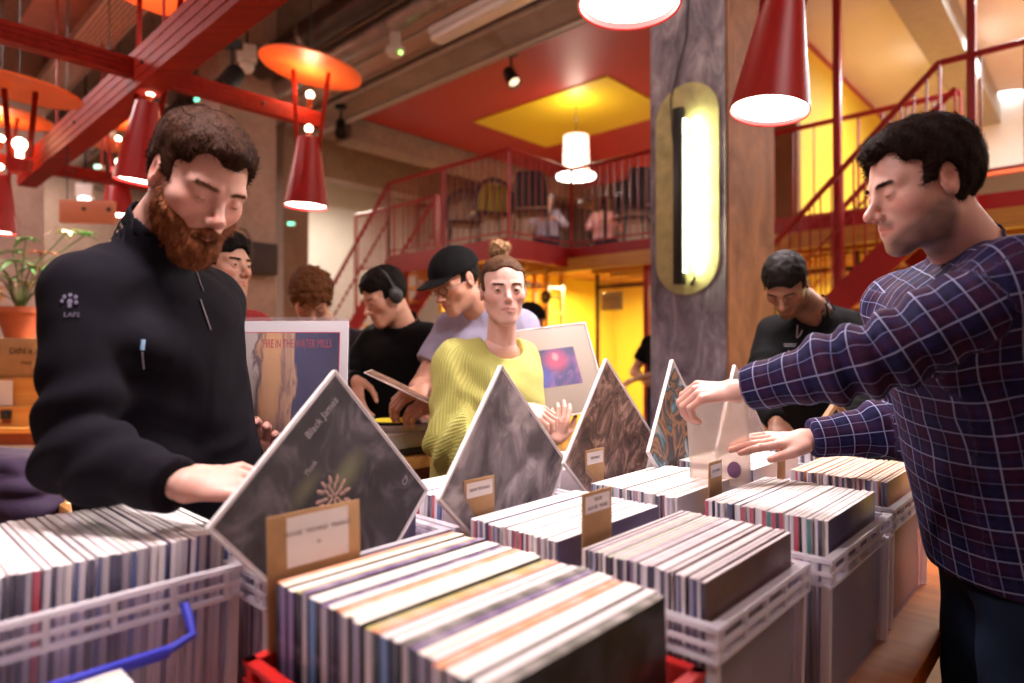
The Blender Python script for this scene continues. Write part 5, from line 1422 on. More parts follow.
def skin_colors(P, o, base):
    C = np.tile(A(base), (len(P), 1)); X = np.abs(P[:, 0]); Q = np.stack([X, P[:, 1], P[:, 2]], 1)
    def put(m, c, k): 
        nonlocal C
        m = np.clip(m, 0, 1)[:, None] * k; C = C * (1 - m) + A(c) * m
    red = A(base) * A((1.08, .62, .58))
    put(1 - sph(Q, (.045, .065, -.025), 0) / .028, red, .5); put(1 - sph(P, (0, .108, -.03), 0) / .02, red, .6); put(1 - sph(Q, (.08, -.005, 0), 0) / .035, red, .55)
    lip = np.minimum(cap(Q, (0, .0935, -.0590), (.020, .083, -.0625), 0), cap(Q, (0, .0915, -.0680), (.017, .083, -.066), 0))
    put(1.7 - lip / .0045, o.get('lip', A(base) * A((.85, .40, .42))), .9)
    bc = o.get('brow', (.05, .025, .015)); br = cap(Q, (.014, .092, .0190), (.046, .078, .0205), 0)
    nz = 1.0; put((1.7 - br / .0034) * nz, bc, .70 * o.get('browk', 1))
    op, ez = o.get('eye', .004), o.get('eyez', 0.0)
    ln = cap(Q, (.0200, .0865, -.0035), (.0430, .0835, -.003), 0) if op <= 0 else np.minimum(cap(Q, (.0195, .086, ez + op * .3), (.031, .088, ez + op), 0), cap(Q, (.031, .088, ez + op), (.0435, .083, ez + op * .3), 0))
    put(1.5 - ln / .0019, (.04, .02, .015), .85)
    put(1 - sph(Q, (.031, .088, .002), 0) / .017, A(base) * A((.82, .66, .62)), .5)
    st = o.get('stubble', 0)
    if st:
        z, y = P[:, 2], P[:, 1]
        reg = np.clip((-0.020 - .72 * np.clip(y - .015, 0, 1) - z) / .018, 0, 1) * np.clip((y + .022) / .02, 0, 1) * np.clip((z + .150) / .02, 0, 1)
        ex = np.clip(1.3 - lip / .005, 0, 1); mus = np.clip(1 - cap(Q, (0, .1, -.050), (.024, .09, -.055), 0) / .012, 0, 1)
        nose = np.clip((P[:, 1] - .094) / .004, 0, 1) * (P[:, 2] > -.046)
        reg = np.maximum(reg, mus) * (1 - ex) * (1 - nose) * (0.85 + .15 * wob(P, 120, 2))
        put(reg, o.get('stc', (.06, .035, .03)), st)
    return C
def hair_sdf(P, o):
    st = o['hair']; X = np.abs(P[:, 0]); Q = np.stack([X, P[:, 1], P[:, 2]], 1)
    x, y, z = P.T
    cr = ell(P, (0, -.012, .032), (.076, .096, .086)); cr = smin(cr, ell(P, (0, .018, -.028), (.060, .068, .080)), .03)
    top = np.clip((z - .045) / .05, 0, 1)
    t = st.get('side', .007) + (st.get('top', .018) - st.get('side', .007)) * top
    if 'front' in st: t = t + st['front'] * np.clip((y - .02) / .06, 0, 1) * top
    d = cr - t - st.get('amp', .003) * wob(P * A((1, 1, .6)), st.get('fs', 130), 1.3) - st.get('amp2', 0.0) * wob(P, st.get('fs2', 45), 4.2)
    fl = st.get('line', .062)         # hairline height at the forehead
    face = ell(P, (0, .100, fl - .095), (st.get('fw', .066), .072, .098))
    d = smax(d, -face, .008)
    reg = smax(.036 - .20 * (z - .0) - y, z - (fl - .020), .018); d = smax(d, -reg, .006)
    rec = st.get('recede', 0)
    if rec: d = smax(d, -ell(Q, (.038, .086, fl - .012), (.026, .040, .027)), .010)
    d = smax(d, -ell(Q, (.085, .022, -.040), (.034, .040, .046)), .004)      # cheek, in front of the ear
    d = smax(d, -ell(Q, (.085, -.006, -.006), (.022, .022, .036)), .003)     # ear
    d = smax(d, st.get('nape', -.048) - z - .25 * np.clip(-y - .05, 0, 1), .006)
    d = smax(d, (-.010 - z) * 1.0 + np.clip(y - .03, 0, 1) * 0 - np.where(y < .0, 1, 0) * 1.0, .004)
    if st.get('bun'):
        c = A(st['bun']); d = smin(d, sph(P, c, .030) - .005 * wob(P, 160, 2.0) - .004 * np.sin(np.arctan2(P[:, 2] - c[2], P[:, 0] - c[0]) * 5 + np.linalg.norm(P - c, axis=1) * 190), .008)
    if st.get('curly'): d = d - .007 * wob(P, 90, 3.3) - .005 * wob(P, 170, 1.1)
    return d
def beard_sdf(P, o, hs):
    X = np.abs(P[:, 0]); Q = np.stack([X, P[:, 1], P[:, 2]], 1); x, y, z = P.T
    b = o['beard']
    t = b['t'] * (0.25 + .75 * np.clip((-z - .03) / .05, 0, 1) * np.clip((y + .0) / .05, .2, 1))
    d = hs - t; d = smin(d, ell(P, (0, .070, -.102), (.036, .033, .036 * b.get('long', 1))), .02)
    d = d - .0022 * wob(P * A((1, 1, .5)), 210, .7) - .002 * wob(P, 90, 2.2)
    d = smax(d, z + .012 + .80 * np.clip(y - .018, 0, 1), .006)
    d = smax(d, .012 - y, .006)
    d = smax(d, -(z + .128 * b.get('long', 1)), .01)
    d = smax(d, -ell(P, (0, .105, -.0640), (.021, .030, .0062)), .003)
    mus = cap(Q, (.001, .0965, -.0525), (.027, .083, -.064), .0062, .0052) - .001 * wob(P, 260)
    d = smin(d, mus, .004)
    d = smax(d, -ell(P, (0, .108, -.0655), (.017, .020, .0048)), .002)
    d = smax(d, -sph(P, (0, .108, -.035), .0125), .003)
    return d
def strands(V, Q, n, L, comb, lift, w=.0009, seed=0, jit=.5):
    rg = np.random.RandomState(seed)
    f = Q[rg.randint(len(Q), size=n)]; p = (V[f[:, 0]] + V[f[:, 1]] + V[f[:, 2]] + V[f[:, 3]]) / 4 + rg.uniform(-.001, .001, (n, 3))
    nn = np.cross(V[f[:, 1]] - V[f[:, 0]], V[f[:, 2]] - V[f[:, 0]]); nn /= np.linalg.norm(nn, axis=1)[:, None] + 1e-9
    c = comb(p) + rg.normal(0, jit, (n, 3)); c -= nn * (c * nn).sum(1)[:, None]; c /= np.linalg.norm(c, axis=1)[:, None] + 1e-9
    LL = (L * rg.uniform(.5, 1.2, n))[:, None]
    lf = lift * rg.uniform(.5, 1.6, n)[:, None]
    sd = np.cross(c, nn) * w
    a = p - nn * .001; b = a + (c + nn * lf) * LL * .5; e = b + (c + nn * (lf * .2 - .10)) * LL * .5
    W = np.concatenate([a - sd, a + sd, b - sd * .8, b + sd * .8, e - sd * .15, e + sd * .15]).reshape(6, n, 3)
    VV = W.transpose(1, 0, 2).reshape(-1, 3); k = np.arange(n)[:, None] * 6
    QQ = np.concatenate([k + A([0, 1, 3, 2]).astype(int), k + A([2, 3, 5, 4]).astype(int)])
    return VV, QQ
def head_frame(c, fwd, roll=0):
    f = nrm(fwd); up = A((0, 0, 1)) - f * f[2]; up = nrm(up); r = np.cross(f, up)
    a = R(roll); up2 = up * math.cos(a) + r * math.sin(a); r2 = np.cross(f, up2)
    return np.stack([r2, f, up2], 1), A(c)       # local -> world: M @ p + c

# ---- hand
def rotx(a): c, s = math.cos(a), math.sin(a); return c, s
def hand_sdf_fn(o):
    curl = o.get('curl', (0.5, 0.5, 0.5, 0.5)); spread = o.get('spread', 0.06); tc = o.get('thumb', 0.4)
    fing = []
    base = [(.088, .030), (.092, .010), (.088, -.011), (.080, -.030)]
    lens = [(.043, .026, .021), (.047, .030, .022), (.043, .028, .021), (.034, .021, .019)]
    for i in range(4):
        bx, by = base[i]; a = curl[i] if hasattr(curl, '__len__') else curl
        yaw = spread * (1.5 - i); p = A((bx, by, .002)); ang = a * .75; chain = [p]
        for j, L in enumerate(lens[i]):
            d = A((math.cos(ang) * math.cos(yaw), math.sin(yaw) * math.cos(ang), -math.sin(ang))); p = p + d * L; chain.append(p); ang += a * (1.05 if j == 0 else .7)
        fing.append(chain)
    t0 = A((.018, .030, -.006)); ta = o.get('thumb_out', .75)
    t1 = t0 + A((.042 * math.cos(ta), .042 * math.sin(ta), -.016 * tc * 2)); t2 = t1 + A((.032 * math.cos(ta * .55), .032 * math.sin(ta * .45), -.014 * tc * 2)); t3 = t2 + A((.026, .026 * (.35 - tc * .5), -.008 * tc * 2))
    tips = [c[-1] for c in fing] + [t3]
    def fn(P):
        P = P / 1.0
        d = ecap(P, (.010, 0, 0), (.080, .001, 0), .029, .040, .0165, .0135, (0, 1, 0))
        d = smin(d, cap(P, t0, t1, .0165, .0125), .012)
        d = smin(d, cap(P, (-.08, 0, 0), (.008, 0, 0), .028, .0245) + .0, .016) if False else smin(d, cap(P, A(o.get('stub', (-1, 0, 0))) * .055, (.006, 0, 0), .0225, .0235), .016)
        for i, c in enumerate(fing):
            r = (.0092, .0094, .0090, .0080)[i]
            f = cap(P, c[0], c[1], r + .0006, r); f = smin(f, cap(P, c[1], c[2], r, r - .0008), .003); f = smin(f, cap(P, c[2], c[3], r - .0006, r - .0019), .003)
            f = np.minimum(f, sph(P, c[1] + A((0, 0, .0012)), r + .0004))
            f = np.minimum(f, cap(P, A((.05, c[0][1] * .7, 0)), c[0], .010, r + .0015))
            d = smin(d, f, .0035)
        th = smin(cap(P, t1, t2, .0120, .0108), cap(P, t2, t3, .0105, .0080), .004); d = smin(d, th, .005)
        d = d - .0006 * np.sin(P[:, 0] * 260) * np.clip((P[:, 2]) / .01, 0, 1) * (P[:, 0] > .09)
        return d
    nails = []
    for c in fing:
        dr = nrm(c[3] - c[2]); up = nrm(np.cross(np.cross(dr, (0, 0, 1.)), dr) if abs(dr[2]) < .98 else A((1, 0, 0)))
        # the back of the finger: perpendicular to the last joint, on the knuckle side
        sdv = nrm(np.cross(A((0, 1, 0)), dr)); bk = -sdv if sdv[2] < 0 and dr[0] > 0 else sdv
        bk = nrm(np.cross(dr, A((0, 1, 0)))) ; bk = bk if bk @ (nrm(A((0, 0, 1)) * .5 + nrm(A((1, 0, 0))) * .5)) > 0 else -bk
        nails.append((c[3] - dr * .001, bk))
    nails.append((t3, A((0, .25, .95))))
    return fn, nails, tips
def hand_mesh(wrist, fdir, back, side, o, h=.0028, arm=None):
    """side=+1: thumb on +y of the local frame; back: direction the back of the hand faces"""
    f = nrm(fdir); b = nrm(A(back) - f * (A(back) @ f)); y = np.cross(b, f) * side
    M = np.stack([f, y, b], 1); s = o.get('scale', 1.0)
    if arm is not None: o['stub'] = M.T @ (-nrm(arm))
    fn, nails, tips = hand_sdf_fn(o)
    V, Q = nets(fn, (-.10, -.09, -.13), (.21, .115, .09), h)
    base = A(o.get('skin', (.62, .33, .23)))
    C = np.tile(base, (len(V), 1)); nc = A(o.get('nail', base * A((1.15, 1.05, 1.05))))
    kn = np.clip(1 - np.abs(V[:, 0] - .088) / .014, 0, 1)[:, None] * .35; C = C * (1 - kn) + base * A((1.0, .72, .70)) * kn
    for c, bk in nails:
        q = V - c; m = (np.linalg.norm(q, axis=1) < .0105) & ((q @ bk) > .0035); C[m] = nc
    W = (V * s) @ M.T + A(wrist)
    if side < 0: Q = Q[:, ::-1]
    return (W, Q), C
def ik(a, b, l1, l2, hint):
    a, b = A(a), A(b); d = np.linalg.norm(b - a); u = (b - a) / d
    if d >= l1 + l2 - 1e-3: return a + u * d * l1 / (l1 + l2)
    x = (l1 * l1 - l2 * l2 + d * d) / (2 * d); hgt = math.sqrt(max(0, l1 * l1 - x * x)); hv = A(hint) - u * (A(hint) @ u)
    return a + u * x + nrm(hv) * hgt

def person(label, head, fwd, body, arms, top, bottom, hair, skin=(.62, .33, .23), roll=0, hopt=None, beard=None, hs=1.0, hres=.004, cres=.009, group=None, hand_res=.0032, legs=True, eyes=True):
    """head: centre point; body: dict(pel, chest, neck, side=unit vector towards the person's left, sw shoulder half width)
       arms: {'L': dict(wrist, hint, dir, back, curl...), 'R': ...}; top: dict(kind, mat, infl, ...)"""
    ho = dict(hopt or {}); ho['hair'] = hair; fem = ho.get('fem', 0)
    M, c = head_frame(head, fwd, roll)
    pel, che, nb, S = A(body['pel']), A(body['chest']), A(body['neck']), nrm(body['side']); sw = body.get('sw', .175)
    upv = nrm(nb - che); fr = nrm(np.cross(S, upv))       # not signed: only for sections
    root = empty('person', (pel[0], pel[1], 0), 0, label, 'person', group)
    T = A((pel[0], pel[1], 0))
    ho['nb'] = (M.T @ (nb - c)) / hs
    hfn = lambda P: head_sdf(P, ho)
    zlo = min(-.16, ho['nb'][2] - .03); xlo = min(-.1, ho['nb'][0] - .08); xhi = max(.1, ho['nb'][0] + .08); ylo = min(-.125, ho['nb'][1] - .08)
    V, Q = nets(hfn, (xlo, ylo, zlo), (xhi, max(.13, ho['nb'][1] + .08), .13), hres); V = smooth_mesh(V, Q, 1, .35)
    colors = [skin_colors(V, ho, skin)]; parts = [((V * hs) @ M.T + c - T, Q)]
    headV = (V, Q)
    # shoulders and arms
    sh = {}; el = {}; wr = {}
    for k, sg in (('L', 1), ('R', -1)):
        sh[k] = A(body['sh' + k]) if ('sh' + k) in body else che + upv * .065 + S * sw * sg
        a = arms[k]; wr[k] = A(a['wrist']); el[k] = A(a['elbow']) if 'elbow' in a else ik(sh[k], wr[k], a.get('l1', .29), a.get('l2', .26), a['hint'])
    for k, sg in (('L', 1), ('R', -1)):
        a = dict(arms[k]); a.setdefault('skin', skin)
        hp, hc = hand_mesh(wr[k], a.get('dir', wr[k] - el[k]), a.get('back', (0, 0, 1)), (-1 if sg > 0 else 1) * a.get('flip', 1), a, hand_res, wr[k] - el[k])
        parts.append((hp[0] - T, hp[1])); colors.append(hc)
    # coarse body under the clothes, one surface with the arms
    ra = body.get('ra', 1.0) * (0.86 if fem else 1.0)
    hipL = pel + S * .085; hipR = pel - S * .085
    ft = {}
    ff = nrm(A((fwd[0], fwd[1], 0)) if 'face' not in body else A(body['face']))
    foot = body.get('feet', None)
    for k, sg in (('L', 1), ('R', -1)):
        g = A((pel[0], pel[1], 0)) + S * sg * .10 + (A(foot[k]) if foot else 0); ft[k] = A((g[0], g[1], .08))
    if 'knee' in body: kn = {k: A(body['knee'][k]) for k in 'LR'}; ft = {k: A(body['ankle'][k]) for k in 'LR'}
    else: kn = {k: (pel + S * (.09 if k == 'L' else -.09) + ft[k]) / 2 + ff * .02 for k in 'LR'}
    def torso(P, e=0.0):
        w1, w2 = body.get('hipw', .165), body.get('chw', .168)
        wa = pel + (che - pel) * .45
        d = ecap(P, pel, wa, w1 + e, body.get('waw', .145) + e, .108 + e, .098 + e, S)
        d = smin(d, ecap(P, wa, che, body.get('waw', .145) + e, w2 + e, .098 + e, .112 + e, S), .04)
        d = smin(d, cap(P, sh['L'] * .8 + che * .2, sh['R'] * .8 + che * .2, .058 + e), .04)
        for k in 'LR': d = smin(d, cap(P, nb - upv * .015, sh[k] + upv * .012, .046 + e * .6 + body.get('trap', 0), .044 + e * .7), .03)
        if fem: d = smin(d, ell((P - che) @ np.stack([S, body_f, upv], 1), (0.06, .085, -.05), (.06, .05, .06)) - e * .5, .03); d = smin(d, ell((P - che) @ np.stack([S, body_f, upv], 1), (-.06, .085, -.05), (.06, .05, .06)) - e * .5, .03)
        return d
    body_f = A(body['face']) if 'face' in body else ff
    body_f = nrm(body_f - upv * (body_f @ upv))
    def arm(P, k, e=0.0, e2=None):
        e2 = e if e2 is None else e2
        d = cap(P, sh[k], el[k], .050 * ra + e, .040 * ra + (e + e2) / 2); d2 = cap(P, el[k], wr[k], .041 * ra + (e + e2) / 2, .0235 * ra + e2)
        mid = el[k] * .72 + wr[k] * .28; d2 = smin(d2, sph(P, mid, .043 * ra + (e + e2) / 2), .03)
        return smin(d, d2, .02)
    def legs_sdf(P, e=0.0):
        d = ecap(P, hipL * .5 + hipR * .5 - S * .04, hipL * .5 + hipR * .5 + S * .04, .11 + e, .11 + e, .10 + e, .10 + e, upv)
        for k in 'LR':
            h_ = pel + S * (.085 if k == 'L' else -.085)
            d = smin(d, cap(P, h_, kn[k], .088 + e, .060 + e), .03); d = smin(d, cap(P, kn[k], ft[k], .060 + e, .045 + e * 1.3), .025)
        return d
    def bodyfn(P):
        d = torso(P, -.006); d = smin(d, arm(P, 'L'), .03); d = smin(d, arm(P, 'R'), .03)
        d = smin(d, legs_sdf(P, -.012), .03)
        for k in 'LR': d = smin(d, cap(P, ft[k], ft[k] + body_f2 * .1 - A((0, 0, .045)), .035, .03), .02)
        return smin(d, cap(P, nb - upv * .06, nb, .05, .048), .02)
    body_f2 = nrm(A((body_f[0], body_f[1], 0)))
    allp = np.array([pel, che, nb, *sh.values(), *el.values(), *wr.values(), *kn.values(), *ft.values()])
    V, Q = nets(bodyfn, allp.min(0) - .17, allp.max(0) + .15, body.get('bres', .011)); V = smooth_mesh(V, Q, 2, .5)
    parts.append((V - T, Q)); colors.append(np.tile(A(skin), (len(V), 1)))
    mesh_obj('body', parts, SKIN, root, colors)
    # eyes
    if eyes and ho.get('eye', .004) > 0:
        gz = nrm(ho.get('gaze', (0, 1, -.2)))
        for s_ in (-1, 1):
            m = MB(); q = Vector(gz).to_track_quat('Z', 'Y').to_matrix().to_4x4(); Mx = Matrix.Translation((.031 * s_, .0725, .001)) @ q
            prof = [(.0126 * math.sin(a), .0126 * math.cos(a)) for a in [0.01, .19, .20, .52, .53, .8, 1.2, 1.6, 2.1, 2.6, 3.1]]
            n0 = 18; m.lathe(prof, n0, Mx)
            for i in range(len(m.f)):
                r_ = i // n0; m.m[i] = 2 if r_ < 1 else (1 if r_ < 3 else 0)
            Vv = np.array(m.v) * hs @ M.T + c - T; m.v = [tuple(v) for v in Vv]
            m.build('eye', [EYEW, mat(ho.get('iris', 'brown') + '_iris', {'brown': (.06, .03, .015), 'blue': (.12, .2, .28)}[ho.get('iris', 'brown')], .2), PUPIL], root)
    # hair
    if not hair.get('none'):
        hf = lambda P: hair_sdf(P, ho)
        V, Q = nets(hf, (-.12, -.15, -.08), (.12, .14, .165 if not hair.get('bun') else .20), max(.003, hres * .95))
        pts = [(V, Q)]
        if hair.get('strands'):
            cb = hair.get('comb', (0, .6, .3))
            pts.append(strands(V, Q, hair['strands'], hair.get('len', .02), lambda p: np.tile(A(cb), (len(p), 1)) + np.stack([p[:, 0] * 6, np.zeros(len(p)), -np.clip(.02 - p[:, 2], 0, 1) * 30], 1), hair.get('lift', .35), seed=3, jit=hair.get('jit', .4)))
        mesh_obj('hair', [((v * hs) @ M.T + c - T, q) for v, q in pts], hair['mat'], root)
        # eyebrows as short hairs
        if hres < .0035:
            rg = np.random.RandomState(2)
            for s_ in (-1, 1):
                m = []
                n = 80; t = rg.uniform(0, 1, n); p = A((.013, .0935, .0185)) * (1 - t[:, None]) + A((.047, .078, .0205)) * t[:, None]; p[:, 2] += rg.uniform(-.0028, .0028, n) + .002 * np.sin(t * 3)
                d_ = np.tile(A((.8, -.2, .35)), (n, 1)) + rg.normal(0, .2, (n, 3)); L = .007
                # stick to the surface
                for _ in range(4): dd = hfn(p); p[:, 1] -= dd * .9
                a = p; b = p + d_ * L * .5 + A((0, .0022, 0)); e = p + d_ * L
                w = A((0, 0, .0006)); W = np.stack([a - w, a + w, b - w, b + w, e - w * .2, e + w * .2], 1).reshape(-1, 3); k = np.arange(n)[:, None] * 6
                W[:, 0] *= s_; m.append((W, np.concatenate([k + np.array([0, 1, 3, 2]), k + np.array([2, 3, 5, 4])])))
                mesh_obj('eyebrow', [((v * hs) @ M.T + c - T, q) for v, q in m], hair.get('browmat', hair['mat']), root)
    if beard:
        ho['beard'] = beard; bf = lambda P: beard_sdf(P, ho, hfn(P))
        V, Q = nets(bf, (-.10, -.03, -.19), (.10, .15, .03), max(.0027, hres)); pts = [(V, Q)]
        if beard.get('strands'): pts.append(strands(V, Q, beard['strands'], .016, lambda p: np.stack([p[:, 0] * 5, p[:, 1] * 3, -np.ones(len(p))], 1), .25, .0008, 5, .3))
        mesh_obj('beard', [((v * hs) @ M.T + c - T, q) for v, q in pts], beard['mat'], root)
    # clothes
    kd = top['kind']; e = top.get('e', .014); hem = A(top.get('hem', pel - upv * .08)); hd = top.get('hemdir', upv)
    sl = top.get('sleeve', 1.0); folds = top.get('folds', [])
    amp = top.get('amp', .004)
    def clothfn(P):
        d = torso(P, e)
        d = d - amp * wob(P * A((1, 1, .7)), top.get('fs', 26), top.get('seed', .4)) * 1.0 - amp * .5 * wob(P, 60, 1.9)
        if top.get('loose'): d = smin(d, ecap(P, pel + upv * .02, che, body.get('hipw', .165) + e + top['loose'], body.get('chw', .168) + e + .01, .12 + e + top['loose'], .115 + e, S), .03)
        for f in folds:      # (point, direction, wavelength, amplitude, radius)
            q = P - A(f[0]); g = np.exp(-(q * q).sum(1) / f[4] ** 2); d = d - f[3] * g * np.sin(q @ nrm(f[1]) * 2 * math.pi / f[2] + 1.5 * wob(P, 14, .3))
        for k in 'LR':
            a, b, w = sh[k], el[k], wr[k]
            if sl >= 1: ad = arm(P, k, top.get('es', e), top.get('ec', .010)); pl = (P - (w - nrm(w - b) * (.005 + top.get('cuff', {}).get(k, 0)))) @ nrm(w - b)
            else:
                b2 = a + (b - a) * sl; ad = cap(P, a, b2, .050 * ra + top.get('es', e), .046 * ra + top.get('es', e) + .008); pl = (P - b2) @ nrm(b - a)
            if top.get('puff'): ad = smin(ad, sph(P, b + top.get('puffo', A((0, 0, -.02))), .075), .05)
            dd = nrm(b - a); d2 = nrm(w - b)
            ad = ad - top.get('aamp', .005) * np.sin((P - b) @ nrm(dd + d2) * 2 * math.pi / top.get('fw', .045) + 1.8 * wob(P, 16, .9 + (k == 'L'))) * np.exp(-((P - b) ** 2).sum(1) / .13 ** 2)
            ad = ad - .003 * wob(P, 32, 2.7)
            ad = smax(ad, pl, .006); d = smin(d, ad, top.get('ksm', .028))
        d = smax(d, (hem - P) @ hd, .01)
        neck = cap(P, nb + upv * (.012 + top.get('ndrop', 0.0)), nb + upv * .30 + (c - nb) * .0 + body_f * .03, top.get('nr', .066))
        d = smax(d, -neck, .008)
        if top.get('collar'):
            ch_ = top['collar']; cb = nb + upv * .0; ct = nb + nrm(c + M @ A((0, -.03, -.08)) - nb) * ch_
            r_ = top.get('cr', .070); co_ = cap(P, cb - upv * .02, ct, r_ + .006, r_); co_ = smax(co_, (P - ct) @ nrm(ct - cb), .005); co_ = smax(co_, -cap(P, cb, ct + (ct - cb) * 2, r_ - .004, r_ - .010), .003)
            if top.get('open'): co_ = smax(co_, -cap(P, cb + body_f * .05, ct + body_f * .12 + upv * .05, top['open'], top['open'] * 1.8), .005)
            d = smin(d, co_, .008)
        return d
    tp = np.array([pel - upv * .08, hem, che, nb, *sh.values(), *el.values(), *wr.values()])
    V, Q = nets(clothfn, tp.min(0) - .20, tp.max(0) + .17, cres); V = smooth_mesh(V, Q, 1, .3)
    uv = np.zeros((len(V), 3))
    q = V - che; axv = nrm(che - pel); fz = nrm(body_f - axv * (body_f @ axv)); sz = np.cross(axv, fz); a_ = np.arctan2(q @ sz, q @ fz); uv[:, 0] = a_ * .165; uv[:, 1] = q @ axv
    if top.get('flatuv'):
        fn_ = np.cross(V[Q[:, 1]] - V[Q[:, 0]], V[Q[:, 2]] - V[Q[:, 0]]); vn = np.zeros_like(V)
        for i_ in range(4): np.add.at(vn, Q[:, i_], fn_)
        vn = np.stack([vn @ sz, vn @ fz, (vn @ axv) * .8], 1); vn /= np.linalg.norm(vn, axis=1)[:, None] + 1e-12; vn = np.abs(vn)
        a1, a2, a3 = q @ sz, q @ fz, q @ axv; k_ = vn.argmax(1)
        uv[:, 0] = np.where(k_ == 0, a2, a1); uv[:, 1] = np.where(k_ == 2, a2, a3)
    best = torso(V, e)
    for k in 'LR':
        ad = arm(V, k, e); 
        a, b, w = sh[k], el[k], wr[k]; L1 = np.linalg.norm(b - a)
        t1 = np.clip((V - a) @ (b - a) / L1 ** 2, -.2, 1); t2 = np.clip((V - b) @ (w - b) / ((w - b) @ (w - b)), 0, 1.1)
        d1 = np.linalg.norm(V - a - t1[:, None] * (b - a), axis=1); d2 = np.linalg.norm(V - b - t2[:, None] * (w - b), axis=1)
        up_ = d1 < d2; along = np.where(up_, t1 * L1, L1 + t2 * np.linalg.norm(w - b))
        ax = np.where(up_[:, None], nrm(b - a), nrm(w - b)); cen = np.where(up_[:, None], a + t1[:, None] * (b - a), b + t2[:, None] * (w - b)); r_ = V - cen
        ref = A(top.get('seam', (0, 1, .2))); ref = ref - ax * (ax @ ref)[:, None] ; ref /= np.linalg.norm(ref, axis=1)[:, None]; oth = np.cross(ax, ref)
        ang = np.arctan2((r_ * oth).sum(1), -(r_ * ref).sum(1))
        m = ad < best - .022
        uv[m, 0] = (ang * .062)[m]; uv[m, 1] = along[m] + .013
    go = mesh_obj(top.get('name', 'shirt'), [(V - T, Q)], top['mat'], root, uv=[uv], label=top.get('label'))
    # trousers and shoes
    if legs:
        wst = pel + upv * .10
        def trf(P):
            d = legs_sdf(P, .008); d = smin(d, ecap(P, pel - upv * .02, wst, .158, .140, .108, .102, S), .03)
            d = d - .004 * wob(P * A((1, 1, .8)), 30, 2.2)
            for k in 'LR': d = d - .006 * np.sin((P[:, 2] - kn[k][2]) * 120 + wob(P, 15)) * np.exp(-((P - kn[k]) ** 2).sum(1) / .10 ** 2)
            d = smax(d, (P - wst) @ upv, .008)
            for k in 'LR': d = smax(d, ft[k][2] - .055 - P[:, 2], .01) if k == 'L' else d
            return d
        lp = np.array([pel, wst, *kn.values(), *ft.values()])
        V, Q = nets(trf, lp.min(0) - .19, lp.max(0) + .19, max(cres, .010)); V = smooth_mesh(V, Q, 1, .4)
        mesh_obj('trousers', [(V - T, Q)], bottom, root)
        for k in 'LR':
            a = ft[k] + A((0, 0, -.02)); b = a + body_f2 * .16 + A((0, 0, -.025))
            def sf_(P):
                d = cap(P, a, a - A((0, 0, .02)), .046, .044); d = smin(d, cap(P, a - A((0, 0, .02)), b, .044, .036), .03)
                return smax(d, .003 - P[:, 2] + (ft[k][2] - .08), .006)
            V, Q = nets(sf_, np.minimum(a, b) - .08, np.maximum(a, b) + .08, .009); V = smooth_mesh(V, Q, 1, .4)
            mesh_obj('shoe', [(V - T, Q)], C_SHOE, root)
    return root, dict(M=M, c=c, T=T, sh=sh, el=el, wr=wr, hs=hs, upv=upv, S=S, face=body_f, che=che, nb=nb, cloth=go)
EYEW = mat('eye_white', (.36, .31, .30), .25, var=.02); PUPIL = mat('pupil', (.005, .005, .005), .1)
def head_local(o, info, name, m, mats, smooth=40):
    """place a local-frame mesh (head coordinates) as a part of the person"""
    Vv = np.array(m.v) * info['hs'] @ info['M'].T + info['c'] - info['T']; m.v = [tuple(v) for v in Vv]
    return m.build(name, mats, o, smooth)
# ================================================================== THE CAST
from mathutils.bvhtree import BVHTree
def ray_on(obj, px, py, par=None):
    """point and normal on a garment along the line through the photograph's pixel"""
    me = obj.data; off = (obj.parent.location if obj.parent else Vector((0, 0, 0)))
    bv = BVHTree.FromPolygons([v.co + off for v in me.vertices], [tuple(p.vertices) for p in me.polygons])
    o = Vector((0, 0, CAMZ)); d = (at(px, py, 1.0) - o).normalized()
    loc, n, i, dist = bv.ray_cast(o, d)
    if loc is None: return None
    return loc - off, (n if n.dot(d) < 0 else -n)
def frame_on(loc, n, up=(0, 0, 1), lift=0.0015):
    n = Vector(n).normalized(); up = Vector(up); x = up.cross(n).normalized(); y = n.cross(x)
    M = Matrix((x, y, n)).transposed().to_4x4(); M.translation = Vector(loc) + n * lift; return M
SK1 = (.74, .42, .34); SK2 = (.60, .31, .21); SKF = (.72, .42, .34); SKD = (.24, .11, .065); SK3 = (.52, .27, .18)

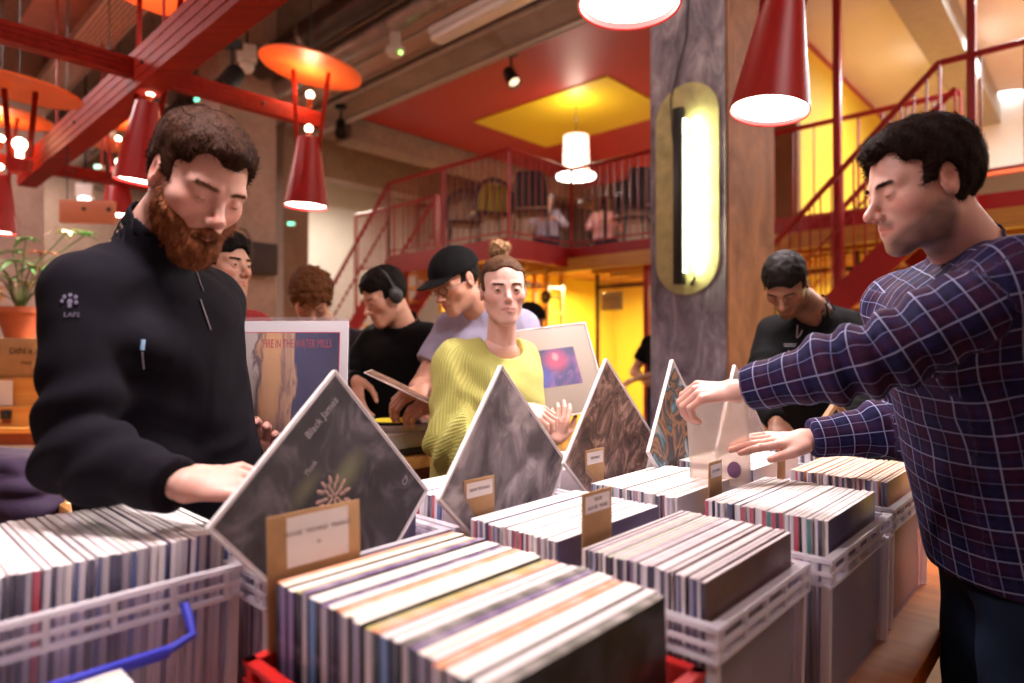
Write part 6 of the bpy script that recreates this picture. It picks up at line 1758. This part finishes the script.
# 1 bearded man at the left
bm_, bi = person('bearded man with short brown hair in a black zip jacket, looking down at the records',
    at(197, 184, 1.20), (.72, -.50, -.52),
    dict(pel=(-.74, 1.44, 1.0), chest=(-.715, 1.27, 1.45), neck=(-.735, 1.26, 1.575), side=(.34, .94, 0), face=(.94, -.34, 0), sw=.16,
         trap=.022, shR=(-.752, 1.13, 1.510), shL=(-.67, 1.42, 1.51), waw=.14, chw=.158),
    {'R': dict(wrist=at(180, 486, .985), elbow=(-.725, 1.07, 1.235), dir=(.62, .30, -.02), back=(-.15, -.62, .75), curl=(.80, .85, .82, .7), thumb_out=.5, thumb=.6, spread=.05, scale=1.0),
     'L': dict(wrist=(-.628, 1.565, 1.105), hint=(.1, -.4, -1), dir=(.22, -.12, .95), back=(-.15, .95, .1), curl=(.55, .6, .6, .6), flip=1)},
    dict(kind='jacket', name='jacket', mat=C_JKT, e=.018, es=.018, ec=.020, collar=.11, cr=.072, nr=.07, hem=(-.74, 1.44, .93), amp=.006, aamp=.012, fw=.075, fs=17, loose=.02,
         folds=[((-.72, 1.10, 1.22), (.5, 0, .8), .085, .014, .14), ((-.60, 1.02, 1.20), (.9, 0, .3), .07, .010, .10), ((-.72, 1.15, 1.40), (.3, .1, 1), .14, .009, .16), ((-.62, 1.2, 1.3), (.7, 0, .5), .12, .008, .2)]),
    C_JEAN, dict(mat=H_BROWN, top=.018, side=.005, front=.003, strands=9000, len=.016, lift=.18, jit=.45, comb=(0, .5, .2), recede=1, line=.062, browmat=H_CHEST, amp=.002, nape=-.05),
    skin=SK1, hres=.0025, cres=.0062, hand_res=.0024, beard=dict(mat=H_RED, t=.007, strands=8000, long=1.05), hopt=dict(eye=0, brow=(.16, .07, .03), jaw=1.0), roll=-6, hs=1.02)
g = bi['cloth']
MARK = mat('jacket_mark_print', (.16, .14, .22), .6); ZIP = mat('zip_metal', (.45, .45, .52), .35, .6); ZBLUE = mat('zip_tab_blue', (.25, .42, .62), .5)
hit = ray_on(g, 70, 303)
if hit:
    M = frame_on(*hit); m = MB()
    for x, y, w in ((-.008, .010, .004), (.000, .013, .004), (.008, .010, .004), (-.011, .003, .0035), (.0, .002, .0055), (.009, .001, .004), (.0, -.005, .004)):
        m.sphere((x, y, 0), w, 8, 5, (.8, 1, .15), M)
    lo = m.build('logo_mark', MARK, bm_); hit2 = ray_on(g, 72, 315)
    M2 = frame_on(*hit2); tx = text3d('LAFS', .011, bm_, (0, 0, 0), (0, 0, 0), MARK, 'logo_lettering'); tx.matrix_local = M2
def strip_on(g, par, pts, w, name, m_, lift=.0018):
    m = MB(); P_ = []
    for px, py in pts:
        h_ = ray_on(g, px, py)
        if h_: P_.append(h_[0] + h_[1] * lift)
    if len(P_) > 1: m.tube(P_, w, 6); return m.build(name, m_, par)
def lerp_pts(a, b, n): return [(a[0] + (b[0] - a[0]) * i / n, a[1] + (b[1] - a[1]) * i / n) for i in range(n + 1)]
strip_on(g, bm_, lerp_pts((143, 340), (142, 350), 3), .0035, 'zip_tab', ZBLUE)
strip_on(g, bm_, lerp_pts((142, 352), (144, 368), 4), .0016, 'zip_pull', ZIP)
strip_on(g, bm_, lerp_pts((196, 272), (203, 292), 4), .0012, 'chest_zip', ZIP)
strip_on(g, bm_, lerp_pts((200, 300), (210, 330), 5), .0014, 'chest_zip_pull', ZIP)

# 2 man in plaid at the right
pm_, pi_ = person('man in a purple and navy plaid shirt lifting a clear sleeve at right',
    at(922, 188, 1.22), (-.97, .06, -.24),
    dict(pel=(1.02, 1.31, .99), chest=(.875, 1.25, 1.455), neck=(.905, 1.25, 1.585), side=(-.25, -.97, 0), face=(-.97, .25, 0), sw=.17,
         shL=(.850, 1.065, 1.522), shR=(.86, 1.42, 1.50), waw=.15, ra=1.06),
    {'L': dict(wrist=at(741, 391, 1.33), elbow=at(874, 358, 1.165), dir=(-.95, .28, -.06), back=(.0, -.45, .85), curl=(.95, 1.0, 1.0, .95), thumb_out=.25, thumb=.7, spread=.03, scale=.98),
     'R': dict(wrist=at(806, 439, 1.52), hint=(.8, .1, -.6), l1=.29, l2=.255, dir=(-.97, -.10, -.03), back=(.0, -.25, .95), curl=(.10, .10, .12, .14), thumb_out=.35, thumb=.2, spread=.04)},
    dict(kind='shirt', name='plaid_shirt', mat=C_PLAID, flatuv=1, e=.018, es=.024, ec=.020, collar=.045, cr=.068, nr=.066, hem=(1.0, 1.3, .93), amp=.006, aamp=.012, fw=.06, loose=.015, cuff={'L': .01, 'R': .005}, seam=(0, 1, .3),
         folds=[((.70, 1.12, 1.42), (.6, 0, -.6), .075, .010, .13), ((.86, 1.1, 1.36), (.8, 0, .6), .10, .010, .16)]),
    C_JEAN, dict(mat=H_BLACKBR, top=.020, side=.009, front=.008, strands=9000, len=.018, lift=.22, jit=.5, comb=(0, .7, .2), recede=1, line=.070, nape=-.052, amp=.0025),
    skin=SK1, hres=.0025, cres=.0062, hand_res=.0024, hopt=dict(eye=0, stubble=.88, stc=(.075, .04, .032), jaw=1.05), hs=.99)
g = pi_['cloth']

# 3 woman in yellow
wm_, wi = person('woman in a yellow knitted sweater with hair in a bun, holding a beige record',
    at(503, 291, 2.02), (.20, -.975, -.06),
    dict(pel=(-.08, 2.13, .93), chest=(-.065, 2.11, 1.29), neck=(-.035, 2.08, 1.415), side=(.86, .50, 0), face=(.5, -.86, 0), sw=.14, shL=(.035, 2.20, 1.345), waw=.125, hipw=.15, chw=.142),
    {'R': dict(wrist=(.015, 1.91, 1.225), elbow=(-.185, 1.985, 1.135), dir=(.9, -.1, -.12), back=(0, -.5, .8), curl=.8, scale=.88, nail=(.05, .01, .015)),
     'L': dict(wrist=(.142, 2.10, 1.105), elbow=(.03, 2.26, 1.07), dir=(.22, -.06, .95), back=(.25, -.9, .1), curl=(.5, .55, .6, .65), scale=.84, nail=(.05, .01, .015), thumb_out=.7)},
    dict(kind='sweater', name='sweater', mat=C_KNIT, e=.026, es=.036, ec=.036, puff=1, hem=(-.08, 2.13, .90), amp=.006, aamp=.014, fw=.06, loose=.03, nr=.072, ndrop=-.014, cuff={'R': .13, 'L': .06}, seam=(0, 1, .3), ksm=.05,
         folds=[((-.19, 1.97, 1.16), (.6, 0, .7), .06, .014, .11), ((-.1, 2.0, 1.22), (.5, 0, .8), .09, .008, .2)]),
    C_NAVY, dict(mat=hair_mat('light_brown_hair', (0.085, 0.042, 0.022)), top=.006, side=.0035, strands=5000, len=.022, lift=.03, jit=.15, comb=(0, -.8, .5), line=.084, fw=.075, amp=.001, nape=-.055),
    skin=SKF, hres=.0028, cres=.0075, hand_res=.0028, hopt=dict(fem=1, eye=.0046, eyez=.0000, gaze=(.25, 1, -.22), jaw=.78, lip=(.46, .14, .12), brow=(.14, .075, .04), browk=.8), hs=.915, roll=2)

def bun_sdf(P):
    c = A((0, -.050, .145)); q = P - c
    return sph(P, c, .034) - .005 * wob(P, 150, 2.0) - .003 * np.sin(np.arctan2(q[:, 2], q[:, 0]) * 4 + np.linalg.norm(q, axis=1) * 260)
V, Q = nets(bun_sdf, (-.06, -.11, .09), (.06, .01, .20), .003)
S_ = strands(V, Q, 900, .022, lambda p: np.stack([-(p[:, 2] - .145), np.zeros(len(p)) + .003, p[:, 0]], 1) * 30, .5, .0007, 4, .5)
mesh_obj('hair_bun', [((v * wi['hs']) @ wi['M'].T + wi['c'] - wi['T'], q) for v, q in ((V, Q), S_)], hair_mat('blonde_bun_hair', (0.34, 0.20, 0.10)), wm_, label='messy blonde hair bun')
# 4 man in the cap
cm_, ci = person('man in black cap, glasses and lilac grey tee looking down behind the woman',
    at(456, 281, 2.42), (-.62, -.62, -.46),
    dict(pel=(-.08, 2.62, .97), chest=(-.10, 2.56, 1.42), neck=(-.125, 2.51, 1.555), side=(.8, -.6, 0), face=(-.6, -.8, 0), sw=.185, shR=(-.245, 2.64, 1.49)),
    {'R': dict(wrist=at(424, 388, 2.30), hint=(-.6, .2, -1), dir=(-.7, -.35, -.3), back=(-.2, -.5, .7), curl=.7), 'L': dict(wrist=at(446, 405, 2.22), hint=(1, .3, -1), dir=(-.85, -.1, -.1), back=(0, -.5, .8), curl=.6)},
    dict(kind='tee', name='tee_shirt', mat=C_LILAC, e=.018, es=.022, sleeve=.62, hem=(-.08, 2.62, .90), nr=.063, ndrop=-.004, loose=.015), C_NAVY,
    dict(mat=H_DARK, top=.006, side=.004), skin=SK2, hres=.0038, cres=.009, hopt=dict(eye=0))
def cap_sdf(P):
    d = ell(P, (0, -.010, .036), (.090, .110, .096)); d = smax(d, (.036 + .10 * (P[:, 1]) * 0) - P[:, 2], .006)
    b = ell(P, (0, .100, .036), (.066, .088, .090)); sh_ = np.abs(P[:, 2] - (.046 - 2.6 * P[:, 0] ** 2 - .10 * (P[:, 1] - .09))) - .0022
    b = smax(np.linalg.norm((P - A((0, .088, 0)))[:, :2] / A((.070, .085)), axis=1) * .07 - .07, sh_, .002); b = smax(b, .05 - P[:, 1], .004)
    return smin(d, b, .006)
V, Q = nets(cap_sdf, (-.12, -.14, .0), (.12, .20, .16), .004)
mesh_obj('cap', [(V @ ci['M'].T + ci['c'] - ci['T'], Q)], C_BLK, cm_, label='black baseball cap')
m = MB(); M = Matrix.Translation((.088, -.02, .058)); m.sphere((0, 0, 0), .008, 10, 6, (.3, 1, .6), M); head_local(cm_, ci, 'cap_mark', m, mat('red_cap_mark', (.6, .05, .05), .6))
def glasses(o, info, c_=BLACKMETAL):
    m = MB()
    for s in (-1, 1):
        m.tube([(s * (.032 + .021 * math.cos(t)), .100 - .004 * math.cos(t), .000 + .016 * math.sin(t)) for t in [k * math.pi / 8 for k in range(16)]], .0014, 6, closed=True)
        m.tube([(s * .053, .096, .004), (s * .076, .06, .005), (s * .082, .0, .002)], .0013, 6)
    m.tube([(-.011, .104, .002), (0, .107, .005), (.011, .104, .002)], .0013, 6)
    return head_local(o, info, 'glasses', m, c_)
glasses(cm_, ci)
# thin record held flat by him
r = empty('held_record', at(410, 391, 2.20), 0, 'record held edge-on by the man in the cap', 'record'); _x = Vector((.89, .12, -.44)).normalized(); _d = (r.location - Vector((0, 0, CAMZ))).normalized(); _z = (_x.cross(_d) + _d * -.06).normalized(); _y = _z.cross(_x).normalized(); _x = _y.cross(_z)
r.rotation_euler = Matrix((_x, _y, _z)).transposed().to_euler()
m = MB(); m.bbox(-LP / 2, LP / 2, -LP / 2, LP / 2, -.002, .002, .001); m.build('record_sleeve', mat('rose_white_board', (.62, .48, .46), .5, var=.2), r)
m = MB(); m.box(-LP / 2 + .004, LP / 2 - .004, -LP / 2 + .004, LP / 2 - .004, .0021, .0028); m.build('cover_print', A3, r, 0)

# 5 man with headphones
hm_, hi = person('young man with headphones in a black hoodie standing at the turntable',
    at(385, 297, 2.76), (-.74, -.50, -.42),
    dict(pel=(-.47, 2.92, .93), chest=(-.50, 2.88, 1.37), neck=(-.485, 2.84, 1.495), side=(.82, -.57, 0), face=(-.57, -.82, 0), sw=.165),
    {'R': dict(wrist=at(357, 380, 2.62), hint=(-1, .4, -1), dir=(.1, -.4, -.9), back=(-.5, -.7, .2), curl=.5), 'L': dict(wrist=at(432, 396, 2.62), hint=(1, .5, -.6), dir=(-.1, -.3, -.9), back=(.5, -.7, .2), curl=.6)},
    dict(kind='hoodie', name='hoodie', mat=C_BLK, e=.030, es=.030, ec=.022, collar=.05, cr=.08, nr=.074, hem=(-.47, 2.92, .99), loose=.025, aamp=.012), C_GREY,
    dict(mat=H_DARK, top=.018, side=.006, strands=1500, len=.014, lift=.1), skin=SK2, hres=.0036, cres=.009, hopt=dict(eye=0), group=None)
m = MB(); m.tube([(.094 * math.cos(t), -.012, .030 + .098 * math.sin(t)) for t in [k * math.pi / 14 for k in range(15)]], .007, 8)
for s in (-1, 1): m.sphere((s * .092, -.010, -.002), .036, 16, 10, (.45, .9, 1.05))
head_local(hm_, hi, 'headphones', m, BLACKPLASTIC)
# 6 curly haired
person('person with curly chestnut hair bending down behind the held up record', at(311, 299, 3.0), (.25, -.62, -.72),
    dict(pel=(-.88, 3.3, .93), chest=(-.88, 3.18, 1.36), neck=(-.90, 3.12, 1.485), side=(.95, .2, 0), face=(.2, -.95, 0), sw=.17),
    {'R': dict(wrist=(-1.15, 2.85, 1.08), hint=(-1, 0, -1), curl=.5), 'L': dict(wrist=(-.75, 2.85, 1.08), hint=(1, 0, -1), curl=.5)},
    dict(kind='shirt', name='shirt', mat=C_DKRED, e=.018, es=.020, collar=.04, hem=(-.88, 3.3, .88)), C_NAVY,
    dict(mat=H_CHEST, top=.030, side=.018, curly=1, strands=1500, len=.02, lift=.4, nape=-.07), skin=SK2, hres=.0042, cres=.010, hopt=dict(eye=0))
# 7 young man behind the bearded man
ym_, yi = person('young dark haired man in a maroon tee looking right from behind the bearded man', at(224, 267, 2.28), (.93, -.36, .02),
    dict(pel=(-1.10, 2.42, .97), chest=(-1.08, 2.34, 1.42), neck=(-1.055, 2.30, 1.535), side=(.4, .92, 0), face=(.92, -.4, 0), sw=.17),
    {'R': dict(wrist=(-.95, 2.05, 1.08), hint=(-.6, -.3, -1), curl=.5), 'L': dict(wrist=(-.80, 2.3, 1.08), hint=(0, .5, -1), curl=.5)},
    dict(kind='tee', name='tee_shirt', mat=C_MAROON, e=.016, es=.02, sleeve=.6, hem=(-1.10, 2.42, .90), nr=.060), C_NAVY,
    dict(mat=H_DARK, top=.020, side=.006, front=.008, strands=2500, len=.018, lift=.12, comb=(0, -.8, .3), jit=.2), skin=SK3, hres=.0034, cres=.009, hopt=dict(eye=.0028, brow=(.03, .015, .01), stubble=.35, stc=(.12, .07, .06)))
# 8 far dark haired person
person('dark haired person seen behind the woman\'s shoulder, facing right', at(530, 322, 4.4), (.85, -.4, -.35),
    dict(pel=(.10, 4.5, .93), chest=(.09, 4.47, 1.32), neck=(.10, 4.43, 1.44), side=(.4, .9, 0), face=(.9, -.4, 0), sw=.16),
    {'R': dict(wrist=(.35, 4.25, 1.1), hint=(0, -.4, -1), curl=.5), 'L': dict(wrist=(.38, 4.5, 1.1), hint=(0, .5, -1), curl=.5)},
    dict(kind='shirt', name='shirt', mat=C_DKRED, e=.018, collar=.03, hem=(.1, 4.5, .88)), C_NAVY, dict(mat=H_DARK, top=.02, side=.014, amp=.004), skin=SK2, hres=.006, cres=.014, hand_res=.005, hopt=dict(eye=0))
# 9 helper behind the pillar
person('person in a dark tee half hidden by the left edge of the concrete pillar', at(668, 304, 5.5), (-.8, -.5, -.4),
    dict(pel=(1.34, 5.62, .93), chest=(1.33, 5.57, 1.37), neck=(1.325, 5.53, 1.50), side=(.6, -.8, 0), face=(-.8, -.6, 0), sw=.18),
    {'R': dict(wrist=(1.12, 5.5, 1.15), hint=(-.5, .5, -1), curl=.5), 'L': dict(wrist=(1.05, 5.25, 1.15), hint=(.5, -.5, -1), curl=.5)},
    dict(kind='tee', name='tee_shirt', mat=C_BLK, e=.018, sleeve=.6, hem=(1.34, 5.62, .88)), C_NAVY, dict(mat=H_DARK, top=.02, side=.012), skin=SK2, hres=.006, cres=.014, hand_res=.005, hopt=dict(eye=0))
# 10 man in black jacket bending over the far crates
jm_, ji = person('dark haired man in a black jacket with a silver chain bending over the far crates', at(786, 284, 2.50), (-.42, -.52, -.74),
    dict(pel=(1.42, 2.80, .94), chest=(1.29, 2.66, 1.41), neck=(1.235, 2.60, 1.545), side=(.8, -.6, 0), face=(-.6, -.8, 0), sw=.175),
    {'R': dict(wrist=(1.00, 2.42, 1.13), hint=(-.5, .3, -1), dir=(-.2, -.6, -.6), curl=.5, skin=SKD), 'L': dict(wrist=(1.16, 2.30, 1.13), hint=(.8, -.1, -1), dir=(-.5, -.5, -.6), curl=.5, skin=SKD)},
    dict(kind='jacket', name='jacket', mat=C_BLK, e=.026, es=.028, ec=.02, collar=.045, cr=.078, nr=.072, hem=(1.40, 2.78, .90), aamp=.012, loose=.02, open=.03), C_JEAN,
    dict(mat=H_DARK, top=.012, side=.005, strands=2500, len=.010, lift=.1, line=.062), skin=SKD, hres=.0032, cres=.008, hopt=dict(eye=0, stubble=.5, stc=(.03, .015, .01), brow=(.015, .01, .008)))
g = ji['cloth']
P_ = []
for px, py in lerp_pts((800, 300), (797, 338), 6) + lerp_pts((800, 336), (815, 302), 6):
    h_ = ray_on(g, px, py)
    if h_: P_.append(h_[0] + h_[1] * .003)
if len(P_) > 3: m = MB(); m.tube(P_, .0018, 6); m.build('silver_chain', ZIP, jm_)
hit = ray_on(g, 790, 346)
if hit:
    M = frame_on(*hit); m = MB(); m.box(-.028, .028, .006, .009, 0, .001, M); m.box(-.024, .024, -.002, .001, 0, .001, M); m.tube([M @ Vector((-.004, -.02, 0)), M @ Vector((.0, -.04, 0)), M @ Vector((.004, -.05, 0))], .003, 6); m.build('shirt_print', ZIP, jm_)

# 11 and 12 guests seated on the gallery
for (px, Y, lb, hm, tm) in ((547, 10.4, 'seated guest in pale clothes at the left gallery table', H_CHEST, C_LILAC), (604, 10.6, 'seated blonde guest in pink at the right gallery table', H_BLONDE, mat('pink_cloth', (.65, .35, .40), .8))):
    X = (px - 512) / 640 * Y; z0 = DZ + .5
    person(lb, (X, Y - .05, DZ + 1.16), (-.2, -.95, -.1), dict(pel=(X, Y, z0), chest=(X, Y + .02, z0 + .38), neck=(X, Y, z0 + .50), side=(1, 0, 0), face=(0, -1, 0), sw=.16,
        knee=dict(L=(X + .1, Y - .42, DZ + .48), R=(X - .1, Y - .42, DZ + .48)), ankle=dict(L=(X + .1, Y - .42, DZ + .09), R=(X - .1, Y - .42, DZ + .09))),
        {'R': dict(wrist=(X - .12, Y - .35, DZ + .80), hint=(-1, 0, -1), curl=.5), 'L': dict(wrist=(X + .12, Y - .35, DZ + .80), hint=(1, 0, -1), curl=.5)},
        dict(kind='shirt', name='shirt', mat=tm, e=.018, hem=(X, Y, z0 - .02)), C_NAVY, dict(mat=hm, top=.02, side=.016, nape=-.08), skin=SK2, hres=.008, cres=.018, hand_res=.007, hopt=dict(eye=0))
    bistro_chair(Vector((X, Y + .06, DZ)), 0, 'dark shell chair under the ' + ('left' if px < 560 else 'right') + ' seated gallery guest', DKC, None)

# woman's beige record
r = empty('held_record', at(552, 371, 2.165), 0, 'beige record with a dark blue concert photo held by the woman in yellow', 'record')
r.rotation_euler = Euler((R(-24), R(-7), R(14)))
h = LP / 2
m = MB(); m.bbox(-h, h, -.0025, .0025, -h, h, .001); m.build('record_sleeve', mat('beige_board', (.33, .27, .18), .6, var=.05), r)
t = NT('concert_photo_print'); co = t.coords('Object')
n = t.noise(co, 16, 5, .6, .6); c = t.ramp(n, [(.3, (.01, .01, .05)), (.5, (.04, .03, .14)), (.62, (.16, .05, .18)), (.75, (.35, .08, .22))])
def blob2(t, co, cx, cz, sx, sz, soft):
    mp = t.n('ShaderNodeMapping'); mp.inputs['Scale'].default_value = (1 / sx, 0, 1 / sz); mp.inputs['Location'].default_value = (-cx / sx, 0, -cz / sz); t.l(co, mp.inputs[0])
    ln = t.n('ShaderNodeVectorMath', operation='LENGTH'); t.l(mp.outputs[0], ln.inputs[0]); return t.ramp(ln.outputs['Value'], [(1 - soft, (1, 1, 1)), (1, (0, 0, 0))])
c = t.mix(t.math('MULTIPLY', blob2(t, co, -.045, -.02, .06, .07, .8), .8), c, (.02, .06, .36)); c = t.mix(blob2(t, co, .022, .035, .055, .05, .9), c, (.55, .04, .10)); c = t.mix(blob2(t, co, .022, .048, .014, .018, .5), c, (1, .25, .25))
t.col(c); t.set(Roughness=.35)
m = MB(); m.box(-.085, .095, -.0032, -.0026, -.058, .078); m.build('cover_print', t.m, r, 0)
m = MB(); m.box(-h - .004, h + .004, -.0052, -.0050, -h - .004, h + .006); m.box(-h - .004, h + .004, .0050, .0052, -h - .004, h + .006); m.build('plastic_cover', FILM, r, 0)
m = MB(); e = h + .004
for a, b in (((-e, -e), (e, -e)), ((e, -e), (e, e)), ((e, e), (-e, e)), ((-e, e), (-e, -e))): m.bar((a[0], 0, a[1]), (b[0], 0, b[1]), .003, .011, (0, 1, 0))
m.build('cover_seam', LIP, r, 0)

# quilted jacket over a chair back at the left edge
ch = bistro_chair(Vector((-1.42, 1.85, 0)), R(200), 'dark chair under the purple quilted jacket at the left edge', DKC)
def pj(P):
    d = ecap(P, (-1.36, 1.66, .72), (-1.36, 1.64, 1.10), .20, .155, .085, .075, (1, .1, 0)); d = smin(d, cap(P, (-1.22, 1.62, 1.06), (-1.16, 1.60, .74), .062, .05), .03); d = smin(d, cap(P, (-1.52, 1.62, 1.06), (-1.58, 1.6, .74), .062, .05), .03)
    d = d - .012 * np.abs(np.sin(P[:, 2] * math.pi / .055 + .6 * wob(P, 9))) - .006 * wob(P, 40, 2); return d
V, Q = nets(pj, (-1.8, 1.42, .55), (-1.0, 1.85, 1.3), .007)
o = mesh_obj('quilted_jacket', [(V, Q)], C_PURP); tag(o, 'dark purple quilted jacket hung over a chair at the left edge', 'jacket')
# fringed strap of the bag behind the far crates
r = empty('shoulder_bag', Vector((1.02, 1.98, .62)), R(30), 'black and brown woven shoulder bag hanging beside the far crate', 'bag')
m = MB(); m.bbox(-.14, .14, -.05, .05, 0, .34, .02); m.build('bag_body', mat('black_leather', (.02, .015, .015), .5), r)
m = MB()
for k in range(9): m.box(-.13 + k * .03, -.115 + k * .03, -.053, -.05, .30, .36)
m.build('fringe', PAPER, r, 0)
m = MB(); m.tube([(-.12, 0, .33), (-.08, .02, .55), (0, .02, .62), (.08, .02, .55), (.12, 0, .33)], .012, 8); m.build('strap', mat('tan_leather', (.35, .18, .08), .5), r)
